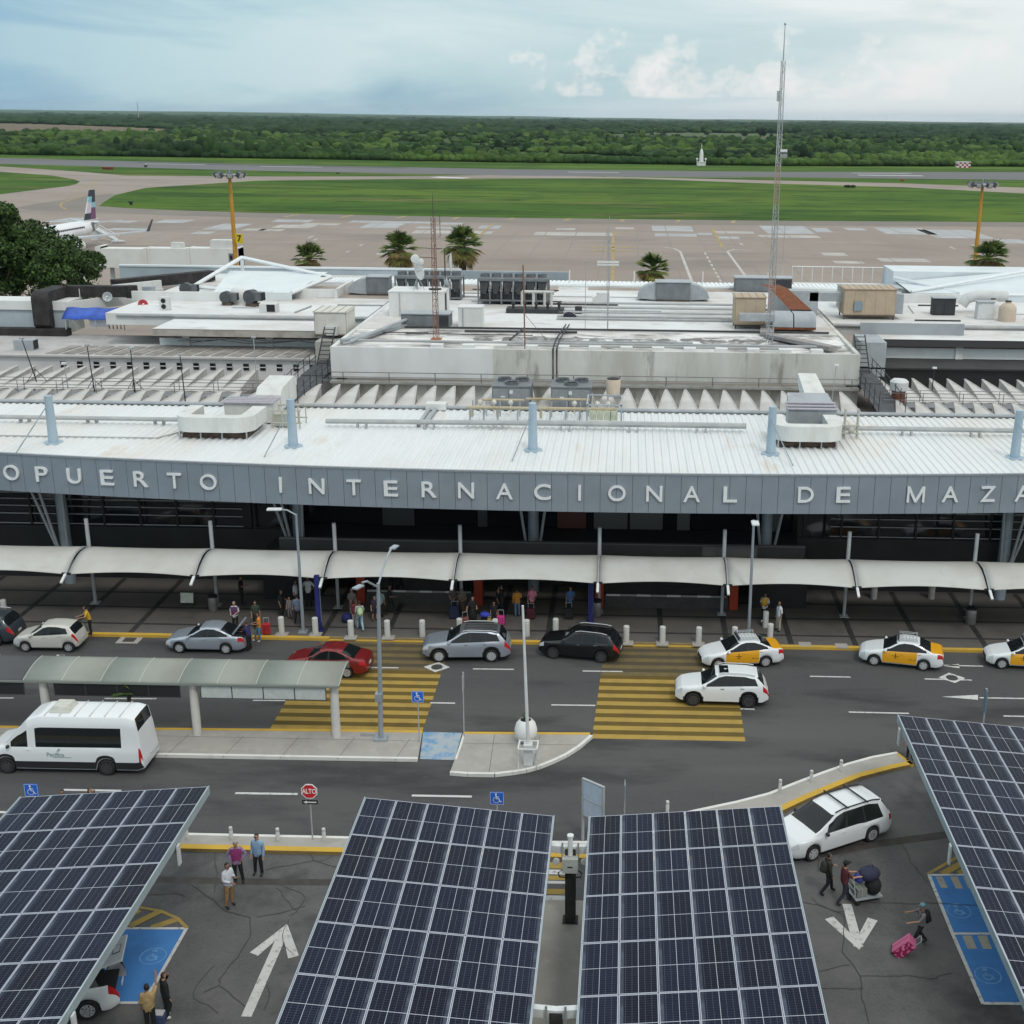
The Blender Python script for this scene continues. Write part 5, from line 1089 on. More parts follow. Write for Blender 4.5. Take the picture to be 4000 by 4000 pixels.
def make_car(kind, name, label, pA, pB, body, rear_off=0, door_m=None, rim=None, spokes=5, open_lid=False, trunk_m=None, low_trim=False, sunroof=False, group=None, roof_m=None, cat='car', loc=None, head=None, yaw=None, wbscale=None):
    """pA, pB: ground points under the near front and near rear wheels"""
    K = KIND[kind]; S = 1.0
    if loc is None:
        A, B = Vector(pA), Vector(pB); d = (A-B); S = d.length/K['wb']; d.normalize(); n = Vector((-d.y, d.x, 0))
        if n.y < 0: n = -n
        c = (A+B)/2 + n*(K['W']*S/2-.10); head = math.atan2(d.y, d.x); loc = Vector((c.x, c.y, .0065))
    t = thing(name, label, cat, loc, head-math.pi, group); t.scale = (S,S,S)
    # local frame: front towards -X, origin midway between the axles
    L, W, R = K['L'], K['W'], K['R']; x0 = -(K['wb']/2+K['fo']); xw = [K['fo'], K['fo']+K['wb']]; ra = R+.055
    st = sorted(set([0,.015,.04,.08,.13] + [round(v,3) for v in np.arange(.18, L-.16, .05)] + [L-.13,L-.08,L-.04,L-.015,L] + list(K['scr']) + list(K['rear'])))
    ft = lambda s: min(1, .72+.28*math.sin(min(1, s/.75)*math.pi/2)) * min(1, .80+.20*math.sin(min(1, (L-s)/.5)*math.pi/2))
    if kind == 'van': ft = lambda s: min(1, .84+.16*math.sin(min(1, s/.6)*math.pi/2)) * min(1, .95+.05*math.sin(min(1, (L-s)/.12)*math.pi/2))
    NS = 14
    def section(s):
        w = W/2*ft(s); zr = lerp_pts(K['top'], s); zb = lerp_pts(K['belt'], s); zs = .24 + .10*max(0, 1-s/.25) + .10*max(0, 1-(L-s)/.3)
        for q in xw:
            dd = abs(s-q)
            if dd < ra: zs = max(zs, R+math.sqrt(ra*ra-dd*dd)*.98)
        zb = min(zb, zr-.05); zb = max(zb, zs+.06); zr = max(zr, zb+.03)
        gh = max(0, zr-zb-.06)
        tum = .30 if kind != 'van' else .09
        wr = max(w*.93-tum*gh-.02, w*.5) if gh > .08 else w*.88
        pts = [(w*.93,zs),(w*.985,zs+min(.07,(zb-zs)*.2)),(w,zs+(zb-zs)*.38),(w*.995,zs+(zb-zs)*.68),(w*.965,zs+(zb-zs)*.90),(w*.93,zb)]
        er = .07 if gh > .1 else .02
        for u in (.33,.66): pts.append((w*.93-(w*.93-wr)*u-.0, zb+(zr-er-zb)*u))
        pts += [(wr,zr-er),(wr*.93,zr-er*.35),(wr*.80,zr-er*.08),(wr*.5,zr),(0,zr+.012)]
        return pts
    secs = [section(s) for s in st]; np_ = len(secs[0])
    V = []; 
    wa, wb = K['win']; shj = {5:0, 6:.36, 7:.70, 8:1.0, 9:.55}
    def shear(s):
        if kind == 'van': return 0
        u = (s-wa)/(wb-wa)
        if u < 0: return .24*max(0, 1+u*3)
        if u > 1: return -.22*max(0, 1-(u-1)*5)
        return .24-.46*u
    for s, P_ in zip(st, secs):
        gh_ = min(1, max(0, (lerp_pts(K['top'], s)-lerp_pts(K['belt'], s)-.06)/.40)); sx = [x0+s+shj.get(q,0)*shear(s)*gh_ for q in range(len(P_))]
        V += [(a, -y, z) for a, (y, z) in zip(sx, P_)] + [(a, y, z) for a, (y, z) in zip(reversed(sx[:-1]), reversed(P_[:-1]))]
    ring = 2*np_-1
    parts = {}
    def put(key, f): parts.setdefault(key, []).append(f)
    scr, rear, win = K['scr'], K['rear'], K['win']
    for i in range(len(st)-1):
        s = (st[i]+st[i+1])/2
        for j in range(ring-1):
            jj = j if j < np_-1 else ring-2-j; side = 'L' if j < np_-1 else 'R'
            f = (i*ring+j, i*ring+j+1, (i+1)*ring+j+1, (i+1)*ring+j)
            zc = sum(V[q][2] for q in f)/4; yc = abs(sum(V[q][1] for q in f)/4)
            key = 'body'
            zr, zb = lerp_pts(K['top'], s), lerp_pts(K['belt'], s)
            if jj >= 9 and scr[0] <= s <= scr[1] and jj < np_: key = 'windscreen'
            elif jj >= 9 and rear[0] <= s <= rear[1]: key = 'rear_window'
            elif kind == 'van' and 5 <= jj <= 6 and zr-zb > .3 and win[0] <= s <= win[1]: key = 'side_window'+side
            elif kind == 'van' and 5 <= jj <= 6 and K['strip'][0] <= s <= K['strip'][1]: key = 'side_window'+side+'s'
            elif kind != 'van' and 5 <= jj <= 7 and win[0]-.42 <= s <= win[1]+.15 and zr-zb > .16:
                fr = win[0]-.1; bk = win[1]+.1
                if fr <= s <= bk:
                    key = 'side_window'+side
                    for p in K['pil']:
                        if abs(s-p) < .045: key = 'trim'
            if key == 'body' and 1 <= jj <= 4:
                for di, (a, c) in enumerate(K['doors']):
                    if a <= s <= c and not any(abs(s-q) < ra+.02 for q in xw): key = 'door%d%s' % (di, side)
            if jj == 0 and low_trim: key = 'trim'
            if jj <= 1 and low_trim and any(abs(s-q) < ra+.09 for q in xw): key = 'trim'
            zt = lerp_pts(K['top'], .12)
            if s < .32 and 2 <= jj <= 4 and s > .04 and zc > zt-.24: key = 'headlight'+side
            if s < .08 and jj >= 9 and False: key = 'grille'
            zrear = lerp_pts(K['belt'], L-.2)
            if s > L-(.34 if not K['hatch'] else .30) and 3 <= jj <= 4 and kind != 'van': key = 'tail_light'+side
            if kind == 'van' and s > L-.17 and 2 <= jj <= 4 and .75 < zc < 1.3: key = 'tail_light'+side
            if kind == 'van' and jj == 1: key = 'trim'
            if trunk_m and s > rear[1]-.02 and jj >= 8: key = 'boot_lid'
            if roof_m and jj >= 9 and scr[1] < s < rear[0]: key = 'roof'
            if open_lid and kind == 'suv' and s > rear[0]-.02 and (jj >= 5): key = 'skip'
            if open_lid and kind == 'sedan' and s > rear[1]-.02 and jj >= 8 and s < L-.06: key = 'boot_opening'
            put(key, f)
    e0 = tuple(range(ring-1,-1,-1)); e1 = tuple((len(st)-1)*ring+q for q in range(ring)); put('body', e0)
    if not (open_lid and kind == 'suv'): put('body', e1)
    matk = {'body': body, 'windscreen': car_glass, 'rear_window': car_glass, 'trim': trim_m, 'boot_lid': trunk_m, 'roof': roof_m, 'boot_opening': well_m}
    for key, fs in parts.items():
        if key == 'skip': continue
        used = sorted(set(q for f in fs for q in f)); mp = {q: k for k, q in enumerate(used)}
        base = key; mm = matk.get(key)
        if key.startswith('door'): base = 'door'; mm = door_m or body
        elif key.startswith('side_window'): base = 'side_window'; mm = car_glass
        elif key.startswith('headlight'): base = 'headlight'; mm = lamp_clear
        elif key.startswith('tail_light'): base = 'tail_light'; mm = lamp_red
        mb = MB(); mb.add([V[q] for q in used], [tuple(mp[q] for q in f) for f in fs]); o = mb.build(base, mm, t, smooth='auto')
        o.data.set_sharp_from_angle(angle=rad(50))
    b = MB(); b.box(x0+.35,x0+L-.3,-W*.40,W*.40,.22,.62); b.box(x0+K['fo']-.4,x0+K['fo']+.4,-W*.36,W*.36,.3,.74); b.build('underbody', well_m, t)
    # wheels
    d1, d2 = make_wheel(R, .21 if kind != 'van' else .24, rim or rim_m, spokes)
    for q in xw:
        for sy in (-1, 1):
            wn_ = bpy.data.objects.new('wheel', d1); COL.objects.link(wn_); wn_.parent = t; wn_.location = (x0+q, sy*(W/2-.115), R); wn_.rotation_euler = (0,0,0 if sy < 0 else math.pi)
            rn = bpy.data.objects.new('rim', d2); COL.objects.link(rn); rn.parent = wn_
    # mirrors, grille, bumper details, plates
    xm = x0+win[0]-.18 if kind != 'van' else x0+1.25; zm = lerp_pts(K['belt'], win[0])+.06
    for sy in (-1, 1):
        b = MB(); b.ball((xm, sy*(W/2+.06), zm), .11, 8, 0, (.7,1.0,.75)); b.build('mirror', trim_m if kind in ('van','minivan') else body, t, smooth=True)
        b = MB()
        for a, c in K['doors']: b.box(x0+c-.28,x0+c-.10,sy*(W/2-.004)-.012,sy*(W/2-.004)+.012,lerp_pts(K['belt'],c)-.13,lerp_pts(K['belt'],c)-.10)
        b.build('door_handle', chrome if kind == 'suv' else (door_m or body), t)
    zf = lerp_pts(K['top'], .06); b = MB(); b.box(x0-.012,x0+.02,-W*.25,W*.25,zf-.20,zf-.07); b.box(x0-.008,x0+.03,-W*.30,W*.30,.34,.46); b.build('grille', trim_m, t, bevel=.02)
    b = MB(); b.box(x0+L-.01,x0+L+.014,-.17,.17,.60 if K['hatch'] else .58,.72 if K['hatch'] else .70); b.build('number_plate', plate_m, t)
    if K.get('rails') and not open_lid:
        for sy in (-1, 1):
            b = MB(); s0, s1 = K['scr'][1]+.15, K['rear'][0]-.15; yy = lambda s: sy*(section(s)[8][0]*.93)
            b.tube([(x0+s0+(s1-s0)*k/6, yy(s0+(s1-s0)*k/6), lerp_pts(K['top'], s0+(s1-s0)*k/6)+.045) for k in range(7)], .028, 6); b.build('roof_rail', chrome if kind == 'suv' else trim_m, t)
    if K.get('bars'):
        for s in (2.75, 3.75):
            b = MB(); b.tube([(x0+s,-.78,1.80),(x0+s,.78,1.80)], .035, 6); b.build('roof_bar', trim_m, t)
    if sunroof: b = MB(); zz = lerp_pts(K['top'],2.35)+.016; b.box(x0+2.15,x0+2.6,-.42,.42,zz-.03,zz); b.build('sunroof', car_glass, t)
    return t, x0, K
white_car = paint('paint_white', (.70,.72,.73)); silver = paint('paint_silver', (.42,.46,.52), .55, .35); silver_grey = paint('paint_silver_grey', (.36,.395,.45), .55, .35); red_car = paint('paint_red', (.20,.012,.014), .25, .3); black_car = paint('paint_black', (.007,.0075,.009), .2, .2); dark_suv = paint('paint_dark_blue_grey', (.055,.068,.08), .4, .3); taxi_y = paint('paint_taxi_yellow', (.72,.34,.012), .0, .35); ivory = paint('paint_ivory', (.56,.55,.50), .1, .35)
make_car('hatch','parked_car','small pale ivory hatchback parked at the yellow kerb on the left', G(*px(0,2400,(200,280))[0]), G(*px(0,2400,(525,284))[0]), ivory, spokes=7)
sd_, x0_, K_ = make_car('sedan','parked_car','silver saloon at the kerb with its boot open and people behind', G(*px(0,2400,(1360,290))[0]), G(*px(0,2400,(1710,298))[0]), silver, open_lid=True)
b = MB(); b.obox((x0_+3.98,0,1.36),(.10,1.22,.74),0,0,0,rad(38)); b.obox((x0_+3.87,0,1.28),(.04,.9,.45),0,1,0,rad(38)); b.build('boot_lid', [silver, trim_m], sd_, bevel=.03)
rr = G(*px(1000,2400,(690,478))[0]); make_car('sedan','parked_car','dark red saloon half hidden behind the shelter roof', rr+Vector((-2.58*math.cos(rad(5)),2.58*math.sin(rad(5)),0)), rr, red_car, spokes=5)
sv, x0_, K_ = make_car('suv','parked_car','silver grey estate car with roof rails at the end of the left crosswalk', G(*px(1000,2400,(1383,360))[0]), G(*px(1000,2400,(1778,358))[0]), silver_grey, low_trim=True, spokes=10, roof_m=mat('roof_dark_panel', (.12,.125,.13), .3, .2))
b = MB()
for k in range(5): y = -.5+.25*k; b.box(x0_+2.2,x0_+3.9,y-.015,y+.015,1.66,1.685)
b.build('roof_rib', trim_m, sv)
make_car('suv','parked_car','glossy black estate car waiting just right of the raised barrier boom', G(*px(2000,2400,(312,332))[0]), G(*px(2000,2400,(672,364))[0]), black_car, rim=rim_dark, spokes=5)
def taxi(lbl, A, B, bump_lit=False, full=True):
    t, x0, K = make_car('sedan','taxi_cab',lbl, A, B, white_car, door_m=taxi_y, trunk_m=taxi_y, group='white and yellow airport taxis', cat='taxi')
    b = MB()
    for sy in (-.52,.52): b.tube([(x0+2.0,sy,1.53),(x0+3.0,sy,1.55)], .018, 6)
    for q in np.linspace(2.05,2.95,6): b.tube([(x0+q,-.52,1.55),(x0+q,.52,1.55)], .014, 6)
    b.tube([(x0+2.05,-.5,1.62),(x0+3.0,-.5,1.62)], .014, 6); b.tube([(x0+2.05,.5,1.62),(x0+3.0,.5,1.62)], .014, 6)
    for q in (2.05,3.0):
        for sy in (-.52,.52): b.tube([(x0+q,sy,1.42),(x0+q,sy,1.62)], .014, 6)
    b.build('roof_rack', mast_m, t)
    b = MB(); b.box(x0+1.95,x0+2.05,-.45,.45,1.47,1.60); b.build('roof_sign', mat('taxi_sign_dark', (.03,.035,.06), .5), t)
    for sy in (-1, 1):
        b = MB(); y = sy*(K['W']/2+.004); X = x0+1.92
        def q4(xa, xb, za, zb): b.poly([(xa,y,za),(xb,y,za),(xb,y,zb),(xa,y,zb)] if sy < 0 else [(xb,y,za),(xa,y,za),(xa,y,zb),(xb,y,zb)])
        q4(X-.17,X+.17,.70,.725); y += sy*.001; q4(X-.018,X+.018,.58,.87); y += sy*.001; q4(X-.08,X+.08,.595,.615)
        y += sy*.001
        for k in range(6): q4(x0+2.75+.08*k,x0+2.80+.08*k,.56,.585)
        q4(x0+2.66,x0+2.71,.55,.61); b.build('door_emblem', mat('emblem_black', (.02,.016,.01), .5), t)
    return t
taxi('white and yellow taxi with the lit headlight, leftmost, behind the white car', G(*px(2000,2400,(1910,396))[0])+Vector((-2.56,-.42,0)), G(*px(2000,2400,(1910,396))[0]))
taxi('white and yellow taxi with yellow boot, middle one, seen whole at the kerb', G(*px(3000,2400,(797,385))[0]), G(*px(3000,2400,(1168,424))[0]))
f3 = G(*px(3000,2400,(1760,410))[0]); taxi('white and yellow taxi cut off by the right edge of the picture', f3, f3+Vector((2.5,-.25,0)))
make_car('suv','moving_car','white car with black sunroof driving in the middle lane over the crosswalk', G(*px(2000,2400,(1365,690))[0]), G(*px(2000,2400,(1782,702))[0]), white_car, rim=rim_dark, low_trim=True, sunroof=True)
make_car('minivan','parked_car','white minivan with black roof bars leaving the parking lot', G(*px(3000,3200,(330,312))[0]), G(*px(3000,3200,(775,166))[0]), white_car)
dr = G(*px(0,2400,(-25,236))[0]); make_car('suv','parked_car','dark blue grey car cut off by the left edge of the picture', dr+Vector((-2.72,0,0)), dr, dark_suv)
vn, x0_, K_ = make_car('van','passenger_van','long white passenger van with dark window band beside the median', G(*px(0,2400,(65,1195))[0]), G(*px(0,2400,(818,1210))[0]), white_car, cat='van', rim=rim_dark, spokes=8)
b = MB(); b.add([(x0_+3.0,-.5,2.77),(x0_+3.9,-.5,2.77),(x0_+3.9,.5,2.77),(x0_+3.0,.5,2.77),(x0_+3.12,-.38,3.0),(x0_+3.78,-.38,3.0),(x0_+3.78,.38,3.0),(x0_+3.12,.38,3.0)], [(4,5,6,7),(0,1,5,4),(1,2,6,5),(2,3,7,6),(3,0,4,7)]); b.build('roof_vent', mat('vent_cream', (.52,.52,.46), .6, var=.1), vn)
b = MB()
for k in range(6): b.box(x0_+2.9+.66*k,x0_+2.93+.66*k,-.78,.78,2.765,2.785)
b.build('roof_seam', mat('seam_grey', (.5,.5,.48), .5), vn)
me = text_mesh('Pacifica', .27); me.materials.append(mat('van_script', (.24,.36,.36), .5)); o = link(me, 'lettering', vn, (x0_+3.3,-K_['W']/2-.004,.98)); o.rotation_euler = (rad(90),0,0); o.scale = (1,1,.4)
b = MB(); b.box(x0_+3.2,x0_+4.0,-K_['W']/2-.006,-K_['W']/2-.003,.84,.87); b.add([(x0_+3.35,-K_['W']/2-.005,1.13),(x0_+3.52,-K_['W']/2-.005,1.2),(x0_+3.5,-K_['W']/2-.005,1.32)], [(0,1,2)]); b.build('emblem', MATS['van_script'], vn)
# white car with its tailgate up at lower left
hp = G(*px(0,3200,(800,1520))[0]); hs, x0_, K_ = make_car('suv','parked_car','white car with its tailgate raised, tucked under the left solar roof', None, None, white_car, open_lid=True, loc=Vector((hp.x-2.1,hp.y+.55,.0065)), head=math.pi+rad(14))
b = MB(); b.box(x0_+2.9,x0_+4.42,-.62,.62,.66,.70); b.box(x0_+2.9,x0_+2.95,-.62,.62,.7,1.4); b.build('boot_floor', mat('boot_dark', (.012,.012,.013), .9), hs)
b = MB(); b.obox((x0_+4.36,0,1.80),(.86,1.36,.07),0,0,0,rad(-16)); b.obox((x0_+4.12,0,1.68),(.40,1.1,.02),0,1,0,rad(-16)); b.obox((x0_+4.52,0,1.895),(.26,.44,.012),0,2,0,rad(-16)); b.obox((x0_+4.52,0,1.903),(.22,.38,.012),0,0,0,rad(-16)); b.build('tailgate', [white_car, car_glass, trim_m], hs, bevel=.02)
b = MB()
for sy in (-.6,.6): b.tube([(x0_+4.05,sy,1.25),(x0_+4.35,sy,1.72)], .018, 6)
b.build('gas_strut', trim_m, hs)
# ------------------------------------------------------------------ rooftop plant
def upart(mb, name, mats, t, **k): return mb.build(name, mats, t, world=True, **k)
fan_m = mat('fan_black', (.010,.010,.011), .7); cond_m = mat_layers('condenser_white', (.60,.61,.60), [((.46,.45,.42),1.4,.48,.75,.7)])
rust_leg = mat('leg_rusty', (.10,.07,.05), .8, .2, var=.4, scale=4)
def fan_top(t, x, y, z, r, h=.22, body=None):
    b = MB(); b.lathe([(r,0),(r,h*.6),(r*1.08,h),(r*.98,h),(r*.92,h*.55)], (x,y,z), 20, 0, cap=False); b.cyl(x,y,z+h*.5,z+h*.53,r*.93,20,1)
    for k in range(6): a = k*1.047; b.obox((x+.5*r*math.cos(a),y+.5*r*math.sin(a),z+h*.62),(r*.9,.03,.02),a,1)
    upart(b, 'fan', [body or ac_grey, fan_m], t, smooth='auto')
def chiller(lb, x0, x1, y, z, n, grp):
    t = thing('chiller', lb, 'chiller', ((x0+x1)/2,y+1.1,z), 0, grp); w = (x1-x0)/n
    b = MB()
    for k in range(n+1): b.box(x0+k*w-.07,x0+k*w+.07,y,y+.14,z,z+2.1); b.box(x0+k*w-.07,x0+k*w+.07,y+2.06,y+2.2,z,z+2.1)
    b.box(x0,x1,y-.01,y+2.21,z+.30,z+.42); upart(b, 'frame', ac_grey, t)
    b = MB()
    for k in range(n):
        a, c = x0+k*w+.08, x0+(k+1)*w-.08; m_ = (a+c)/2
        b.add([(a,y+.1,z+2.1),(c,y+.1,z+2.1),(m_+.16,y+.1,z+.9),(m_-.16,y+.1,z+.9),(a,y+2.1,z+2.1),(c,y+2.1,z+2.1),(m_+.16,y+2.1,z+.9),(m_-.16,y+2.1,z+.9)], [(3,2,1,0),(0,4,7,3),(1,2,6,5),(2,3,7,6),(4,5,6,7)])
    upart(b, 'coil', mat('coil_dark', (.055,.06,.066), .6, .2, var=.2, scale=2), t)
    b = MB(); b.box(x0-.05,x1+.05,y-.05,y+2.25,z+2.1,z+2.35); upart(b, 'deck', ac_grey, t, bevel=.02)
    b = MB(); b.box(x0+.15,x1-.15,y+.3,y+1.9,z+.42,z+.95)
    for k in range(n): b.tube([(x0+(k+.3)*w,y+.2,z+.5),(x0+(k+.3)*w,y+.2,z+1.2)], .07, 6)
    upart(b, 'compressor', ac_dark, t)
    for k in range(n): fan_top(t, x0+(k+.5)*w, y+1.1, z+2.35, .42, .3)
chiller('six-fan chiller row half hidden behind the white roof room', -21.6,-15.5,117.5,11.4,6,'rooftop chiller rows')
chiller('six-fan dark chiller row right of the white roof rooms', -13.6,-7.3,115.0,11.6,6,'rooftop chiller rows')
def room(lb, x0, x1, y0, y1, z0, z1, door=False):
    t = thing('roof_room', lb, 'roof room', ((x0+x1)/2,(y0+y1)/2,z0)); b = MB(); b.box(x0,x1,y0,y1,z0,z1); upart(b, 'wall', white_wall, t)
    b = MB(); b.box(x0-.04,x1+.04,y0-.04,y1+.04,z1,z1+.1); b.box(x0+.1,x1-.1,y0+.1,y1-.1,z1+.1,z1+.11); upart(b, 'roof', roof_white, t)
    b = MB()
    if door: b.box(x1-.001,x1+.02,y0+.5,y0+1.5,z0+.05,z0+1.9); upart(b, 'door', ac_dark, t)
    b = MB(); b.tube([(x0+(x1-x0)*.2,y0-.06,z0),(x0+(x1-x0)*.2,y0-.06,z1)], .04, 6); upart(b, 'conduit', pipe_m, t)
room('larger white roof room carrying the grey satellite dish', -20.3,-15.6,107.2,110.5,11.57,13.6,True)
room('smaller narrow white roof room right of the dark air unit', -13.7,-11.75,101.8,103.3,11.57,13.15)
def air_unit(lb, x0, x1, y, z, d, h, panels=3, m_=None, legs=.0, roof=galv, cat='air unit', grp=None, fan=0, ribs=False):
    m_ = m_ or ac_grey
    t = thing('air_handling_unit', lb, cat, ((x0+x1)/2,y+d/2,z), 0, grp); z1 = z+legs
    b = MB(); b.box(x0,x1,y,y+d,z1,z1+h); upart(b, 'casing', m_, t, bevel=.03)
    b = MB(); w = (x1-x0)/panels
    for k in range(panels): b.box(x0+k*w+.06,x0+(k+1)*w-.06,y-.025,y-.002,z1+.1,z1+h-.12, 1 if (k == panels-1 and panels > 2 and m_ is ac_grey) else 0)
    upart(b, 'panel', [m_, ac_dark], t)
    b = MB(); b.box(x0-.08,x1+.08,y-.1,y+d+.08,z1+h,z1+h+.07); upart(b, 'cover', roof, t)
    b = MB()
    if legs:
        for xx in (x0+.12, x1-.12):
            for yy in (y+.1, y+d-.1): b.box(xx-.05,xx+.05,yy-.05,yy+.05,z,z1)
        b.box(x0,x1,y+.02,y+.1,z1-.1,z1-.001); upart(b, 'leg', rust_leg, t)
    if ribs:
        b = MB(); k = int((x1-x0)/.55)
        for q in range(k+1): xx = x0+.02+(x1-x0-.08)*q/k; b.box(xx,xx+.035,y-.015,y-.001,z1,z1+h); b.box(xx,xx+.035,y-.12,y+d+.1,z1+h+.07,z1+h+.10)
        upart(b, 'rib', mat('rib_dark_tan', (.30,.24,.17), .7), t)
    for q in range(fan): fan_top(t, x0+(q+.5)*(x1-x0)/fan, y+d*.5, z1+h+.07, min(.5,d*.36), .2)
    return t
air_unit('low dark grey air unit in front of the larger white roof room', -18.3,-14.4,101.6,11.57,1.9,1.05,4)
air_unit('tan ribbed air box on short legs near the tall lattice mast', 8.7,11.2,103.0,11.57,2.4,2.2,3,tan_m,.35,tan_m,ribs=True)
t = air_unit('large tan ribbed air box on the right wing roof', 18.7,23.2,110.2,11.4,2.6,2.2,5,tan_m,.4,tan_m,ribs=True); b = MB(); b.box(19.6,20.3,110.0,110.18,12.2,13.0); upart(b, 'switch_box', mat('switch_blue_grey', (.22,.28,.33), .5), t); b = MB(); b.box(23.2,23.9,110.4,112.6,11.9,13.6); upart(b, 'filter_box', galv, t)
air_unit('long dark grey unit at the back edge behind the tall lattice mast', 10.6,16.2,126.2,11.57,2,1.35,3)
air_unit('grey flat-topped unit behind the large tan box', 19.5,25.0,116.5,11.4,2.5,1.9,3,galv,.0)
for lb, xa, xb, y, z, r0, r1 in (('grey air unit between two curved ducts at the centre of the rear roof',2.6,5.8,118.6,11.57,.9,7.6),('grey air unit with one curved duct left of the chiller rows',-25.0,-22.9,121.0,11.4,-26.9,None)):
    t = air_unit(lb, xa, xb, y, z, 2.0, 1.6, 2, ac_grey, .15); b = MB()
    def elbow(xin, xout):
        n = 8; A_ = [(xin+(xout-xin)*math.sin(k/n*math.pi/2), z+.25+1.35*(math.cos(k/n*math.pi/2))) for k in range(n+1)]
        b.strip([(p[0],y+.2,p[1]) for p in A_],[(p[0],y+1.8,p[1]) for p in A_]); b.poly([(p[0],y+.2,p[1]) for p in A_]+[(xin,y+.2,z+.1)]); b.poly([(p[0],y+1.8,p[1]) for p in reversed(A_)]+[(xin,y+1.8,z+.1)])
    elbow(xa, r0); upart(b, 'duct', galv, t, smooth='auto')
    if r1: b = MB(); elbow(xb, r1); upart(b, 'duct', galv, t, smooth='auto')
# galvanised duct bank with the rusty cover
t = thing('duct_bank', 'pale grey twin duct with a long rust-brown top beside the tall lattice mast', 'air duct', (13.6,103,11.57))
for x0, x1 in ((11.7,13.35),(13.45,15.2)):
    b = MB(); n = 8; pr = [(101.9+.75*(1-math.cos(k/n*math.pi/2)), 12.0+.95*math.sin(k/n*math.pi/2)) for k in range(n+1)]; pr = [(101.9,11.95)]+pr+[(104.2,12.95),(104.2,11.95)]
    k = len(pr); vs = [(x0,p[0],p[1]) for p in pr]+[(x1,p[0],p[1]) for p in pr]; b.add(vs, [tuple(range(k)), tuple(range(2*k-1,k-1,-1))]+[(i,k+i,k+(i+1)%k,(i+1)%k) for i in range(k)]); upart(b, 'duct', galv, t, smooth='auto')
b = MB(); b.box(11.7,15.2,101.95,104.1,11.75,11.95); upart(b, 'rust_base', rust_m, t)
b = MB(); b.add([(13.3,104.2,13.05),(15.1,104.2,13.05),(13.7,109.5,14.1),(12.1,109.5,14.1)], [(0,1,2,3)]); b.add([(12.1,109.5,14.1),(13.7,109.5,14.1),(13.2,112,14.1),(11.6,112,14.1)], [(0,1,2,3)]); upart(b, 'rusty_cover', rust_m, t)
b = MB(); b.add([(13.3,104.2,13.04),(12.1,109.5,14.09),(12.1,109.5,11.6),(13.3,104.2,11.6),(15.1,104.2,13.04),(13.7,109.5,14.09),(13.7,109.5,11.6),(15.1,104.2,11.6)], [(0,3,2,1),(4,5,6,7)]); b.box(13.2,16.6,111,112.5,11.6,13.7); upart(b, 'side_plate', galv, t)
b = MB(); b.obox((10.4,101.9,12.75),(2.8,.9,.55)); upart(b, 'branch_duct', galv, t); b = MB(); b.obox((17.3,111.6,13.2),(2.9,1.2,.75)); upart(b, 'branch_duct', galv, t)
t = thing('wind_screen', 'long galvanised sheet screen standing on the right wing roof edge', 'metal screen', (23.6,104.9,11.0)); b = MB(); b.box(19.3,27.9,104.9,104.98,11.0,11.95); upart(b, 'sheet', mat_layers('screen_sheet', (.34,.37,.39), [((.26,.28,.30),.4,.45,.7,.7)], rough=.5), t); b = MB()
for k in range(5): b.box(19.4+2.1*k,19.47+2.1*k,104.99,105.5,11.0,11.4)
upart(b, 'prop', rust_leg, t)
t = air_unit('cream sheet-metal cabinet with a small white unit at the left edge of the high block', -24.9,-22.3,99.7,11.0,3.2,1.75,3,cream_box,.2,cream_box,ribs=True); b = MB(); b.box(-23.9,-23.0,99.3,99.66,11.2,11.9); upart(b, 'side_unit', cond_m, t)
# small condensers and fans on the left wing
t = thing('condenser', 'white upright condenser with two black fans on the left roof', 'condenser', (-40.5,110.2,11.4)); b = MB(); b.box(-41.0,-40.1,110,110.45,11.4,12.55); upart(b, 'casing', cond_m, t, bevel=.02); b = MB()
for zz in (11.72,12.22): b.lathe([(.2,-.012),(.2,.0),(.01,.0)], (-40.62,109.99,zz), 18, 0, 'Y'); b.lathe([(.21,-.014),(.21,-.01),(.19,-.01),(.19,-.014)], (-40.62,109.99,zz), 18, 0, 'Y', cap=False)
upart(b, 'fan_grille', fan_m, t)
def blower(lb, x, y, z, s=1.0, rz=0):
    t = thing('roof_blower', lb, 'roof fan', (x,y,z), rz); b = MB(); b.lathe([(.01,-.4*s),(.62*s,-.4*s),(.62*s,.4*s),(.01,.4*s)], (0,0,.85*s), 18, 0, 'Y'); b.build('fan_drum', mat('drum_dark', (.075,.08,.085), .6, .2, var=.2, scale=2), t, smooth='auto')
    b = MB(); b.box(.1*s,1.25*s,-.38*s,.38*s,.55*s,1.3*s); b.build('outlet', mat('outlet_grey', (.12,.13,.135), .6, .2, var=.2, scale=2), t, bevel=.02); b = MB(); b.box(1.25*s,1.27*s,-.32*s,.32*s,.6*s,1.25*s); b.build('outlet_mouth', fan_m, t)
    b = MB(); b.box(-.4*s,.6*s,-.4*s,.4*s,0,.3*s); b.build('base', rust_leg, t)
blower('dark drum fan on the left roof beside a white cowl', -36.2,113.6,11.4,.85); blower('taller dark drum fan right of the white cowl on the left roof', -33.8,113.2,11.4,1.0,rad(-20)); blower('dark drum fan under the pale sloping canopy roof on the left', -41.5,118.6,11.4,.9)
t = thing('roof_cowl', 'white rounded cowl between the dark drum fans', 'roof vent', (-35.3,114.5,11.4)); b = MB(); b.ball((0,0,.75), .85, 10, 0, (1,.8,1)); b.box(-.5,.5,-.5,.5,0,.6); b.build('cowl', white_wall, t, smooth='auto')
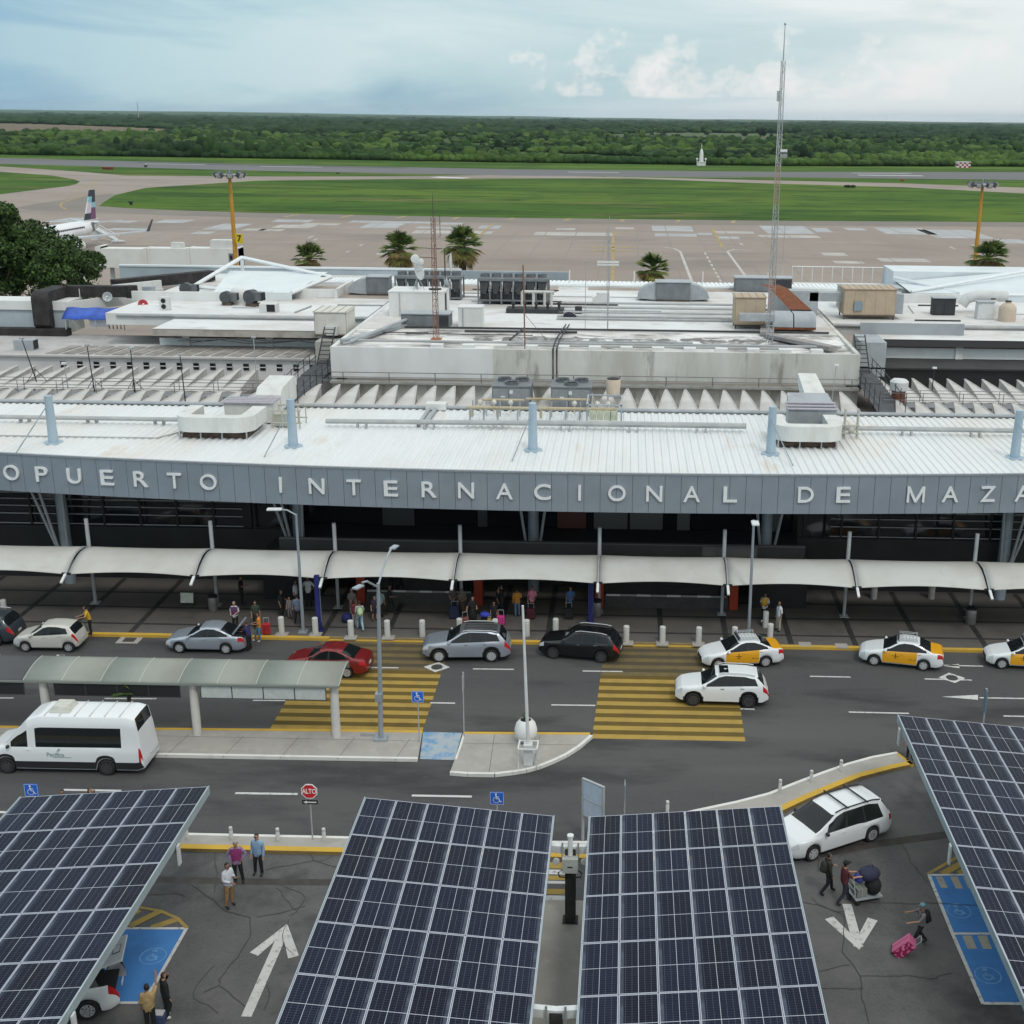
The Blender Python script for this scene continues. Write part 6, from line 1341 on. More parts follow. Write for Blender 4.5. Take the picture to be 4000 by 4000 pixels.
t = thing('roof_cowl', 'small white vent box with black mouth alone on the left roof', 'roof vent', (-31.3,109.9,11.4)); b = MB(); b.box(-.75,.75,-.5,.5,0,.75); b.build('hood', cond_m, t, bevel=.02); b = MB(); b.box(-.1,.62,-.52,-.501,.08,.7); b.build('mouth', fan_m, t)
t = thing('air_duct', 'big black elbow duct bending down over the white wall at far left', 'air duct', (-52.7,113.6,9.2)); b = MB(); n = 6
pr = [(112.75,9.5),(112.75,11.6)]+[(112.75+.9*(1-math.cos(k/n*math.pi/2)), 11.7+.75*math.sin(k/n*math.pi/2)) for k in range(n+1)]+[(117.5,12.45),(117.5,11.5),(114.2,11.55),(113.68,11.5),(113.68,9.3),(113.2,9.05)]
k = len(pr); b.add([(-53.6,p[0],p[1]) for p in pr]+[(-52.1,p[0],p[1]) for p in pr], [tuple(range(k)), tuple(range(2*k-1,k-1,-1))]+[(i,k+i,k+(i+1)%k,(i+1)%k) for i in range(k)]); upart(b, 'elbow', black_duct, t)
t = thing('air_duct', 'long black duct lying on the far left roof towards the tree', 'air duct', (-49.5,118,11.4)); b = MB(); b.obox((-49.6,117.6,11.95),(6.2,1.0,1.0),rad(3)); b.cyl(-46.3,117.6,11.4,12.5,.55,14); upart(b, 'duct', black_duct, t); b = MB(); b.obox((-46.2,126,12.0),(1.1,11,1.0),rad(-38)); upart(b, 'duct', black_duct, t); b = MB(); b.obox((-44.9,118.2,11.9),(1.0,.8,.95)); upart(b, 'end_box', galv, t)
t = thing('awning', 'bright blue tarpaulin awning over pipes on the left roof', 'awning', (-47.9,113,9.4)); b = MB(); n = 10; A_, B_ = [], []
for k in range(n+1): x = -50.8+5.7*k/n; A_.append((x,112.2,10.15+.06*math.sin(k*2.1))); B_.append((x,113.6,11.0+.05*math.sin(k*1.7)))
b.strip(A_, B_); o = upart(b, 'sheet', blue_tarp, t, smooth=True); o.modifiers.new('thick','SOLIDIFY').thickness = .04; b = MB()
for x in (-50.5,-47.8,-45.2): b.tube([(x,112.3,9.2),(x,112.3,10.12)], .05, 6)
upart(b, 'post', pipe_m, t)
t = thing('plant_door', 'white service door and pipes under the blue awning', 'service door', (-47.5,112.9,9.4)); b = MB(); b.box(-48.6,-46.9,112.95,113.05,9.35,10.3); upart(b, 'door', white_wall, t); b = MB()
for k in range(4): x = -46.6+.35*k; b.tube([(x,112.4,9.3),(x,112.4,10.1),(x+1.0,112.4,10.1+.06*k)], .06, 6)
upart(b, 'pipe', ac_dark, t)
t = thing('roof_hatch', 'small grey sheet-metal box open to the right at far left ledge', 'vent box', (-49.1,101.5,9.33)); b = MB(); b.box(-49.9,-48.3,101,102,9.33,10.15); upart(b, 'casing', galv, t); b = MB(); b.box(-48.29,-48.27,101.1,101.9,9.4,10.1); upart(b, 'mouth', fan_m, t)
# dishes
def dish(lb, base, h, r, yaw, tilt, m_, rim=.25, nm='satellite_dish'):
    t = thing(nm, lb, 'satellite dish', base); b = MB(); c = Vector((0,0,h)); M = Matrix.Rotation(yaw,3,'Z') @ Matrix.Rotation(tilt,3,'Y'); n = 20; rings = 5; vs = [c]; fs = []
    for i in range(1,rings+1):
        rr = r*i/rings
        for j in range(n): a = 2*math.pi*j/n; vs.append(c + M @ Vector((rim*(i/rings)**2, rr*math.cos(a), rr*math.sin(a))))
    for j in range(n): fs.append((0,1+j,1+(j+1)%n))
    for i in range(rings-1):
        for j in range(n): a = 1+i*n+j; d = 1+i*n+(j+1)%n; fs.append((a,a+n,d+n,d))
    b.add(vs, fs); o = b.build('reflector', m_, t, smooth=True); o.modifiers.new('thick','SOLIDIFY').thickness = .03
    b = MB(); b.tube([(0,0,0),(0,0,h-.05)], .05, 6)
    for a in (0,2.1,4.2): b.tube([(.6*math.cos(a)*min(1,h),.6*math.sin(a)*min(1,h),0),(0,0,h*.75)], .03, 6)
    f = M @ Vector((rim+.45*r,0,0)); b.tube([c, c+f], .025, 6); b.build('stand', pipe_m, t)
    b = MB(); b.ball(tuple(c+f), .09*max(1,r), 8); b.build('feed', white_metal, t, smooth=True)
dish('grey satellite dish on a tripod on top of the larger white roof room', (-18.0,108.4,13.7),1.55,.78,rad(-20),rad(-12),mat('dish_grey',(.46,.49,.50),.5,var=.05))
b_ = thing('antenna_drum','pair of white drum antennas above the grey satellite dish','antenna',(-18.15,108.9,13.7)); b = MB(); b.tube([(0,0,0),(0,0,2.6)],.05,8); b.build('pole', pipe_m, b_); b = MB(); b.lathe([(.05,-.16),(.34,-.12),(.36,.12),(.3,.2),(.02,.26)],(-.1,0,2.55),16,0,'Y'); b.lathe([(.05,-.14),(.26,-.1),(.28,.1),(.02,.2)],(.38,0,2.3),16,0,'Y'); b.build('drum', white_metal, b_, smooth='auto')
dish('small grey dish low on the roof right of the larger white roof room dish', (-15.9,110.0,13.7),.45,.5,rad(20),rad(-20),mat('dish_grey2',(.40,.43,.44),.5))
dish('small red dish on the left roof behind the blue awning', (-43.7,113.2,10.99),.42,.42,rad(-60),rad(-10),mat('dish_red',(.46,.06,.07),.5,var=.1))
dish('small pale dish on the left roof just beside the blue awning', (-47.6,115.2,11.4),.35,.42,rad(-80),rad(-10),MATS['dish_grey'])
# masts
def lattice(mb, base, h, w0, w1, bay, r=.03, m_=0, mb2=None, bands=None):
    x, y, z = base; n = int(h/bay); c3 = [(math.cos(rad(90+120*k)), math.sin(rad(90+120*k))) for k in range(3)]
    P_ = lambda k, i: Vector((x+c3[k][0]*(w0+(w1-w0)*i/n), y+c3[k][1]*(w0+(w1-w0)*i/n), z+h*i/n))
    for i in range(n):
        mm = m_ if bands is None else bands[int(i/n*len(bands))]
        for k in range(3):
            mb.tube([P_(k,i),P_(k,i+1)], r, 5, mm, cap=False); mb.tube([P_(k,i),P_((k+1)%3,i)], r*.6, 4, mm, cap=False); mb.tube([P_(k,i) if i%2 else P_((k+1)%3,i), P_((k+1)%3,i+1) if i%2 else P_(k,i+1)], r*.6, 4, mm, cap=False)
mast_rust = mat_layers('mast_red_faded', (.24,.12,.09), [((.15,.08,.06),1.0,.45,.7,.7)]); mast_grey = mat('mast_grey', (.38,.40,.41), .5, .4, var=.1); mast_white = mat('mast_white_faded', (.50,.50,.49), .5, .3); mast_red2 = mat('mast_red_pale', (.38,.27,.24), .6)
t = thing('radio_mast', 'tall slim lattice mast on the right of the high block, reaching into the sky', 'radio mast', (10.8,95.8,11.35))
b = MB(); lattice(b, (10.8,95.8,11.35), 20.6, .30, .16, .55, .028, 0, bands=[0,2,0,0,2,1,0,0]); upart(b, 'lattice', [mast_grey, mast_white, mast_red2], t)
b = MB(); b.tube([(10.8,95.8,31.95),(10.8,95.8,34.4)], .05, 6, r2=.025); b.ball((10.8,95.8,34.4),.09,6); upart(b, 'tip_pole', mast_grey, t)
b = MB(); b.box(10.45,10.7,95.5,95.7,29.2,29.9); b.obox((11.15,95.7,25.4),(.5,.25,.2),0,0,rad(20)); b.obox((11.15,95.7,25.75),(.5,.25,.2),0,0,rad(-20)); b.tube([(10.8,95.8,25.6),(11.3,95.7,25.6)],.03,5); b.tube([(10.6,95.8,17),(11.5,95.8,17.1),(11.55,95.8,20.8)],.02,5); upart(b, 'antenna', mast_grey, t)
b = MB(); b.box(10.4,11.2,95.4,96.2,11.35,11.5); upart(b, 'base_plate', rust_leg, t)
t = thing('radio_mast', 'reddish lattice mast with a white dish at the front of the high block', 'radio mast', (-14.8,97.2,11.4))
b = MB(); lattice(b, (-14.8,97.2,11.4), 9.2, .26, .18, .5, .026); upart(b, 'lattice', mast_rust, t); b = MB(); b.tube([(-14.8,97.2,20.6),(-14.8,97.2,22.4)], .03, 6, r2=.015); b.tube([(-14.6,97.2,16),(-14.0,97.2,16),(-14.0,97.2,18.3),(-14.6,97.2,18.3)], .05, 6); b.tube([(-14.8,97.2,17.6),(-15.9,97.2,17.65)],.025,5); b.tube([(-14.8,97.2,18.3),(-15.9,97.2,18.35)],.025,5); b.cyl(-14.8,97.2,15.2,15.3,.5,16); b.tube([(-14.45,97.2,19.2),(-14.3,97.2,19.2),(-14.3,97.2,20.8)],.025,5); upart(b, 'bracket', mat('bracket_dark', (.06,.045,.04), .6), t)
b = MB(); b.lathe([(.02,-.06),(.3,-.03),(.55,.12),(.57,.16),(.02,.2)], (0,0,0), 20, 0, 'X')
b.v = [(p[0]*.7-13.62, p[1]+97.1, p[2]*1.25+17.3) for p in b.v]; upart(b, 'dish', white_metal, t, smooth='auto')
b = MB(); b.box(-15.2,-14.4,96.8,97.6,11.35,11.45); upart(b, 'base_plate', mat('plate_orange', (.36,.14,.06), .7, var=.3), t)
t = thing('antenna_pole', 'thin grey antenna pole with a crossbar in the middle of the high roof', 'antenna', (-1.6,101.7,11.57)); b = MB(); b.tube([(-1.6,101.7,11.57),(-1.6,101.7,14.7)],.06,6); lattice(b,(-1.6,101.7,14.7),4.6,.14,.1,.5,.016); b.tube([(-1.6,101.7,19.3),(-1.55,101.7,20.6)],.02,5); upart(b,'pole',mast_grey,t); b = MB(); b.box(-2.5,-.75,101.6,101.75,16.9,17.06); b.box(-2.5,-.75,101.6,101.75,16.7,16.82); upart(b,'crossbar',white_metal,t)
t = thing('antenna_pole', 'rust-brown pole with a small cross arm at the front of the high roof', 'antenna', (-7.6,93.2,11.35)); b = MB(); b.tube([(-7.6,93.2,11.35),(-7.7,93.2,17.6)],.055,6); b.tube([(-7.9,93.2,16.7),(-6.9,93.2,16.7)],.03,5); b.tube([(-7.6,93.2,14),(-5.9,95.6,11.4)],.02,4); upart(b,'pole',mast_rust,t)
t = thing('antenna_pole', 'thin wire-like aerial left of the crossbar antenna on the high roof', 'antenna', (-3.4,101.3,11.57)); b = MB(); b.tube([(-3.4,101.3,11.57),(-3.4,101.3,17.0)],.025,5); b.ball((-3.4,101.3,17.05),.09,6); upart(b,'pole',mast_grey,t)
for lb, p0, p1, tri in (('leaning dark aerial on the left skylight roof, leftmost of three',(-43.4,90.6,9),(-43.9,90.2,12.2),1),('dark aerial on the left skylight roof, middle of three',(-38.3,88.6,8.76),(-38.4,88.4,12.1),1),('dark aerial on the left skylight roof, right of three',(-35.4,88.6,8.76),(-35.3,88.4,11.9),1),('pale aerial with a small lamp standing behind the leftmost roof column',(-39.6,87.3,8.76),(-39.7,87.3,11.0),0),('tall pale aerial at the right end of the left skylights',(-26.0,86.9,8.9),(-26.0,86.9,13.1),0),('dark aerial near the vented hood on the front roof left',(-30.2,84.2,9),(-30.3,84.2,12.3),0),('pale aerial with a lamp at the right skylights by the white fan unit',(14.0,84.9,9),(14.2,84.9,12.1),0),('white lamp on a short dark pole over the right skylights',(22.9,93.5,9),(22.95,93.5,10.4),0)):
    t = thing('aerial', lb, 'aerial', p0); b = MB(); b.tube([p0,p1], .045, 6, r2=.03)
    if tri:
        for a in (0,2.1,4.2): b.tube([(p0[0]+.8*math.cos(a),p0[1]+.8*math.sin(a),p0[2]),(p0[0],p0[1],p0[2]+.9)],.025,5)
    b.tube([p0,(p0[0]+.01,p0[1],p0[2]-.9)], .04, 5)
    upart(b,'pole',dark_rail if 'dark' in lb else mast_grey,t); b = MB(); b.obox((p1[0],p1[1],p1[2]),(.3,.2,.12)) ; upart(b,'lamp' if 'lamp' in lb else 'tip',white_metal if 'lamp' in lb else mast_grey,t)
# water tanks
def tank(lb, x, y, z, r, h, m_):
    t = thing('water_tank', lb, 'water tank', (x,y,z)); b = MB(); b.lathe([(r,0),(r,h*.62),(r*.94,h*.74),(r*.62,h*.88),(r*.34,h*.92),(r*.34,h),(.01,h+.01)], n=22)
    b.build('shell', m_, t, smooth='auto'); b = MB(); b.lathe([(r*.36,h*.98),(r*.36,h*1.04),(.01,h*1.05)], n=18); b.build('lid', ac_dark, t, smooth='auto')
tank_m = mat_layers('tank_beige', (.52,.43,.34), [((.40,.32,.25),1.5,.5,.75,.7)])
tank('beige water tank on the right wing roof', 33.0,110.6,11.4,.75,1.7,tank_m)
t = thing('water_tank', 'cream open-topped barrel tank above the central skylights', 'water tank', (-.9,84.3,9.95)); b = MB(); b.lathe([(.42,0),(.47,.25),(.50,.9),(.46,1.1)], n=20); b.build('shell', mat_layers('tank_cream', (.56,.46,.36), [((.66,.6,.52),1.2,.45,.7,.7)]), t, smooth='auto'); b = MB(); b.cyl(0,0,1.1,1.15,.43,20); b.build('lid', fan_m, t); b = MB()
for a in (-.35,.35):
    for c in (-.35,.35): b.tube([(a,c,-.95),(a,c,0)], .04, 6)
b.box(-.45,.45,-.45,.45,-.05,0); b.build('stand', galv, t)
tank('pale tank behind the black boxes on the far right roof', 32.5,113.5,11.4,.6,1.5,cond_m)
t = thing('exhaust_fan', 'white mushroom fan at the left end of the right skylights', 'roof fan', (19.3,88.4,9.0)); b = MB(); b.lathe([(.38,.7),(.62,.75),(.66,1.35),(.5,1.5),(.01,1.52)], n=20); b.build('cap', cond_m, t, smooth='auto'); b = MB(); b.lathe([(.5,-.4),(.5,.7),(.3,.75)], n=18); b.build('stack', rust_m, t, smooth='auto')
air_unit('black box unit at the right roof, left of the white rounded duct', 27.2,29.2,113.4,11.4,1.0,1.5,2,ac_dark)
t = thing('air_duct', 'white rounded duct on the far right roof behind the beige tank', 'air duct', (32,114.8,11.4)); b = MB(); b.tube([(30.2,115.2,12.1),(30.6,115.2,12.7),(31.4,115.2,12.95),(34.2,115.2,12.95)], .5, 10); b.box(31.8,32.1,114.8,115.6,11.4,12.6); upart(b,'duct',cond_m,t,smooth='auto')
air_unit('grey box unit with dark mouth left of the beige tank', 30.6,32.0,111.2,11.4,1.0,1.5,1,cond_m)
# chillers over the central skylights with their pipe rack
for lb, x0, x1 in (('grey three-fan chiller over the central skylights, left of two',-9.1,-6.5),('grey three-fan chiller over the central skylights, right of two',-5.1,-2.4)):
    t = thing('chiller', lb, 'chiller', ((x0+x1)/2,84.8,9.0), 0, 'chillers over the skylights'); b = MB(); b.box(x0,x1,83.7,86.2,9.1,10.5); upart(b,'casing',ac_grey,t,bevel=.03)
    b = MB(); b.box(x0+.08,x0+(x1-x0)*.42,83.675,83.698,9.2,10.4); b.box(x0+(x1-x0)*.46,x1-.08,83.675,83.698,9.2,10.4); upart(b,'panel',mat('panel_grey_light',(.22,.235,.25),.6,var=.1),t)
    b = MB(); b.box(x0+1.2,x0+1.42,83.66,83.674,10.05,10.3); b.box(x0+.6,x0+.9,83.66,83.674,9.8,9.9); upart(b,'data_plate',plate_m,t)
    b = MB(); b.box(x0-.05,x1+.05,83.65,86.25,10.5,10.58); upart(b,'top',ac_grey,t)
    for fx, fy_ in ((x0+.7,85.6),(x1-.7,85.6),((x0+x1)/2,84.4)): fan_top(t, fx, fy_, 10.58, .46, .2)
    b = MB(); b.box(x0,x1,83.7,86.2,8.2,9.08); upart(b,'plinth',ac_dark,t)
t = thing('pipe_rack', 'ochre and grey pipe rack with cabinets in front of the roof chillers', 'pipe rack', (-5.4,79.5,9.06))
b = MB(); b.tube([(-10.3,79.6,10.0),(-6.0,79.6,10.0)],.10,8); b.tube([(-5.6,79.6,10.0),(-.6,79.6,10.0)],.11,8); b.tube([(-9.5,81.3,10.15),(-6.7,81.3,10.15)],.08,8); b.tube([(-6.6,81.3,10.25),(-2.4,81.3,10.25)],.08,8)
for x in (-10.0,-8.3,-5.5,-.8): b.tube([(x,79.6,10.0),(x,79.6,9.35)],.09,8)
b.tube([(-10.3,78.3,9.3),(-7.4,78.3,9.3)],.1,8); upart(b,'pipe',mat_layers('pipe_ochre',(.46,.40,.28),[((.34,.26,.14),.9,.45,.7,.8),((.5,.49,.46),1.5,.55,.75,.6)]),t,smooth='auto')
for x in (-10.1,-9.2,-8.3,-7.0,-6.2,-4.9,-3.9,-3.0,-1.0): b = MB(); b.box(x-.05,x+.05,79.5,79.6,9.06,9.92); b.box(x-.04,x+.04,81.2,81.3,9.06,10.1); b.box(x-.04,x+.04,79.6,81.2,9.5,9.56); upart(b,'support',galv,t)
b = MB()
for x in (-2.5,-.3):
    b.box(x-.05,x+.05,78.6,78.7,9.06,10.5); b.box(x-.05,x+.05,81.6,81.7,9.06,10.5)
b.box(-2.5,-.3,78.6,78.7,10.45,10.53); b.box(-2.5,-.3,81.6,81.7,10.45,10.53); b.box(-2.55,-2.45,78.6,81.7,10.45,10.53); b.box(-.35,-.25,78.6,81.7,10.45,10.53); upart(b,'frame',galv,t)
b = MB()
for k in range(4): b.box(-2.35+.46*k,-1.93+.46*k,79.3,79.48,9.35,9.95)
upart(b,'cabinet',mat('cabinet_pale_green',(.52,.54,.42),.6,var=.1),t); b = MB()
for x in (-9.6,-8.7,-7.6,-3.4,-1.9,-1.2): b.ball((x,81.2,10.0),.18,8); b.tube([(x,81.2,9.3),(x,81.2,10.2)],.06,6)
upart(b,'valve',mat('valve_white',(.58,.56,.5),.5,var=.2),t)
# white ring ducts on the front roof
def ring_duct(lb, x0, x1, flip):
    t = thing('ring_duct', lb, 'air duct', ((x0+x1)/2,75.5,9.06)); y0, y1 = 73.8, 77.2; r = 1.1; n = 8
    def outline(d):
        pts = []; xa, xb, ya = x0+d, x1-d, y0+d; rr = r-d
        pts.append((xa,y1)); 
        for k in range(n+1): a = math.pi+k/n*math.pi/2; pts.append((xa+rr+rr*math.cos(a), ya+rr+rr*math.sin(a)))
        for k in range(n+1): a = 1.5*math.pi+k/n*math.pi/2; pts.append((xb-rr+rr*math.cos(a), ya+rr+rr*math.sin(a)))
        pts.append((xb,y1)); return pts
    O_, I_ = outline(0), outline(.85); b = MB(); z0, z1 = 9.5, 10.42
    b.strip([(p[0],p[1],z0) for p in O_],[(p[0],p[1],z1) for p in O_]); b.strip([(p[0],p[1],z1) for p in O_],[(p[0],p[1],z1) for p in I_]); b.strip([(p[0],p[1],z1) for p in I_],[(p[0],p[1],z0) for p in I_]); b.strip([(p[0],p[1],z0) for p in I_],[(p[0],p[1],z0) for p in O_])
    for e in (0,-1): b.poly([(*O_[e],z0),(*O_[e],z1),(*I_[e],z1),(*I_[e],z0)])
    upart(b,'duct',mat_layers('duct_white',(.64,.65,.63),[((.48,.47,.43),1.2,.46,.74,.8,(1,1,.3)),((.34,.31,.27),2.5,.64,.82,.5,(1,1,.3))]),t)
    b = MB()
    for x in (x0+.3,x0+1.6,x0+2.9,x1-.4): b.box(x-.04,x+.04,74.0,74.08,9.06,9.5); b.box(x-.04,x+.04,77.0,77.08,9.06,9.5)
    upart(b,'leg',galv,t); b = MB(); b.box(x0+.4,x1-.4,74.3,77.5,9.08,9.32); upart(b,'under_tray',rust_leg,t)
    return t
t = ring_duct('white U-shaped duct with louvred box and tall hood on the front roof, left', -27.4,-22.6,0)
b = MB(); b.box(-25.6,-22.5,78.2,80.0,9.1,10.35); upart(b,'louvre_box',MATS['duct_white'],t); b = MB()
for k in range(4): b.box(-25.75,-22.4,78.05+.48*k,78.4+.48*k,10.36,10.43)
upart(b,'louvre',mat('louvre_mauve',(.36,.34,.38),.6,var=.1),t); b = MB(); n = 6; pr = [(80.1,9.5),(80.1,10.5),(80.6,10.9),(83.6,11.1),(84.2,10.8),(84.2,9.5)]; k = len(pr); b.add([(-24.1,p[0],p[1]) for p in pr]+[(-22.45,p[0],p[1]) for p in pr],[tuple(range(k)),tuple(range(2*k-1,k-1,-1))]+[(i,k+i,k+(i+1)%k,(i+1)%k) for i in range(k)]); upart(b,'hood',MATS['duct_white'],t)
b = MB()
for x in (-22.2,-21.6,-21.0,-20.5):
    for y in (77.0,78.6): b.tube([(x,y,9.06),(x,y,10.2)],.04,6)
for z in (9.4,10.2): b.tube([(-22.3,77,z),(-20.4,77,z)],.05,6); b.tube([(-22.3,78.6,z),(-20.4,78.6,z)],.05,6)
b.box(-22.2,-21.4,77.3,78.3,9.1,9.9); upart(b,'pipe_stand',mat_layers('frame_weathered',(.42,.43,.38),[((.3,.26,.18),1.5,.48,.72,.8)]),t)
t = ring_duct('white U-shaped duct with grey louvred hood on the front roof, right', 8.9,13.1,1)
b = MB(); b.add([(10.2,77.6,9.3),(13.2,77.6,9.3),(13.2,77.6,10.6),(10.2,77.6,10.6),(10.4,80.5,9.3),(13.0,80.5,9.3),(13.0,80.5,11.1),(10.4,80.5,11.1)],[(0,1,2,3),(3,2,6,7),(1,5,6,2),(4,0,3,7)]); upart(b,'louvre_box',galv,t); b = MB()
for k in range(3): b.box(10.1,13.25,77.5+.5*k,77.9+.5*k,10.62+.09*k,10.68+.09*k)
upart(b,'louvre',MATS['louvre_mauve'],t); b = MB(); b.add([(11.6,80.6,9.3),(13.0,80.6,9.3),(12.7,84.0,11.2),(11.5,84.0,11.2),(11.6,80.6,10.9),(13.0,80.6,10.9),(12.7,84.0,11.7),(11.5,84.0,11.7)],[(4,5,6,7),(0,1,5,4),(1,2,6,5),(3,0,4,7)]); upart(b,'hood',MATS['duct_white'],t)
b = MB(); b.tube([(13.6,76.8,9.06),(13.6,76.8,10.9)],.08,8); b.tube([(14.4,76.8,9.06),(14.4,76.8,10.9)],.08,8)
for z in (9.4,9.9): b.tube([(13.2,76.6,z),(14.5,76.6,z)],.05,6)
b.ball((14.0,76.6,9.6),.2,8); upart(b,'pipe_stand',MATS['frame_weathered'],t)
# railing beyond the roof
t = thing('roof_fence', 'white tubular railing along the back edge of the right roof', 'railing', (25.5,136.5,11.4)); b = MB(); b.tube([(17.4,136.5,13.0),(34,136.5,13.0)],.05,6)
k = 0
for x in np.linspace(16.4,33.5,17): b.tube([(x,136.5,11.3),(x,136.5,13.0)],.05,6)
upart(b,'railing',white_metal,t)
for lb, x, y in (('short white stub pole behind the rear roof, left of the lone palm',-6.0,132),('short white stub pole behind the rear roof, just left of the lone palm',.6,132),('short white stub pole behind the rear roof, right of the lone palm',7.6,132),('tall white stub pole behind the rear roof near the tall lattice mast',14.2,132)):
    b = MB(); b.tube([(0,0,0),(0,0,1.35)],.06,6); b.cyl(0,0,0,.08,.14,10); o = b.build('stub_pole',white_metal); o.location = (x,130.2,11.7); tag(o, lb, 'pole')
# odds and ends over the high roof
t = thing('pipe_frame', 'white looped pipe frame in front of the right chiller row', 'pipe frame', (-8.2,112.8,11.57)); b = MB()
for x in (-9.4,-8.4,-7.4,-6.8): b.tube([(x,112.6,11.57),(x,112.6,13.1)],.13,8)
b.tube([(-9.4,112.6,13.1),(-6.6,112.6,13.1)],.13,8); b.tube([(-9.4,113.4,13.0),(-6.6,113.4,13.0)],.1,8); upart(b,'pipe',mat_layers('pipe_white',(.58,.58,.54),[((.42,.40,.34),1.5,.5,.75,.7)]),t,smooth='auto')
t = thing('pump_set', 'dark pump set and valves on the roof below the right chiller row', 'pumps', (-8.8,110.3,11.57)); b = MB(); b.box(-10.6,-5.6,109.9,111.6,11.57,11.95)
for x in (-10,-9,-8,-7,-6): b.tube([(x,110.4,11.9),(x,110.4,12.4)],.12,8); b.ball((x,110.4,12.4),.18,8)
b.box(-4.6,-4.0,110.0,110.5,11.57,12.2); upart(b,'pump',ac_dark,t,smooth='auto')
t = thing('roof_cabinet', 'small white cabinet at the foot of the crossbar antenna', 'cabinet', (-2.2,117.2,11.57)); b = MB(); b.box(-2.9,-1.7,117,117.8,11.57,12.5); upart(b,'casing',cond_m,t,bevel=.02); b = MB(); b.box(-3.3,-2.95,117,117.5,11.57,12.1); upart(b,'side_box',cond_m,t)
t = thing('tarp_pile', 'dark tarpaulin bundle on the roof right of the pump set', 'bundle', (-5.0,107.4,11.57)); b = MB(); b.ball((0,0,.25),.4,8,0,(1.2,.9,.8)); b.ball((.3,.1,.15),.3,8,0,(1.2,.9,.8)); b.build('bundle', mat('bundle_dark',(.02,.02,.035),.8,var=.3,scale=3), t, smooth=True)
# ------------------------------------------------------------------ people and luggage
skin_m = {k: mat('skin_'+k, c, .6, var=.08, scale=9) for k, c in (('a',(.42,.24,.16)),('b',(.30,.165,.105)),('c',(.22,.12,.075)))}
hair_m = {'black': mat('hair_black',(.012,.010,.009),.6,var=.3,scale=20), 'grey': mat('hair_grey',(.32,.31,.30),.7,var=.2,scale=20), 'brown': mat('hair_brown',(.045,.024,.016),.6,var=.3,scale=20)}
def cloth(name, c, v=.18): return mat('cloth_'+name, c, .85, var=v, scale=7, detail=2)
shoe_m = mat('shoe_dark',(.018,.017,.016),.6); shoe_w = mat('shoe_white',(.55,.55,.54),.7)
eye_m = mat('eye_dark',(.01,.01,.01),.4); lip_m = mat('lip',(.28,.10,.085),.6)
ARM = { # elbow, wrist (for the +X side; mirrored for the other)
 'down': ((.225,.03,1.12),(.235,-.05,.88)), 'front': ((.225,.0,1.13),(.13,-.27,1.10)), 'phone': ((.215,-.02,1.13),(.07,-.26,1.22)), 'hip': ((.33,.06,1.15),(.18,-.02,.98)),
 'up': ((.24,-.16,1.55),(.22,-.30,1.80)), 'push': ((.22,-.16,1.16),(.17,-.46,1.12)), 'pull': ((.22,.14,1.14),(.25,.34,.95)), 'folded': ((.23,-.03,1.13),(-.05,-.20,1.18)), 'face': ((.24,-.16,1.30),(.08,-.16,1.52)), 'out': ((.36,-.10,1.20),(.48,-.28,1.10))}
LEG = {'stand': ((.10,-.015,.50),(.105,.02,.09)), 'wide': ((.13,-.02,.50),(.17,.02,.09)), 'fwd': ((.10,-.20,.52),(.10,-.26,.10)), 'back': ((.10,.02,.50),(.10,.30,.14)), 'bent': ((.10,-.10,.51),(.10,.08,.09))}
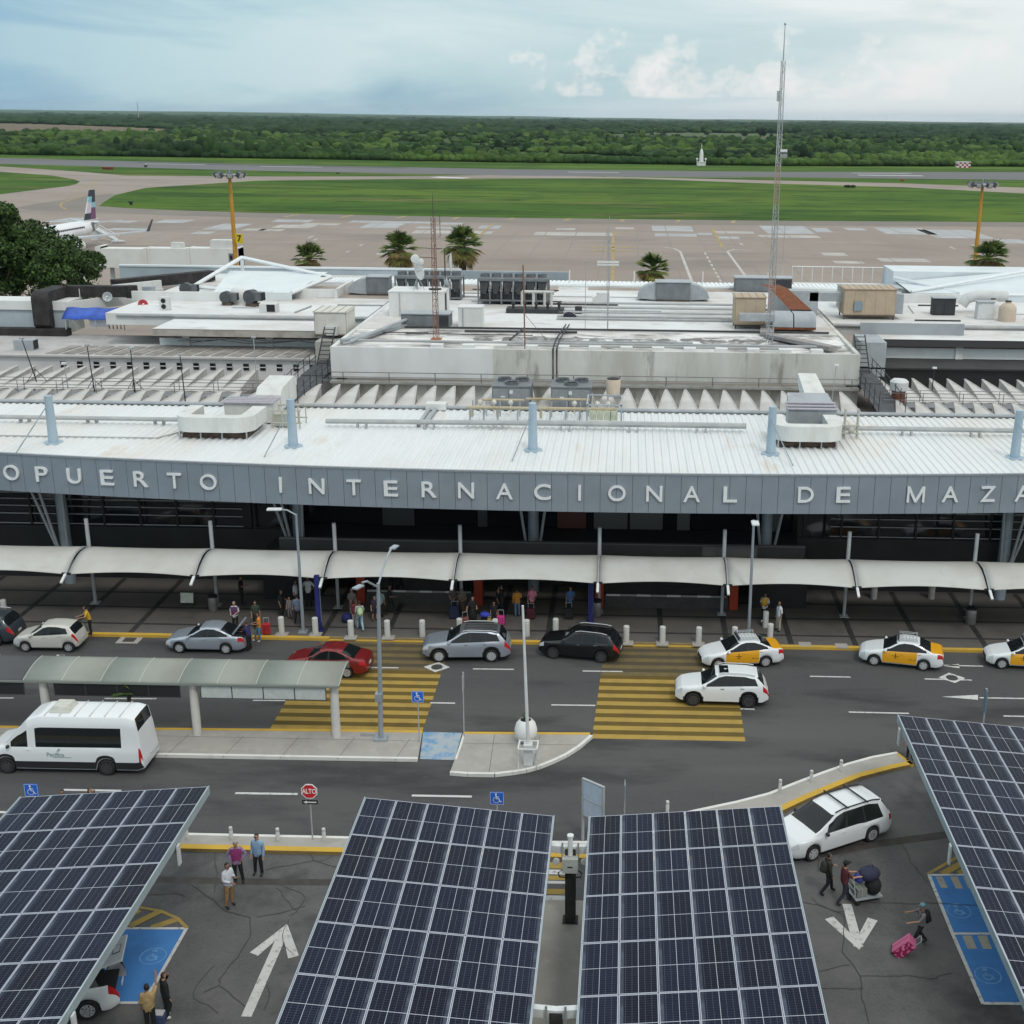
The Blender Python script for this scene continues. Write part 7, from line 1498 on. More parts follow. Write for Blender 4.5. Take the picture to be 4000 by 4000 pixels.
def person(label, loc, face, h=1.72, shirt=None, trousers=None, skin='b', hair='black', arms=('down','down'), legs=('stand','stand'), sleeves='short', shorts=False, long_hair=False, skirt=None, vest=None, hat=None, shoes=None, lean=0.0, glasses=False, group=None, look=0.0):
    t = thing('person', label, 'person', loc, face, group); k = h*1.03/1.72
    J = []; E = []; LB = []
    def j(p, r): J.append((Vector(p), r)); return len(J)-1
    def e(a, b, lb): E.append((a,b)); LB.append(lb)
    ln = lambda p: (p[0], p[1]-lean*max(0,p[2]-.92), p[2]-abs(lean)*.12*max(0,p[2]-.92))
    pel = j((0,0,.95),(.160,.118)); wai = j(ln((0,0,1.10)),(.150,.115)); che = j(ln((0,.0,1.29)),(.170,.122)); nb = j(ln((0,.01,1.43)),(.085,.075)); nk = j(ln((0,.0,1.50)),(.052,.055))
    h1 = j(ln((0,-.02,1.565)),(.066,.080)); h2 = j(ln((0,-.012,1.655)),(.076,.094)); h3 = j(ln((0,0,1.725)),(.048,.058))
    e(pel,wai,'shirt'); e(wai,che,'shirt'); e(che,nb,'shirt'); e(nb,nk,'neck'); e(nk,h1,'head'); e(h1,h2,'head'); e(h2,h3,'head')
    ends = []
    for s, ar, lg in ((1,arms[0],legs[0]),(-1,arms[1],legs[1])):
        sx = lambda p: (p[0]*s,p[1],p[2])
        el, wr = ARM[ar]; sh = j(ln(sx((.175,.01,1.385))),(.058,.058)); e(che,sh,'shirt'); eb = j(ln(sx(el)),(.041,.041)); e(sh,eb,'sleeve'); w = j(ln(sx(wr)),(.028,.028)); e(eb,w,'fore' )
        d = (J[w][0]-J[eb][0]).normalized(); pm = j(J[w][0]+d*.075,(.034,.022)); e(w,pm,'hand')
        side = d.cross(Vector((0,1,0)) if abs(d.y) < .8 else Vector((0,0,1))).normalized()
        for q, L_ in ((-.026,.060),(-.009,.075),(.009,.072),(.026,.052)):
            a = j(J[pm][0]+d*.03+side*q,(.010,.010)); b_ = j(J[pm][0]+d*(.03+L_)+side*q*1.25+d.cross(side)*.012,(.008,.008)); e(pm,a,'hand'); e(a,b_,'hand')
        th = j(J[w][0]+d*.045+side*-.045*s,(.010,.010)); th2 = j(J[w][0]+d*.085+side*-.062*s,(.009,.009)); e(w,th,'hand'); e(th,th2,'hand')
        hp = j(sx((.088,0,.89)),(.092,.095)); e(pel,hp,'hip'); kn, an = LEG[lg]; kk = j(sx(kn),(.060,.062)); e(hp,kk,'thigh'); aa = j(sx(an),(.042,.044)); e(kk,aa,'shin')
        tz = .045 if lg != 'back' else .05; to = j(sx((an[0]+.012,an[1]-.15,tz)),(.040,.030)); e(aa,to,'foot')
    me = bpy.data.meshes.new('person'); me.from_pydata([p*k for p, r in J], E, []); o = bpy.data.objects.new('tmp', me); COL.objects.link(o)
    sm = o.modifiers.new('skin','SKIN'); sm.use_smooth_shade = True
    sv = me.skin_vertices[0].data
    for i, (p, r) in enumerate(J): sv[i].radius = (r[0]*k, r[1]*k); sv[i].use_root = (i == 0)
    o.modifiers.new('sub','SUBSURF').levels = 1
    bpy.context.view_layer.update(); dg = bpy.context.evaluated_depsgraph_get(); fm = bpy.data.meshes.new_from_object(o.evaluated_get(dg)); bpy.data.objects.remove(o)
    nv = len(fm.vertices); co = np.empty(nv*3); fm.vertices.foreach_get('co', co); co = co.reshape(-1,3); no = np.empty(nv*3); fm.vertices.foreach_get('normal', no); no = no.reshape(-1,3)
    polys = [tuple(p.vertices) for p in fm.polygons]; cen = np.array([co[list(p)].mean(0) for p in polys])
    best = np.full(len(polys), 1e9); lab = np.zeros(len(polys), int)
    for i, (a, b_) in enumerate(E):
        A = np.array(J[a][0])*k; B = np.array(J[b_][0])*k; ab = B-A; u = np.clip(((cen-A)@ab)/max(1e-9,ab@ab),0,1); d = np.linalg.norm(cen-(A+u[:,None]*ab),axis=1); rr = (1-u)*max(J[a][1])*k+u*max(J[b_][1])*k; d = d/np.maximum(rr,.012)
        m_ = d < best; best[m_] = d[m_]; lab[m_] = i
    L_ = [LB[q] for q in lab]
    mi = [0]*len(polys)
    body = MB(); body.add(co.tolist(), polys, 0)
    hc = np.array(J[h2][0])*k; 
    # face: eyes, nose, mouth, ears
    f = lambda x, y, z: Vector((hc[0]+x*k, hc[1]+y*k, hc[2]+z*k))
    for s in (-1,1):
        c = f(.031*s,-.088,-.018); body.poly([c+Vector((-.014,-.004,-.006)),c+Vector((.014,-.004,-.006)),c+Vector((.014,-.004,.006)),c+Vector((-.014,-.004,.006))],1)
        c = f(.078*s,.005,-.03); body.ball(tuple(c), .022, 6, 0, (.5,.8,1.3))
    n0 = f(0,-.09,.0); body.add([n0, f(-.016,-.088,-.05), f(.016,-.088,-.05), f(0,-.122,-.045)], [(0,1,3),(0,3,2),(1,2,3)], 0)
    c = f(0,-.092,-.078); body.poly([c+Vector((-.022,-.004,-.006)),c+Vector((.022,-.004,-.006)),c+Vector((.022,-.004,.004)),c+Vector((-.022,-.004,.004))],2)
    if glasses: c = f(0,-.1,-.018); body.box(c.x-.06,c.x+.06,c.y-.006,c.y+.004,c.z-.014,c.z+.014,1)
    body.build('body', [skin_m[skin], eye_m, lip_m], t, smooth=True)
    def garment(name, test, m_, off):
        fs = [p for p, l, c in zip(polys, L_, cen) if test(l, c)]
        if not fs: return
        used = sorted(set(q for p in fs for q in p)); mp = {q: i for i, q in enumerate(used)}
        g = MB(); g.add([tuple(co[q]+no[q]*off*k) for q in used], [tuple(mp[q] for q in p) for p in fs]); return g.build(name, m_, t, smooth=True)
    sl = {'short': ('shirt','sleeve'), 'long': ('shirt','sleeve','fore'), 'none': ('shirt',)}[sleeves]
    elz = lambda c: True
    if shirt: garment('shirt', lambda l, c: (l in sl) or (l == 'hip' and c[2] > .9*k), shirt, .016)
    if vest: garment('vest', lambda l, c: l == 'shirt' and c[2] > 1.0*k and c[2] < 1.42*k, vest, .032)
    if trousers: garment('trousers', lambda l, c: (l == 'hip') or l == 'thigh' or (l == 'shin' and not shorts) , trousers, .013)
    garment('shoes', lambda l, c: l == 'foot', shoes or shoe_m, .012)
    if hair: garment('hair', lambda l, c: l == 'head' and (c[2] > hc[2]+.028*k or (c[1] > hc[1]+.012*k and c[2] > hc[2]-.085*k)) and not (c[1] < hc[1]-.05*k and c[2] < hc[2]+.045*k), hair_m[hair], .02)
    if long_hair: g = MB(); g.ball(tuple(f(0,.055,-.12)), .085, 8, 0, (1.05,.6,1.9)); g.build('hair', hair_m[hair], t, smooth=True)
    if skirt:
        g = MB(); z0 = skirt[1]; g.lathe([(.15*k,1.02*k),(.17*k,.92*k),(.20*k,.7*k),(.23*k,z0*k)], n=18, cap=False); o = g.build('skirt', skirt[0], t, smooth=True); o.modifiers.new('thick','SOLIDIFY').thickness = .01
    if hat:
        g = MB(); c = f(0,.0,.035); g.ball(tuple(c), .105*k, 10, 0, (1,1.12,.85)); 
        if hat[1] == 'cap': g.obox(tuple(f(0,-.14,.03)),(.13,.11,.012))
        g.build('cap' if hat[1] == 'cap' else 'helmet', hat[0], t, smooth='auto')
    return t
def suitcase(lb, loc, rz, size, m_, tilt=0.0, handle=.35, stripe=None, group=None):
    t = thing('suitcase', lb, 'suitcase', loc, rz, group); w, d, h = size; M = Matrix.Rotation(tilt, 4, 'X')
    def tr(b): b.v = [tuple(M @ Vector(p)) for p in b.v]; return b
    b = MB(); b.box(-w/2,w/2,-d/2,d/2,.06,.06+h); tr(b).build('shell', m_, t, bevel=.03)
    b = MB()
    for x in (-w*.35,w*.35): b.tube([(x,d*.3,.06+h),(x,d*.3,.06+h+handle)], .012, 6)
    b.tube([(-w*.35,d*.3,.06+h+handle),(w*.35,d*.3,.06+h+handle)], .016, 6); tr(b).build('handle', mast_m, t)
    for x in (-w*.4,w*.4):
        for y in (-d*.35,d*.35): b = MB(); b.lathe([(.01,-.015),(.035,-.015),(.035,.015),(.01,.015)], (x,y,.035), 10, 0, 'X'); tr(b).build('wheel', tyre_m, t, smooth='auto')
    b = MB()
    for q in (-.25,.25): b.box(w*q-.012,w*q+.012,-d/2-.008,-d/2-.001,.1,.02+h)
    tr(b).build('strap', stripe or trim_m, t); return t
def backpack(lb, person_t, m_, h=1.15, s=1.0, back=.19):
    a = person_t.rotation_euler.z; p = Vector(person_t.location)+Vector((-math.sin(a)*back,math.cos(a)*back,h)); t = thing('backpack', lb, 'backpack', p, a); b = MB(); b.ball((0,0,.0), .2*s, 10, 0, (.85,.55,1.25)); b.build('bag', m_, t, smooth=True); b = MB(); b.ball((0,.09*s,-.09*s), .12*s, 8, 0, (1,.5,.9)); b.build('pocket', m_, t, smooth=True)
    b = MB()
    for x in (-.09,.09): b.tube([(x,-.05,.2),(x,-.24,.24),(x*1.2,-.30,.05),(x,-.1,-.18)], .018, 6)
    b.build('strap', trim_m, t)
TR, ML_, TL, DK, RT, LF = 0, 0, 0, 0, math.pi/2, -math.pi/2
CAMF, AWAY = 0.0, math.pi
white_sh = cloth('white',(.58,.60,.64),.06); navy = cloth('navy',(.012,.016,.045)); black_c = cloth('black',(.010,.010,.011)); tan_c = cloth('tan',(.26,.155,.075)); beige_c = cloth('beige',(.40,.36,.29)); jeans = cloth('jeans',(.10,.17,.27)); light_jeans = cloth('light_jeans',(.28,.42,.52)); lblue = cloth('light_blue',(.24,.37,.52),.08); yellow_c = cloth('yellow',(.55,.34,.03)); orange_c = cloth('orange',(.62,.22,.03)); pink_c = cloth('pink',(.62,.20,.30)); maroon = cloth('maroon',(.10,.018,.024)); purple_c = cloth('lilac',(.27,.20,.36)); vest_p = cloth('vest_magenta',(.26,.03,.14)); grey_c = cloth('grey',(.16,.16,.165)); khaki_sh = cloth('khaki',(.40,.28,.13)); vest_y = cloth('vest_yellow',(.60,.36,.04)); bluec = cloth('blue',(.06,.13,.30)); cream_c = cloth('cream',(.46,.44,.36)); green_c = cloth('pale_green',(.42,.55,.30))
g0 = lambda x, y: G(x, y, .006)
g1 = lambda x, y: G(x, y, .152)
# --- parking lot
person('man in white shirt and tan trousers looking at his phone', g0(900,3540), RT-.5, 1.78, white_sh, tan_c, 'b','black',('phone','front'),('stand','wide'),'long',glasses=True)
person('man with magenta safety vest over a lilac shirt, hands on hips', g0(932,3448), CAMF+.2, 1.75, purple_c, black_c,'a','grey',('hip','hip'),('wide','stand'),'long',vest=vest_p)
person('man in light blue shirt standing by the kerb strip', g0(1014,3418), CAMF-.2, 1.76, lblue, black_c,'a','black',('down','down'),('stand','wide'),'long',glasses=True)
person('man in tan shirt seen from behind, reaching up to the raised tailgate', g0(592,4032), AWAY+.15, 1.74, khaki_sh, black_c,'b','black',('down','up'),('stand','stand'))
person('woman all in black with a black shoulder bag, hand at her head', g0(655,3975), AWAY-.9, 1.66, black_c, black_c,'a','brown',('face','down'),('stand','bent'),'long',shoes=shoe_w)
person('dark-haired person standing behind the raised tailgate', g0(432,3815), RT, 1.66, grey_c, black_c,'b','black',('front','down'))
person('black-haired person whose head shows above the left solar roof', Vector((AT(243,3092,45.1).x,45.1,.006)), CAMF, 1.62, black_c, jeans,'b','black')
person('brown-haired woman whose head shows above the left solar roof', Vector((AT(349,3080,45.1).x,45.1,.006)), RT, 1.72, cloth('brown_dark',(.035,.02,.018)), jeans,'a','brown',('face','down'),long_hair=True)
pa = person('man in black with a dark backpack striding towards the loaded trolley', g0(3228,3492), RT+.3, 1.72, cloth('olive_dark',(.028,.028,.022)), black_c,'b','black',('front','down'),('fwd','back'),'long',shoes=shoe_m)
backpack('dark backpack on the man striding behind the trolley pusher', pa, cloth('bag_olive',(.03,.03,.024)), 1.22, 1.05)
pb = person('man in maroon T-shirt and black cap pushing the loaded trolley', g0(3292,3530), RT+.35, 1.74, maroon, cloth('dark_jeans',(.018,.022,.035)),'a','black',('push','push'),('fwd','back'),'short',hat=(black_c,'cap'),shoes=shoe_m)
t = thing('luggage_trolley', 'luggage trolley being pushed across the parking lot', 'luggage trolley', g0(3372,3512), .3); b = MB(); b.box(-.5,.6,-.36,.36,.22,.27); b.tube([(-.5,-.33,.25),(-.62,-.33,1.02),(-.62,.33,1.02),(-.5,.33,.25)], .022, 8); b.tube([(-.52,-.33,.6),(-.52,.33,.6)], .018, 6); b.build('frame', galv, t)
for x, y in ((-.4,-.32),(-.4,.32),(.55,0)): b = MB(); b.lathe([(.02,-.025),(.1,-.025),(.1,.025),(.02,.025)], (x,y,.1), 12, 0, 'Y'); b.build('wheel', tyre_m, t, smooth='auto')
tl = g0(3372,3512)
def soft_bag(lb, loc, sc, m_, r=.3, rz=0, nm='duffel_bag', cat='bag'):
    t = thing(nm, lb, cat, loc, rz); b = MB(); b.ball((0,0,0), r, 10, 0, sc); o = b.build('bag', m_, t, smooth=True); b = MB(); b.tube([(-.12,-.02,r*sc[2]*.85),(-.1,-.02,r*sc[2]+.1),(.1,-.02,r*sc[2]+.1),(.12,-.02,r*sc[2]*.85)], .014, 6); b.build('handle', trim_m, t); return t
soft_bag('big navy duffel bag on top of the loaded trolley', tl+Vector((.15,.05,1.08)), (1.35,1.05,.85), cloth('bag_navy',(.022,.026,.055)), .33, .3)
soft_bag('black suitcase bag standing upright on the loaded trolley', tl+Vector((.32,0,.62)), (1.0,1.1,1.2), black_c, .31, .3)
soft_bag('bright blue bag tucked on the pusher side of the trolley load', tl+Vector((-.22,-.02,.95)), (.8,.9,.9), cloth('bag_blue',(.05,.06,.28)), .24, .3)
t = thing('parcel', 'pale green grey box at the bottom of the loaded trolley', 'box', tl+Vector((-.17,-.05,.275)), .3); b = MB(); b.box(-.24,.16,-.28,.28,0,.36); b.build('box', mat('parcel_green',(.20,.22,.19),.8,var=.15), t, bevel=.01); b = MB(); b.box(-.05,-.03,-.283,.283,0,.363); b.build('tape', mat('tape_pale',(.4,.4,.36),.5), t)
pc = person('woman with grey blue headscarf and black backpack steering a pink suitcase', g0(3590,3694), LF+.15, 1.66, cloth('grey_warm',(.17,.155,.155)), black_c,'b',None,('push','out'),('fwd','back'),'short',hat=(cloth('scarf_teal',(.10,.19,.22)),'scarf'),long_hair=False)
backpack('black backpack on the woman steering the pink suitcase', pc, black_c, 1.2, 1.1)
pk = bpy.data.materials.new('pink_pattern'); pk.use_nodes = True; w_ = pk.node_tree.nodes.new('ShaderNodeTexWave'); w_.inputs['Scale'].default_value = 9; w_.inputs['Distortion'].default_value = 3.5; w_.inputs['Detail'].default_value = 1
r_ = pk.node_tree.nodes.new('ShaderNodeValToRGB'); r_.color_ramp.elements[0].color = (.26,.012,.07,1); r_.color_ramp.elements[0].position = .42; r_.color_ramp.elements[1].color = (.66,.18,.33,1); r_.color_ramp.elements[1].position = .56; tc_ = pk.node_tree.nodes.new('ShaderNodeTexCoord'); pk.node_tree.links.new(tc_.outputs['Object'], w_.inputs['Vector']); pk.node_tree.links.new(w_.outputs['Color'], r_.inputs[0]); pk.node_tree.links.new(r_.outputs[0], pk.node_tree.nodes['Principled BSDF'].inputs['Base Color'])
suitcase('large pink zigzag patterned suitcase rolling on the parking lot', g0(3492,3722), rad(-102), (.50,.38,.80), pk, rad(-44), .28, mat('strap_pink',(.6,.25,.38),.6))
person('person in dark trousers standing on the kerb behind the right solar roof', g1(3553,2966), CAMF, 1.7, navy, black_c,'b','black')
# --- pavement
person('man in yellow shirt leaning over the rear of the ivory hatchback', g1(352,2483)+Vector((0,.15,0)), LF+.5, 1.70, yellow_c, black_c,'b','black',('push','push'),('stand','stand'),lean=.25)
person('grey-haired helper in a purple vest standing behind the silver saloon', G(922,2462,.152), CAMF, 1.68, white_sh, black_c,'a','grey',('front','front'),vest=cloth('vest_purple',(.09,.035,.10)))
person('traveller in black standing alone in the shade left of the group', g1(946,2362), RT, 1.74, black_c, black_c,'b','black',('front','folded'))
person('person in navy shirt bending at the open boot of the silver saloon', g0(976,2540), LF-.3, 1.66, cloth('navy2',(.03,.025,.10)), black_c,'b','brown',('push','push'),lean=.2)
person('woman in orange top and denim shorts beside a red suitcase', g0(1016,2506), LF+.3, 1.66, orange_c, jeans,'b','black',('front','front'),('stand','fwd'),shorts=False,shoes=shoe_w)
suitcase('red suitcase at the kerb behind the orange top', g1(1042,2478), .2, (.42,.28,.6), mat('suitcase_red',(.42,.02,.03),.5,var=.15), 0, .3)
person('person in dark green at the kerb just behind the orange top', g1(1003,2455), CAMF+.4, 1.62, cloth('dark_green',(.03,.045,.035)), black_c,'b','black')
person('slim woman in black holding something, left of the grey-clad child', g1(1103,2412), RT-.3, 1.66, black_c, black_c,'b','black',('front','down'),long_hair=True)
person('small child in grey between the woman in black and the tall man', g1(1134,2415), CAMF, 1.28, cloth('child_grey',(.20,.17,.17)), cloth('child_pants',(.16,.15,.15)),'a','brown')
person('man in blue grey shirt and wide black trousers, seen from behind', g1(1166,2440), AWAY, 1.78, cloth('slate_blue',(.13,.17,.24)), black_c,'b','black',('down','down'),('wide','wide'),shoes=shoe_w)
person('man in white shirt standing in the shade behind the blue grey shirt', g1(1158,2380), RT, 1.76, white_sh, black_c,'b','black',('front','down'))
person('broad man in white shirt in the deep shade beside the blue pillar', g1(1208,2368), CAMF, 1.80, white_sh, black_c,'c','black',('hip','hip'))
person('older woman with white hair and grey top near the red pier', g1(1378,2405), CAMF+.3, 1.62, cloth('grey_print',(.17,.155,.15)), grey_c,'a','grey',('down','front'))
pd_ = person('walker in pale blue jeans with a pale green backpack', g1(1408,2462), AWAY+.4, 1.72, cloth('white_grey',(.30,.31,.29)), light_jeans,'b','black',('down','front'),('fwd','back'),shoes=shoe_w)
backpack('pale green backpack on the walker in pale jeans', pd_, green_c, 1.2, 1.0)
person('woman in dark red patterned top and pale trousers beside the walker', g1(1387,2448), AWAY-.5, 1.62, cloth('dark_red_print',(.16,.03,.035),.5), cloth('pale_grey',(.40,.40,.40)),'b','black',('front','front'),long_hair=True)
soft_bag('navy blue bag lump on the pavement beside the pale jeans', g1(1358,2432)+Vector((0,0,.30)), (1.2,.9,.95), cloth('bag_navy2',(.012,.016,.10)), .3)
person('boy in dark shirt and shorts left of the tall lamp post', g1(1466,2424), CAMF+.3, 1.48, cloth('dark_plum',(.035,.02,.035)), cloth('short_dark',(.03,.03,.04)),'a','black',('front','down'),('stand','wide'),shorts=True)
pe = person('traveller with a pale teal backpack half behind the tall lamp post', g1(1488,2412), AWAY, 1.70, cloth('teal_grey',(.22,.30,.32)), black_c,'b','black',('down','down'))
person('person in black walking past the entrance right of the lamp post', g1(1525,2400), RT, 1.76, black_c, black_c,'c','black',('down','front'),('fwd','back'))
person('man in dark clothes with tan trousers deep in the entrance', g1(1462,2352), CAMF, 1.74, cloth('plum',(.07,.045,.06)), cloth('sand',(.17,.14,.10)),'b','black',('front','down'))
person('woman in brown print top behind a navy suitcase', g1(1772,2398), CAMF, 1.66, cloth('brown_print',(.10,.08,.07),.5), black_c,'a','brown',('front','front'),long_hair=True)
suitcase('large navy suitcase in front of the woman in brown print', g1(1776,2416), 0, (.55,.32,.72), cloth('case_navy',(.012,.018,.06)), 0, .25)
person('woman in floral top and dark brown skirt', g1(1808,2408), CAMF-.2, 1.66, cloth('floral',(.16,.13,.10),.6), black_c,'b','black',('front','front'),skirt=(cloth('skirt_brown',(.05,.032,.022)),.35))
person('woman in a long black dress holding her arms out in front', g1(1848,2440), CAMF+.5, 1.68, black_c, black_c,'a','black',('front','out'),skirt=(black_c,.2),long_hair=True)
suitcase('dusty pink suitcase at the feet of the black dress', g1(1818,2446), .3, (.4,.26,.48), cloth('case_rose',(.22,.07,.075)), 0, .3)
soft_bag('royal blue bag standing on a dark case', g1(1895,2440)+Vector((0,0,.62)), (1.25,.9,.75), cloth('bag_royal',(.04,.06,.42)), .24)
suitcase('dark case under the royal blue bag', g1(1895,2440), 0, (.5,.34,.34), black_c, 0, .05)
person('child in black T-shirt with a white print', g1(1930,2438), CAMF, 1.34, black_c, black_c,'b','black',('down','down'))
suitcase('small yellow case beside the child in black', g1(1912,2446), 0, (.22,.18,.42), mat('case_yellow',(.42,.28,.05),.5,var=.1), 0, .1)
suitcase('hot pink suitcase behind the silver car', g1(1957,2442), -.1, (.42,.28,.52), mat('case_hot_pink',(.62,.05,.26),.5,var=.1), 0, .32)
person('tall person in black with arms raised towards the face', g1(1962,2402), LF, 1.8, black_c, black_c,'b','black',('face','front'),('stand','bent'))
person('dark figure in a wide coat behind the child in black', g1(1945,2398), RT, 1.6, cloth('coat_dark',(.015,.013,.014)), black_c,'b','black',skirt=(black_c,.5))
person('person in orange jacket and jeans carrying a cream bag', g1(2021,2408), AWAY+.2, 1.72, cloth('orange_jacket',(.46,.20,.025)), jeans,'b','black',('down','front'),sleeves='long')
person('person in pink T-shirt behind a dark red suitcase', g1(2079,2402), CAMF, 1.74, pink_c, black_c,'b','black',('front','down'),('stand','wide'))
suitcase('dark red suitcase in front of the pink T-shirt', g1(2074,2418), 0, (.48,.3,.58), mat('case_wine',(.06,.01,.015),.5,var=.2), 0, .3)
person('person in blue check shirt behind a black suitcase', g1(2228,2402), CAMF, 1.72, bluec, black_c,'b','black',('front','down'))
suitcase('black suitcase in front of the blue check shirt', g1(2222,2418), 0, (.48,.3,.62), black_c, 0, .3)
person('porter in white shirt and yellow vest behind the leftmost taxi', g1(2984,2430), CAMF-.3, 1.74, white_sh, black_c,'c','black',('front','front'),vest=vest_y,shoes=shoe_w)
person('bald man in white shirt and beige trousers facing the porter', g1(3040,2466), LF+.4, 1.76, white_sh, beige_c,'c',None,('down','down'),('stand','wide'),'short')
t = thing('tool_bag', 'blue and white bag on the ground by the woman in black', 'bag', g0(625,3990)); b = MB(); b.box(-.22,.22,-.16,.16,0,.32); b.build('bag', cloth('bag_tool',(.04,.06,.13)), t, bevel=.05); b = MB(); b.box(-.16,.16,-.13,.13,.321,.36); b.build('flap', shoe_w, t, bevel=.01)
# ------------------------------------------------------------------ trees, palms, far wood, airside things, haze
def leaf_mats(nm, a, b): return [mat_layers(nm+'_dark', a, [(tuple(c*.6 for c in a),.5,.45,.7,.8)], rough=.6, spec=.25), mat_layers(nm+'_light', b, [(a,.4,.45,.7,.8)], rough=.6, spec=.25)]
def leaf_cloud(n, centers, radii, size, rs, flat=.9):
    """n leaf-sized quads per lobe spread over the lobes' shells"""
    V = []; k = 0; MI = []
    for c, r in zip(centers, radii):
        d = rs.normal(size=(n,3)); d /= np.linalg.norm(d,axis=1)[:,None]; d[:,2] = np.abs(d[:,2])*np.where(rs.rand(n)<.82,1,-1)
        p = np.array(c)+d*r*np.array([1,1,flat])*(.72+.34*rs.rand(n,1))
        nrm = d+rs.normal(size=(n,3))*.55; nrm /= np.linalg.norm(nrm,axis=1)[:,None]
        u = np.cross(nrm, rs.normal(size=(n,3))); u /= np.linalg.norm(u,axis=1)[:,None]; w = np.cross(nrm,u)
        s = size*(.45+1.1*rs.rand(n,1)**1.5); V.append(np.stack([p-u*s, p-w*s*.5, p+u*s, p+w*s*.5],1).reshape(-1,3)); MI.append((rs.rand(n) < .45).astype(int))
    V = np.concatenate(V); return V, np.arange(len(V)).reshape(-1,4), np.concatenate(MI)
t = thing('broadleaf_tree', 'large dark green leafy tree behind the far left roofs', 'tree', (-71,141,0))
rs = np.random.RandomState(3); cs, rr = [], []
for cx_, cz_, rx_, ry_, rz_, n_ in ((-3.8,12.2,8.8,7.5,8.6,115),(7.0,10.0,5.4,6.0,5.2,55),(2.5,11.3,5.5,6.5,5.8,30)):
    for k in range(n_):
        d = rs.normal(size=3); d /= np.linalg.norm(d); d[2] = d[2] if d[2] > -.5 else -d[2]
        u = .66+.34*rs.rand(); q = rs.uniform(.9,1.9); cs.append((cx_+d[0]*(rx_-q*.6)*u, d[1]*ry_*u, cz_+d[2]*(rz_-q*.7)*u)); rr.append(q)
V, Q, MI = leaf_cloud(560, cs, rr, .20, rs); me = np_mesh('crown', V, Q, leaf_mats('tree_leaf',(.020,.046,.010),(.060,.115,.022)), MI); o = link(me,'crown',t)
b = MB(); b.tube([(0,0,0),(.2,0,3),(0,.1,6)], .75, 12, r2=.5)
for k in range(7): a = k*.9; b.tube([(0,.1,5.2),(2.2*math.cos(a),2.0*math.sin(a),8),(6*math.cos(a),4.6*math.sin(a),11.5+k%3)], .28, 8, r2=.08)
b.build('trunk', mat('bark',(.09,.07,.055),.9,var=.3,scale=3), t)
# fan palms
def palm(lb, px_, ytop, Y, s, seed, small=False):
    top = AT(px_, ytop, Y); zc = top.z-.80*s; r = random.Random(seed); t = thing('fan_palm', lb, 'palm tree', (top.x,Y,.15 if small else 0), 0, 'fan palms beyond the terminal roof'); zc -= t.location.z
    g, d = MB(), MB()
    def fan(b, el, az, L, R_, m_=0):
        dirv = Vector((math.cos(az)*math.cos(el),math.sin(az)*math.cos(el),math.sin(el))); p0 = Vector((0,0,zc)); p1 = p0+dirv*L; b.tube([p0,p1], .028*s, 4, m_, cap=False); side = Vector((-math.sin(az),math.cos(az),0)); upv = side.cross(dirv)*-1
        n = 15
        for k in range(n):
            a0 = -1.25+2.5*k/n; a1 = a0+2.5/n*.95; am = (a0+a1)/2
            f = lambda a, q: p1+dirv*(math.cos(a)*q)+side*(math.sin(a)*q)-Vector((0,0,.12*q*q/max(.3,R_)))
            e = R_*(.85+.3*r.random()); m1 = f(am,e*.6)+upv*.05*s; tip = f(am,e); tip.z -= .14*R_*r.random()
            b.add([p1, f(a0,e*.6), tip, f(a1,e*.6), m1], [(0,1,4),(1,2,4),(4,2,3),(0,4,3)], m_)
    for k in range(30 if not small else 12):
        fan(g, r.uniform(-.25,1.45), k*2.4+r.uniform(-.3,.3), r.uniform(.40,.75)*s, r.uniform(.58,.82)*s, k%2)
    gm = leaf_mats('palm_leaf',(.050,.090,.020),(.16,.195,.05)); g.build('crown', gm, t)
    if not small:
        for k in range(34): fan(d, r.uniform(-1.40,-.25), k*2.4, r.uniform(.35,.75)*s, r.uniform(.55,.8)*s, k%2)
        d.build('dead_fronds', [mat('frond_dry',(.21,.145,.06),.85,var=.3,scale=4), mat('frond_yellow',(.27,.25,.075),.8,var=.3,scale=4)], t)
    b = MB(); b.tube([(.1,0,0),(0,.05,zc*.5),(0,0,zc)], .26*s if not small else .11, 10, r2=.2*s if not small else .09); b.build('trunk', mat('palm_bark',(.085,.062,.045),.9,var=.35,scale=5), t)
palm('fan palm with yellowing skirt peeping over the left roof edge', 1203, 965, 142, 1.55, 1); palm('fan palm left of the reddish lattice mast, with dry brown skirt', 1562, 925, 142, 1.75, 2); palm('tallest fan palm, just right of the white dish on the reddish mast', 1805, 908, 142, 1.85, 3); palm('lone green fan palm behind the middle of the rear roof', 2553, 1008, 142, 1.6, 4); palm('fan palm at far right by the yellow floodlight mast', 3862, 955, 142, 1.85, 5)
palm('small young palm on the median partly hidden by the van roof', 497, 2668, 52.9, .62, 6, True)
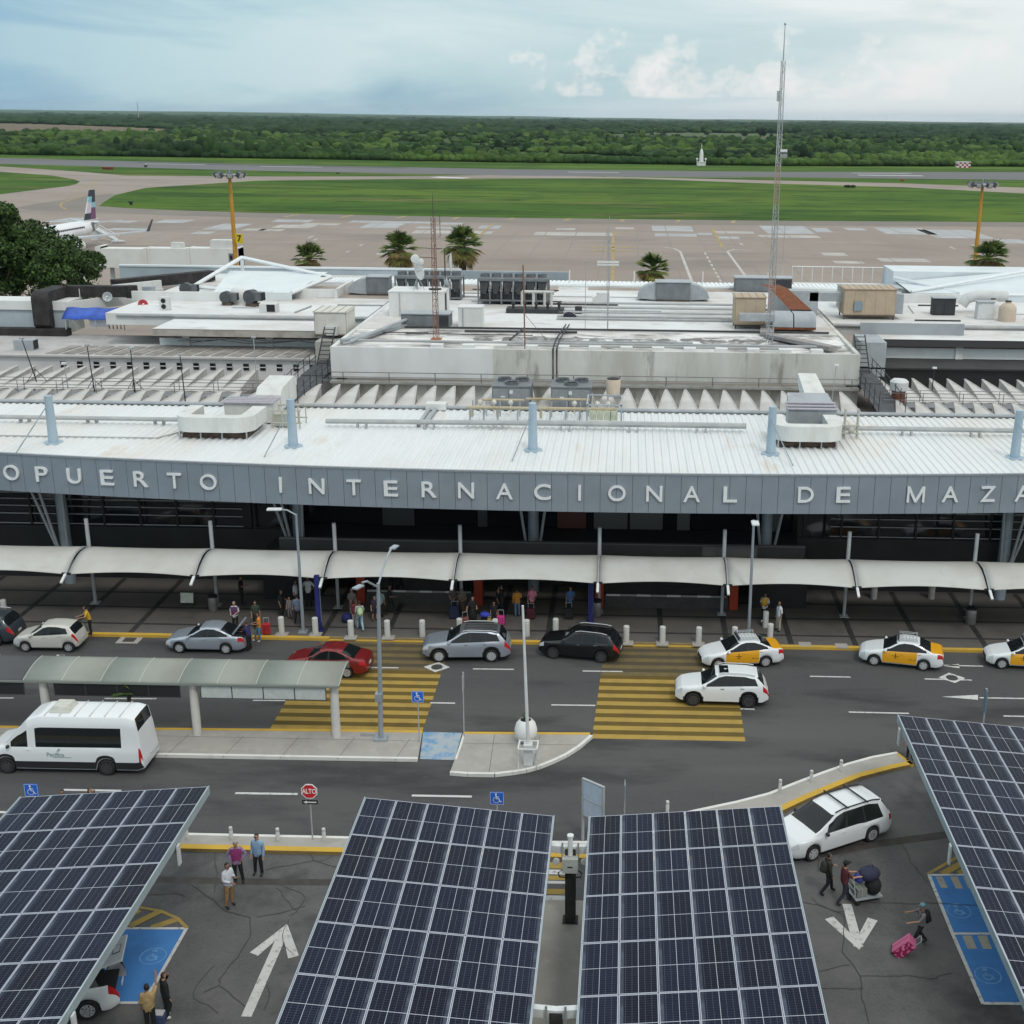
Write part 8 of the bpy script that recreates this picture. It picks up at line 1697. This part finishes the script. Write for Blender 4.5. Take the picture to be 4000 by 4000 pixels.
# far wood: one mass of crowns
def ico(seed):
    rs = np.random.RandomState(seed); bm = bmesh.new(); bmesh.ops.create_icosphere(bm, subdivisions=2, radius=1); v = np.array([q.co[:] for q in bm.verts]); f = np.array([[q.index for q in p.verts] for p in bm.faces]); bm.free(); v *= (1+.42*(rs.rand(len(v),1)-.5)); return v, f
ICO = [ico(s_) for s_ in range(6)]
def crowns(P_, R_, Hh, rs):
    V, Fc, n = [], [], 0
    for p, r, h in zip(P_, R_, Hh):
        v, f = ICO[rs.randint(6)]; a = rs.rand()*6.28; c, s_ = math.cos(a), math.sin(a); q = np.stack([v[:,0]*c-v[:,1]*s_, v[:,0]*s_+v[:,1]*c, v[:,2]],1)*np.array([r,r,h*.5]); V.append(q+np.array([p[0],p[1],p[2]+h*.42])); Fc.append(f+n); n += len(v)
    return np.concatenate(V), np.concatenate(Fc)
def inside(pt, poly):
    x, y = pt; r = False
    for (x0,y0),(x1,y1) in zip(poly, poly[1:]+poly[:1]):
        if (y0 > y) != (y1 > y) and x < (x1-x0)*(y-y0)/(y1-y0)+x0: r = not r
    return r
brown_f = [(-300,478),(0,482),(250,488),(620,503),(800,509),(700,522),(560,527),(400,528),(200,519),(0,519),(-300,516)]
field2 = [(2250,528),(2600,519),(3000,522),(3250,528),(3000,545),(2800,548),(2400,542)]
field3 = [(3500,523),(4300,529),(4300,535),(3500,529)]; field4 = [(3000,542),(3300,548),(3300,556),(3000,551)]
rs = np.random.RandomState(8); Pn, Rn, Hn, Pf, Rf, Hf = [], [], [], [], [], []
edge = lambda x: float(np.interp(x, [p[0] for p in tre], [p[1] for p in tre]))
hor = lambda x: 456+.0115*(x-2360)+6
while len(Pn) < 6200:
    x = rs.uniform(-250,4250); e = edge(x); y = e-1-(e-hor(x)-38)*rs.rand()**1.15
    if any(inside((x,y),q) for q in (brown_f, field2, field3, field4)): continue
    g = G(x,y); clump = 1.25*math.sin(g.y*.019+.9*math.sin(g.x*.005)+.002*g.x)+math.sin(g.x*.011+g.y*.004+1.3)+.7*math.sin(g.x*.034+g.y*.02)
    if clump < -.75 and rs.rand() < .93: continue
    r = rs.uniform(1.8,4.6)*(1+.00045*(g.y-800))*(1.6 if rs.rand() < .12 else 1); h = (4.8+1.5*clump+rs.uniform(-1.4,2.0)); h = max(2.4,h)+(rs.rand() < .06)*4; Pn.append((g.x,g.y,0)); Rn.append(r); Hn.append(h)
for x in np.arange(-300,4300,9): e = edge(x); g = G(x+rs.uniform(-4,4), e-.5); Pn.append((g.x,g.y+rs.uniform(0,5),0)); Rn.append(rs.uniform(2.2,4)); Hn.append(rs.uniform(3,5.5))
while len(Pf) < 5200:
    x = rs.uniform(-300,4300); y = hor(x)+8+rs.rand()**1.3*62
    if any(inside((x,y),q) for q in (brown_f, field2, field3, field4)): continue
    g = G(x,y); 
    if g.y > 9000: continue
    r = rs.uniform(5,9)*(1+g.y/4200); h = rs.uniform(6,10)+ (g.y > 2500)*rs.uniform(0,5)+(rs.rand()<.05)*5; Pf.append((g.x,g.y,-.5)); Rf.append(r); Hf.append(h)
for x in np.arange(-100,4100,5.5):   # skyline rows
    g = G(x, hor(x)+rs.uniform(10,15)); lift = .7+.5*math.sin(x*.012)+.4*math.sin(x*.031+2); Pf.append((g.x,g.y,0)); Rf.append(rs.uniform(10,22)); Hf.append(max(4,rs.uniform(8,14)*lift))
wood1 = mat_layers('scrub_leaf', (.026,.060,.014), [((.078,.135,.026),.009,.48,.58,.95,(.3,1,1)), ((.010,.026,.009),.014,.50,.60,.95,(.35,1,1)), ((.075,.115,.028),.06,.58,.76,.6), ((.012,.026,.010),.3,.5,.7,.7)], rough=.85, spec=.15)
wood2 = mat_layers('distant_leaf', (.020,.044,.016), [((.045,.085,.026),.003,.46,.62,.85), ((.012,.028,.014),.006,.5,.7,.8), ((.012,.028,.014),.05,.5,.72,.7)], rough=.9, spec=.1)
V, Fc = crowns(Pn, Rn, Hn, rs); o = link(np_mesh('scrub_wood', V, Fc, [wood1]), 'scrub_wood'); struct(o,'stuff')
V, Fc = crowns(Pf, Rf, Hf, rs); o = link(np_mesh('distant_wood', V, Fc, [wood2]), 'distant_wood'); struct(o,'stuff')
tag(bpy.data.objects['scrub_wood'], 'green scrub woodland beyond the runway', 'woodland'); tag(bpy.data.objects['distant_wood'], 'darker bluish woodland reaching the horizon', 'woodland')
sheet('ploughed_field', gl(brown_f), .12, mat_layers('field_brown',(.155,.12,.085),[((.20,.155,.11),.004,.45,.7,.8,(.3,1,1)),((.10,.095,.055),.01,.55,.75,.7)],rough=.95,spec=.1))
sheet('pasture', gl(field2), .12, mat_layers('pasture_green',(.085,.115,.055),[((.11,.12,.07),.004,.45,.7,.8),((.05,.08,.035),.012,.55,.75,.7)],rough=.95,spec=.1)); sheet('pasture', gl(field3), .12, MATS['pasture_green']); sheet('pasture', gl(field4), .12, MATS['pasture_green'])
for k, (ox, zx, zy, w, lb) in enumerate(((2000,290,338,82,'broad dark round tree alone in the far scrub, left of the pale pasture'),(2000,985,356,34,'small dark tree on the pale far pasture, left of three'),(2000,1055,358,40,'small dark tree on the pale far pasture, middle of three'),(2000,1140,366,48,'larger dark tree on the pale far pasture, right of three'),(2000,1468,347,36,'dark tree at the back edge of the far pasture'),(2000,1755,357,46,'dark tree near the right end of the far pasture'),(2000,1875,360,90,'wide dark clump at the right end of the far pasture'))):
    g = G(*t1(ox,350,zx,zy)); r = w/2/1.932*g.y/F; t = thing('field_tree', lb, 'tree', g, 0, 'dark trees on the far pasture'); rs2 = np.random.RandomState(k)
    cs = [(rs2.uniform(-.55,.55)*r, rs2.uniform(-.5,.5)*r, r*(.75+rs2.uniform(-.25,.4))) for _ in range(14)]; V, Q, MI = leaf_cloud(260, cs, [r*.5]*14, r*.10, rs2); link(np_mesh('crown', V, Q, leaf_mats('field_leaf',(.010,.024,.010),(.022,.042,.016)), MI), 'crown', t)
    b = MB(); b.tube([(0,0,0),(0,0,r*.8)], r*.09, 8); b.build('trunk', MATS['bark'], t)
# floodlight masts
yel = mat_layers('mast_yellow',(.50,.26,.035),[((.40,.20,.04),.6,.45,.7,.7)],rough=.5)
for lb, pt, Y, ybase in (('yellow floodlight mast on the apron at left, beside the white boarding bridge',(897,690),166,None),('yellow floodlight mast on the apron at far right behind the palm',(3838,728),182,None)):
    p = AT(*pt, Y); t = thing('floodlight_mast', lb, 'floodlight mast', (p.x,Y,0), 0, 'yellow floodlight masts'); b = MB(); b.tube([(0,0,0),(0,0,p.z)], .42, 12, r2=.2); b.cyl(0,0,0,.35,.6,14); b.build('pole', yel, t, smooth='auto')
    b = MB(); b.lathe([(.1,p.z-.1),(1.0,p.z+.1),(1.0,p.z+.3),(.1,p.z+.4)], n=16); b.tube([(0,0,p.z+.3),(0,0,p.z+1.1)], .05, 6); b.build('ring', mast_grey, t)
    for k in range(8):
        a = k*.785+.3; c = (1.75*math.cos(a),1.75*math.sin(a),p.z+.25); b = MB(); b.obox(c,(.5,.75,.65),a,0,0,rad(35)); b.tube([(.9*math.cos(a),.9*math.sin(a),p.z+.2),c], .06, 5); b.obox((c[0]+.27*math.cos(a),c[1]+.27*math.sin(a),c[2]-.12),(.05,.6,.5),a,1,0,rad(35)); b.build('floodlight', [mat('flood_dark',(.09,.10,.11),.5,.2), glass_clear], t)
t = thing('gate_sign', 'small yellow gate number 7 sign on the left floodlight mast', 'sign', AT(935,932,165)); b = MB(); b.box(-.45,.45,-.1,.1,-.6,.6); b.build('board', mat('sign_yellow',(.62,.48,.01),.5), t); me = text_mesh('7',1.1); me.materials.append(sign_black); o = link(me,'lettering',t,(0,-.12,0)); o.rotation_euler = (rad(90),0,0)
b = MB(); p_ = t.location; b.tube([(-.45,0,0),(-.95,.3,0)], .05, 5); b.build('bracket', mast_grey, t)
# boarding bridge
pl_, pr_ = AT(378,990,205), AT(935,990,205); t = thing('boarding_bridge', 'white boarding bridge lying across the apron in front of the airliner', 'boarding bridge', ((pl_.x+pr_.x)/2,206,0)); L0 = pr_.x-pl_.x
wht = mat_layers('bridge_white',(.66,.67,.64),[((.54,.54,.50),.25,.45,.7,.8)])
for k, (u0, u1, dz) in enumerate(((0,.04,.25),(.04,.36,0),(.36,.66,.12),(.66,1,.22))):
    b = MB(); x0, x1 = -L0/2+L0*u0, -L0/2+L0*u1; b.box(x0,x1-.02,-1.5,1.5,3.9-.1*dz,6.9+dz); b.box(x1-.45,x1-.02,-1.62,1.62,3.8,7.05+dz); b.build('tunnel', wht, t)
b = MB(); b.box(L0/2-1.6,L0/2-.7,-1.56,-1.505,4.3,6.4); b.build('door', ac_grey, t); b = MB(); b.box(L0/2-1.4,L0/2-1.0,-1.57,-1.561,5.4,6.1); b.build('window', dark_glass, t)
b = MB()
for x in (-L0*.42,-L0*.1,L0*.32): b.box(x-.25,x+.25,-.3,.3,0,3.85); b.box(x-.7,x+.7,-.9,.9,0,.4)
b.build('leg', galv, t); b = MB(); b.box(L0*.30,L0*.46,-1,1,7.12,8.4); b.build('roof_unit', cond_m, t); b = MB(); b.box(L0*.02,L0*.10,-.6,.6,7.02,7.9); b.build('roof_unit', cond_m, t)
# airliner
A = G(383,852,5.6); B_ = G(176,886,5.6); d = (B_-A); d.z = 0; d.normalize(); hd = math.atan2(d.y,d.x)
t = thing('airliner', 'white parked airliner with dark patterned tail on the left apron', 'airliner', Vector((A.x,A.y,0))+d*18.5, hd)
af = mat('airliner_white',(.74,.75,.76),.3,coat=.3,var=.04,scale=.2); b = MB()
prof = [(.05,-18.7,4.7),(.5,-18.2,4.6),(1.1,-15.5,4.25),(1.7,-11.5,3.85),(1.98,-8,3.7),(1.98,12,3.7),(1.85,14.5,3.6),(1.4,16.6,3.4),(.7,18,3.2),(.05,18.7,3.05)]; n = 24; vs = []
for r_, x, z in prof: vs += [(x, r_*math.cos(2*math.pi*k/n), z+r_*math.sin(2*math.pi*k/n)) for k in range(n)]
b.add(vs, [(i*n+k,i*n+(k+1)%n,(i+1)*n+(k+1)%n,(i+1)*n+k) for i in range(len(prof)-1) for k in range(n)]); b.build('fuselage', af, t, smooth=True)
def foil(name, pts, th, m_, up=False):
    b = MB(); k = len(pts); off_ = Vector((0,th,0)) if up else Vector((0,0,th)); P1 = [Vector(p)-off_/2 for p in pts]; P2 = [Vector(p)+off_/2 for p in pts]; b.add(P1+P2, [tuple(range(k)), tuple(range(2*k-1,k-1,-1))]+[(i,k+i,k+(i+1)%k,(i+1)%k) for i in range(k)]); b.build(name, m_, t)
wing_m = mat('wing_grey',(.50,.54,.57),.4,.1,var=.06,scale=.3)
for s_ in (-1,1):
    foil('wing', [(4.5,1.5*s_,2.9),(-3.2,1.5*s_,2.9),(-3.8,6*s_,3.2),(-6.2,16.8*s_,4.2),(-4.6,16.8*s_,4.2)], .28, wing_m); foil('winglet', [(-4.7,16.8*s_,4.2),(-6.2,16.8*s_,4.2),(-7.2,17.3*s_,6.5),(-6.6,17.3*s_,6.5)], .14, mat('winglet_dark',(.06,.06,.085),.4), True)
    foil('tailplane', [(-13.6,.6*s_,4.9),(-16.6,.6*s_,4.9),(-17.9,6.1*s_,5.4),(-16.9,6.1*s_,5.4)], .16, wing_m); b = MB(); b.lathe([(.6,-1.8),(.95,-1.4),(1.0,.8),(.85,1.5)], (3.2,5.7*s_,1.75), 18, 0, 'X'); b.build('engine', af, t, smooth='auto')
finm = [mat('tail_dark',(.022,.025,.05),.4), mat('tail_purple',(.16,.05,.14),.4), mat('tail_pale',(.62,.55,.62),.4), mat('tail_cyan',(.25,.50,.58),.4)]
b = MB(); fin_pts = lambda u: ((-12.2-3.6*u, 5.6+6.1*u), (-17.2-.9*u, 5.6+6.1*u))
for i, (u0, u1, m1, m2) in enumerate(((0,.22,0,1),(.22,.4,2,1),(.4,.58,2,3),(.58,.78,3,0),(.78,1,0,0))):
    a, c = fin_pts(u0); e, f_ = fin_pts(u1); mid0 = (a[0]+c[0])/2; mid1 = (e[0]+f_[0])/2
    for x0, x1, x2, x3, mm in ((a[0],mid0,mid1,e[0],m1),(mid0,c[0],f_[0],mid1,m2)):
        q = [(x0,a[1]),(x1,c[1]),(x2,f_[1]),(x3,e[1])]; b.add([(p[0],-.13,p[1]) for p in q]+[(p[0],.13,p[1]) for p in q], [(0,1,2,3),(7,6,5,4),(0,4,5,1),(1,5,6,2),(2,6,7,3),(3,7,4,0)], mm)
b.build('tail_fin', finm, t); b = MB()
for k in range(24): b.box(-8+.82*k,-7.72+.82*k,-1.96,1.96,4.35,4.72)
b.build('window_row', dark_glass, t); b = MB(); b.box(-13.2,-12.2,1.40,1.62,3.3,5.2); b.build('door', ac_grey, t); b = MB()
for x, y in ((13,0),(-1.5,3.4),(-1.5,-3.4)): b.tube([(x,y,.5),(x,y,3.0)], .15, 8); b.lathe([(.1,-.25),(.5,-.2),(.5,.2),(.1,.25)], (x,y,.5), 16, 0, 'Y')
b.build('landing_gear', ac_dark, t, smooth='auto')
# boarding stairs, small apron things
g = G(462,948); t = thing('boarding_stairs', 'white mobile stairs leading to the rear door of the airliner', 'mobile stairs', g); b = MB(); e = AT(372,892,g.y+5)-g; b.tube([(0,0,.4),tuple(e)], .5, 4); b.tube([(0,.9,1.4),(e.x,e.y+.9,e.z+1)], .08, 5); b.tube([(0,-.9,1.4),(e.x,e.y-.9,e.z+1)], .08, 5); b.build('flight', white_metal, t); b = MB(); b.box(e.x-1,e.x+1,e.y-.5,e.y+.5,0,e.z-.3); b.box(-1.2,1.2,-1,1,.1,.5); b.build('chassis', cond_m, t)
def hut(lb, nm, cat, pxl, pxr, ytop, ybot, m_, chk=None, roof=None):
    a = G(pxl,ybot); c = G(pxr,ybot); h = AT((pxl+pxr)/2,ytop,a.y).z; w = c.x-a.x; t = thing(nm, lb, cat, ((a.x+c.x)/2,a.y+w*.3,0)); b = MB()
    nx, nz = (6,3) if chk else (1,1)
    for i in range(nx):
        for k in range(nz): b.box(-w/2+w*i/nx,-w/2+w*(i+1)/nx,-w*.3,w*.3,h*k/nz,h*(k+1)/nz,(i+k)%2 if chk else 0)
    b.build('wall', [m_]+([chk] if chk else []), t); b = MB(); b.box(-w/2-.3,w/2+.3,-w*.3-.3,w*.3+.3,h,h+.3*max(1,h*.08)); b.build('roof', roof or m_, t); return t, w, h
red_p = mat('chequer_red',(.34,.03,.05),.6); wp = mat('hut_white',(.68,.68,.66),.6,var=.06)
hut('red and white chequered hut beside the runway at right','runway_hut','hut',3738,3786,634,655,wp,red_p)
t, w, h = hut('white navigation station with an aerial across the runway, right of centre','navigation_station','station',2724,2754,634,647,wp); b = MB(); b.lathe([(w*.28,h+.3),(w*.22,h+6),(w*.12,h+7.5),(.05,h+8)],n=14); b.tube([(0,0,h+8),(0,0,h+11)],.15,5); b.build('cone', wp, t, smooth='auto'); b = MB()
for x in (-w*.55,w*.55): b.tube([(x,0,0),(x,0,h+1.6)],.2,5); b.ball((x,0,h+1.9),.7,6)
b.build('monitor_aerial', wp, t)
hut('long white shed among the far trees at left','far_shed','shed',246,307,461,465.5,wp); hut('wider white shed right of the long one among the far trees','far_shed','shed',331,400,462,467,wp); hut('small pale farm house among dark far trees at right','farm_house','house',3412,3445,502,514,mat('house_pale',(.42,.40,.36),.8)); hut('tiny white hut in the scrub just left of the tall lattice mast','far_hut','hut',3004,3020,548,558,wp)
rs_ = mat('sign_red_dark',(.20,.035,.02),.6); hut('dark red taxiway sign board on the left grass strip','taxiway_sign','sign',400,438,655,663,rs_); hut('small black marker board on the left grass strip','marker_board','sign',564,574,648,653,ac_dark); hut('black marker board on the edge of the big grass infield','marker_board','sign',506,517,790,801,ac_dark); hut('small orange taxiway sign at right by the runway','taxiway_sign','sign',3518,3532,702,708,mat('sign_orange_dark',(.30,.10,.02),.6))
for lb, ox, zx, zy, w in (('low dark bush on the infield edge at right',3000,610,742,44),('small dark bush with gear by the taxiway left of centre',1000,620,634,16)):
    g = G(*t1(ox,350,zx,zy)); r = w/1.932*g.y/F; t = thing('bush', lb, 'bush', g); rs2 = np.random.RandomState(int(w)); cs = [(rs2.uniform(-.9,.9)*r,rs2.uniform(-.3,.3)*r,r*.2) for _ in range(8)]; V, Q, MI = leaf_cloud(160, cs, [r*.3]*8, r*.08, rs2); link(np_mesh('foliage',V,Q,leaf_mats('bush_leaf',(.018,.034,.014),(.035,.05,.022)),MI),'foliage',t)
g = AT(541,452,4200); t = thing('far_mast','thin tall mast on the far left horizon','mast',(g.x,4200,0)); b = MB(); b.tube([(0,0,0),(0,0,AT(540,398,4200).z)], 1.6, 6, r2=1.0); b.build('mast', mast_grey, t)
g = AT(1310,1040,150); t = thing('passenger_steps','pale set of passenger steps with a dark tilted panel beside the leftmost palm','mobile stairs',(g.x,186,0)); b = MB(); b.box(-1.8,1.2,-1,1,0,2.2); b.box(-2.6,-1.8,-.8,.8,0,1.4); b.build('chassis', cond_m, t); b = MB(); b.obox((1.0,0,3.3),(.25,2.0,2.6),0,0,0,rad(-28)); b.build('panel', ac_dark, t)
# haze over the plain
hb = MB(); hb.box(-17500,17500,-300,27500,-1.2,140); hz = bpy.data.materials.new('haze_air'); hz.use_nodes = True; nn = hz.node_tree.nodes; nn.remove(nn['Principled BSDF']); vv = nn.new('ShaderNodeVolumePrincipled'); vv.inputs['Color'].default_value = (.70,.86,1.0,1); vv.inputs['Density'].default_value = 2.4e-5; vv.inputs['Anisotropy'].default_value = .2; hz.node_tree.links.new(vv.outputs[0], nn['Material Output'].inputs['Volume']); o = hb.build('haze', hz); struct(o,'stuff')
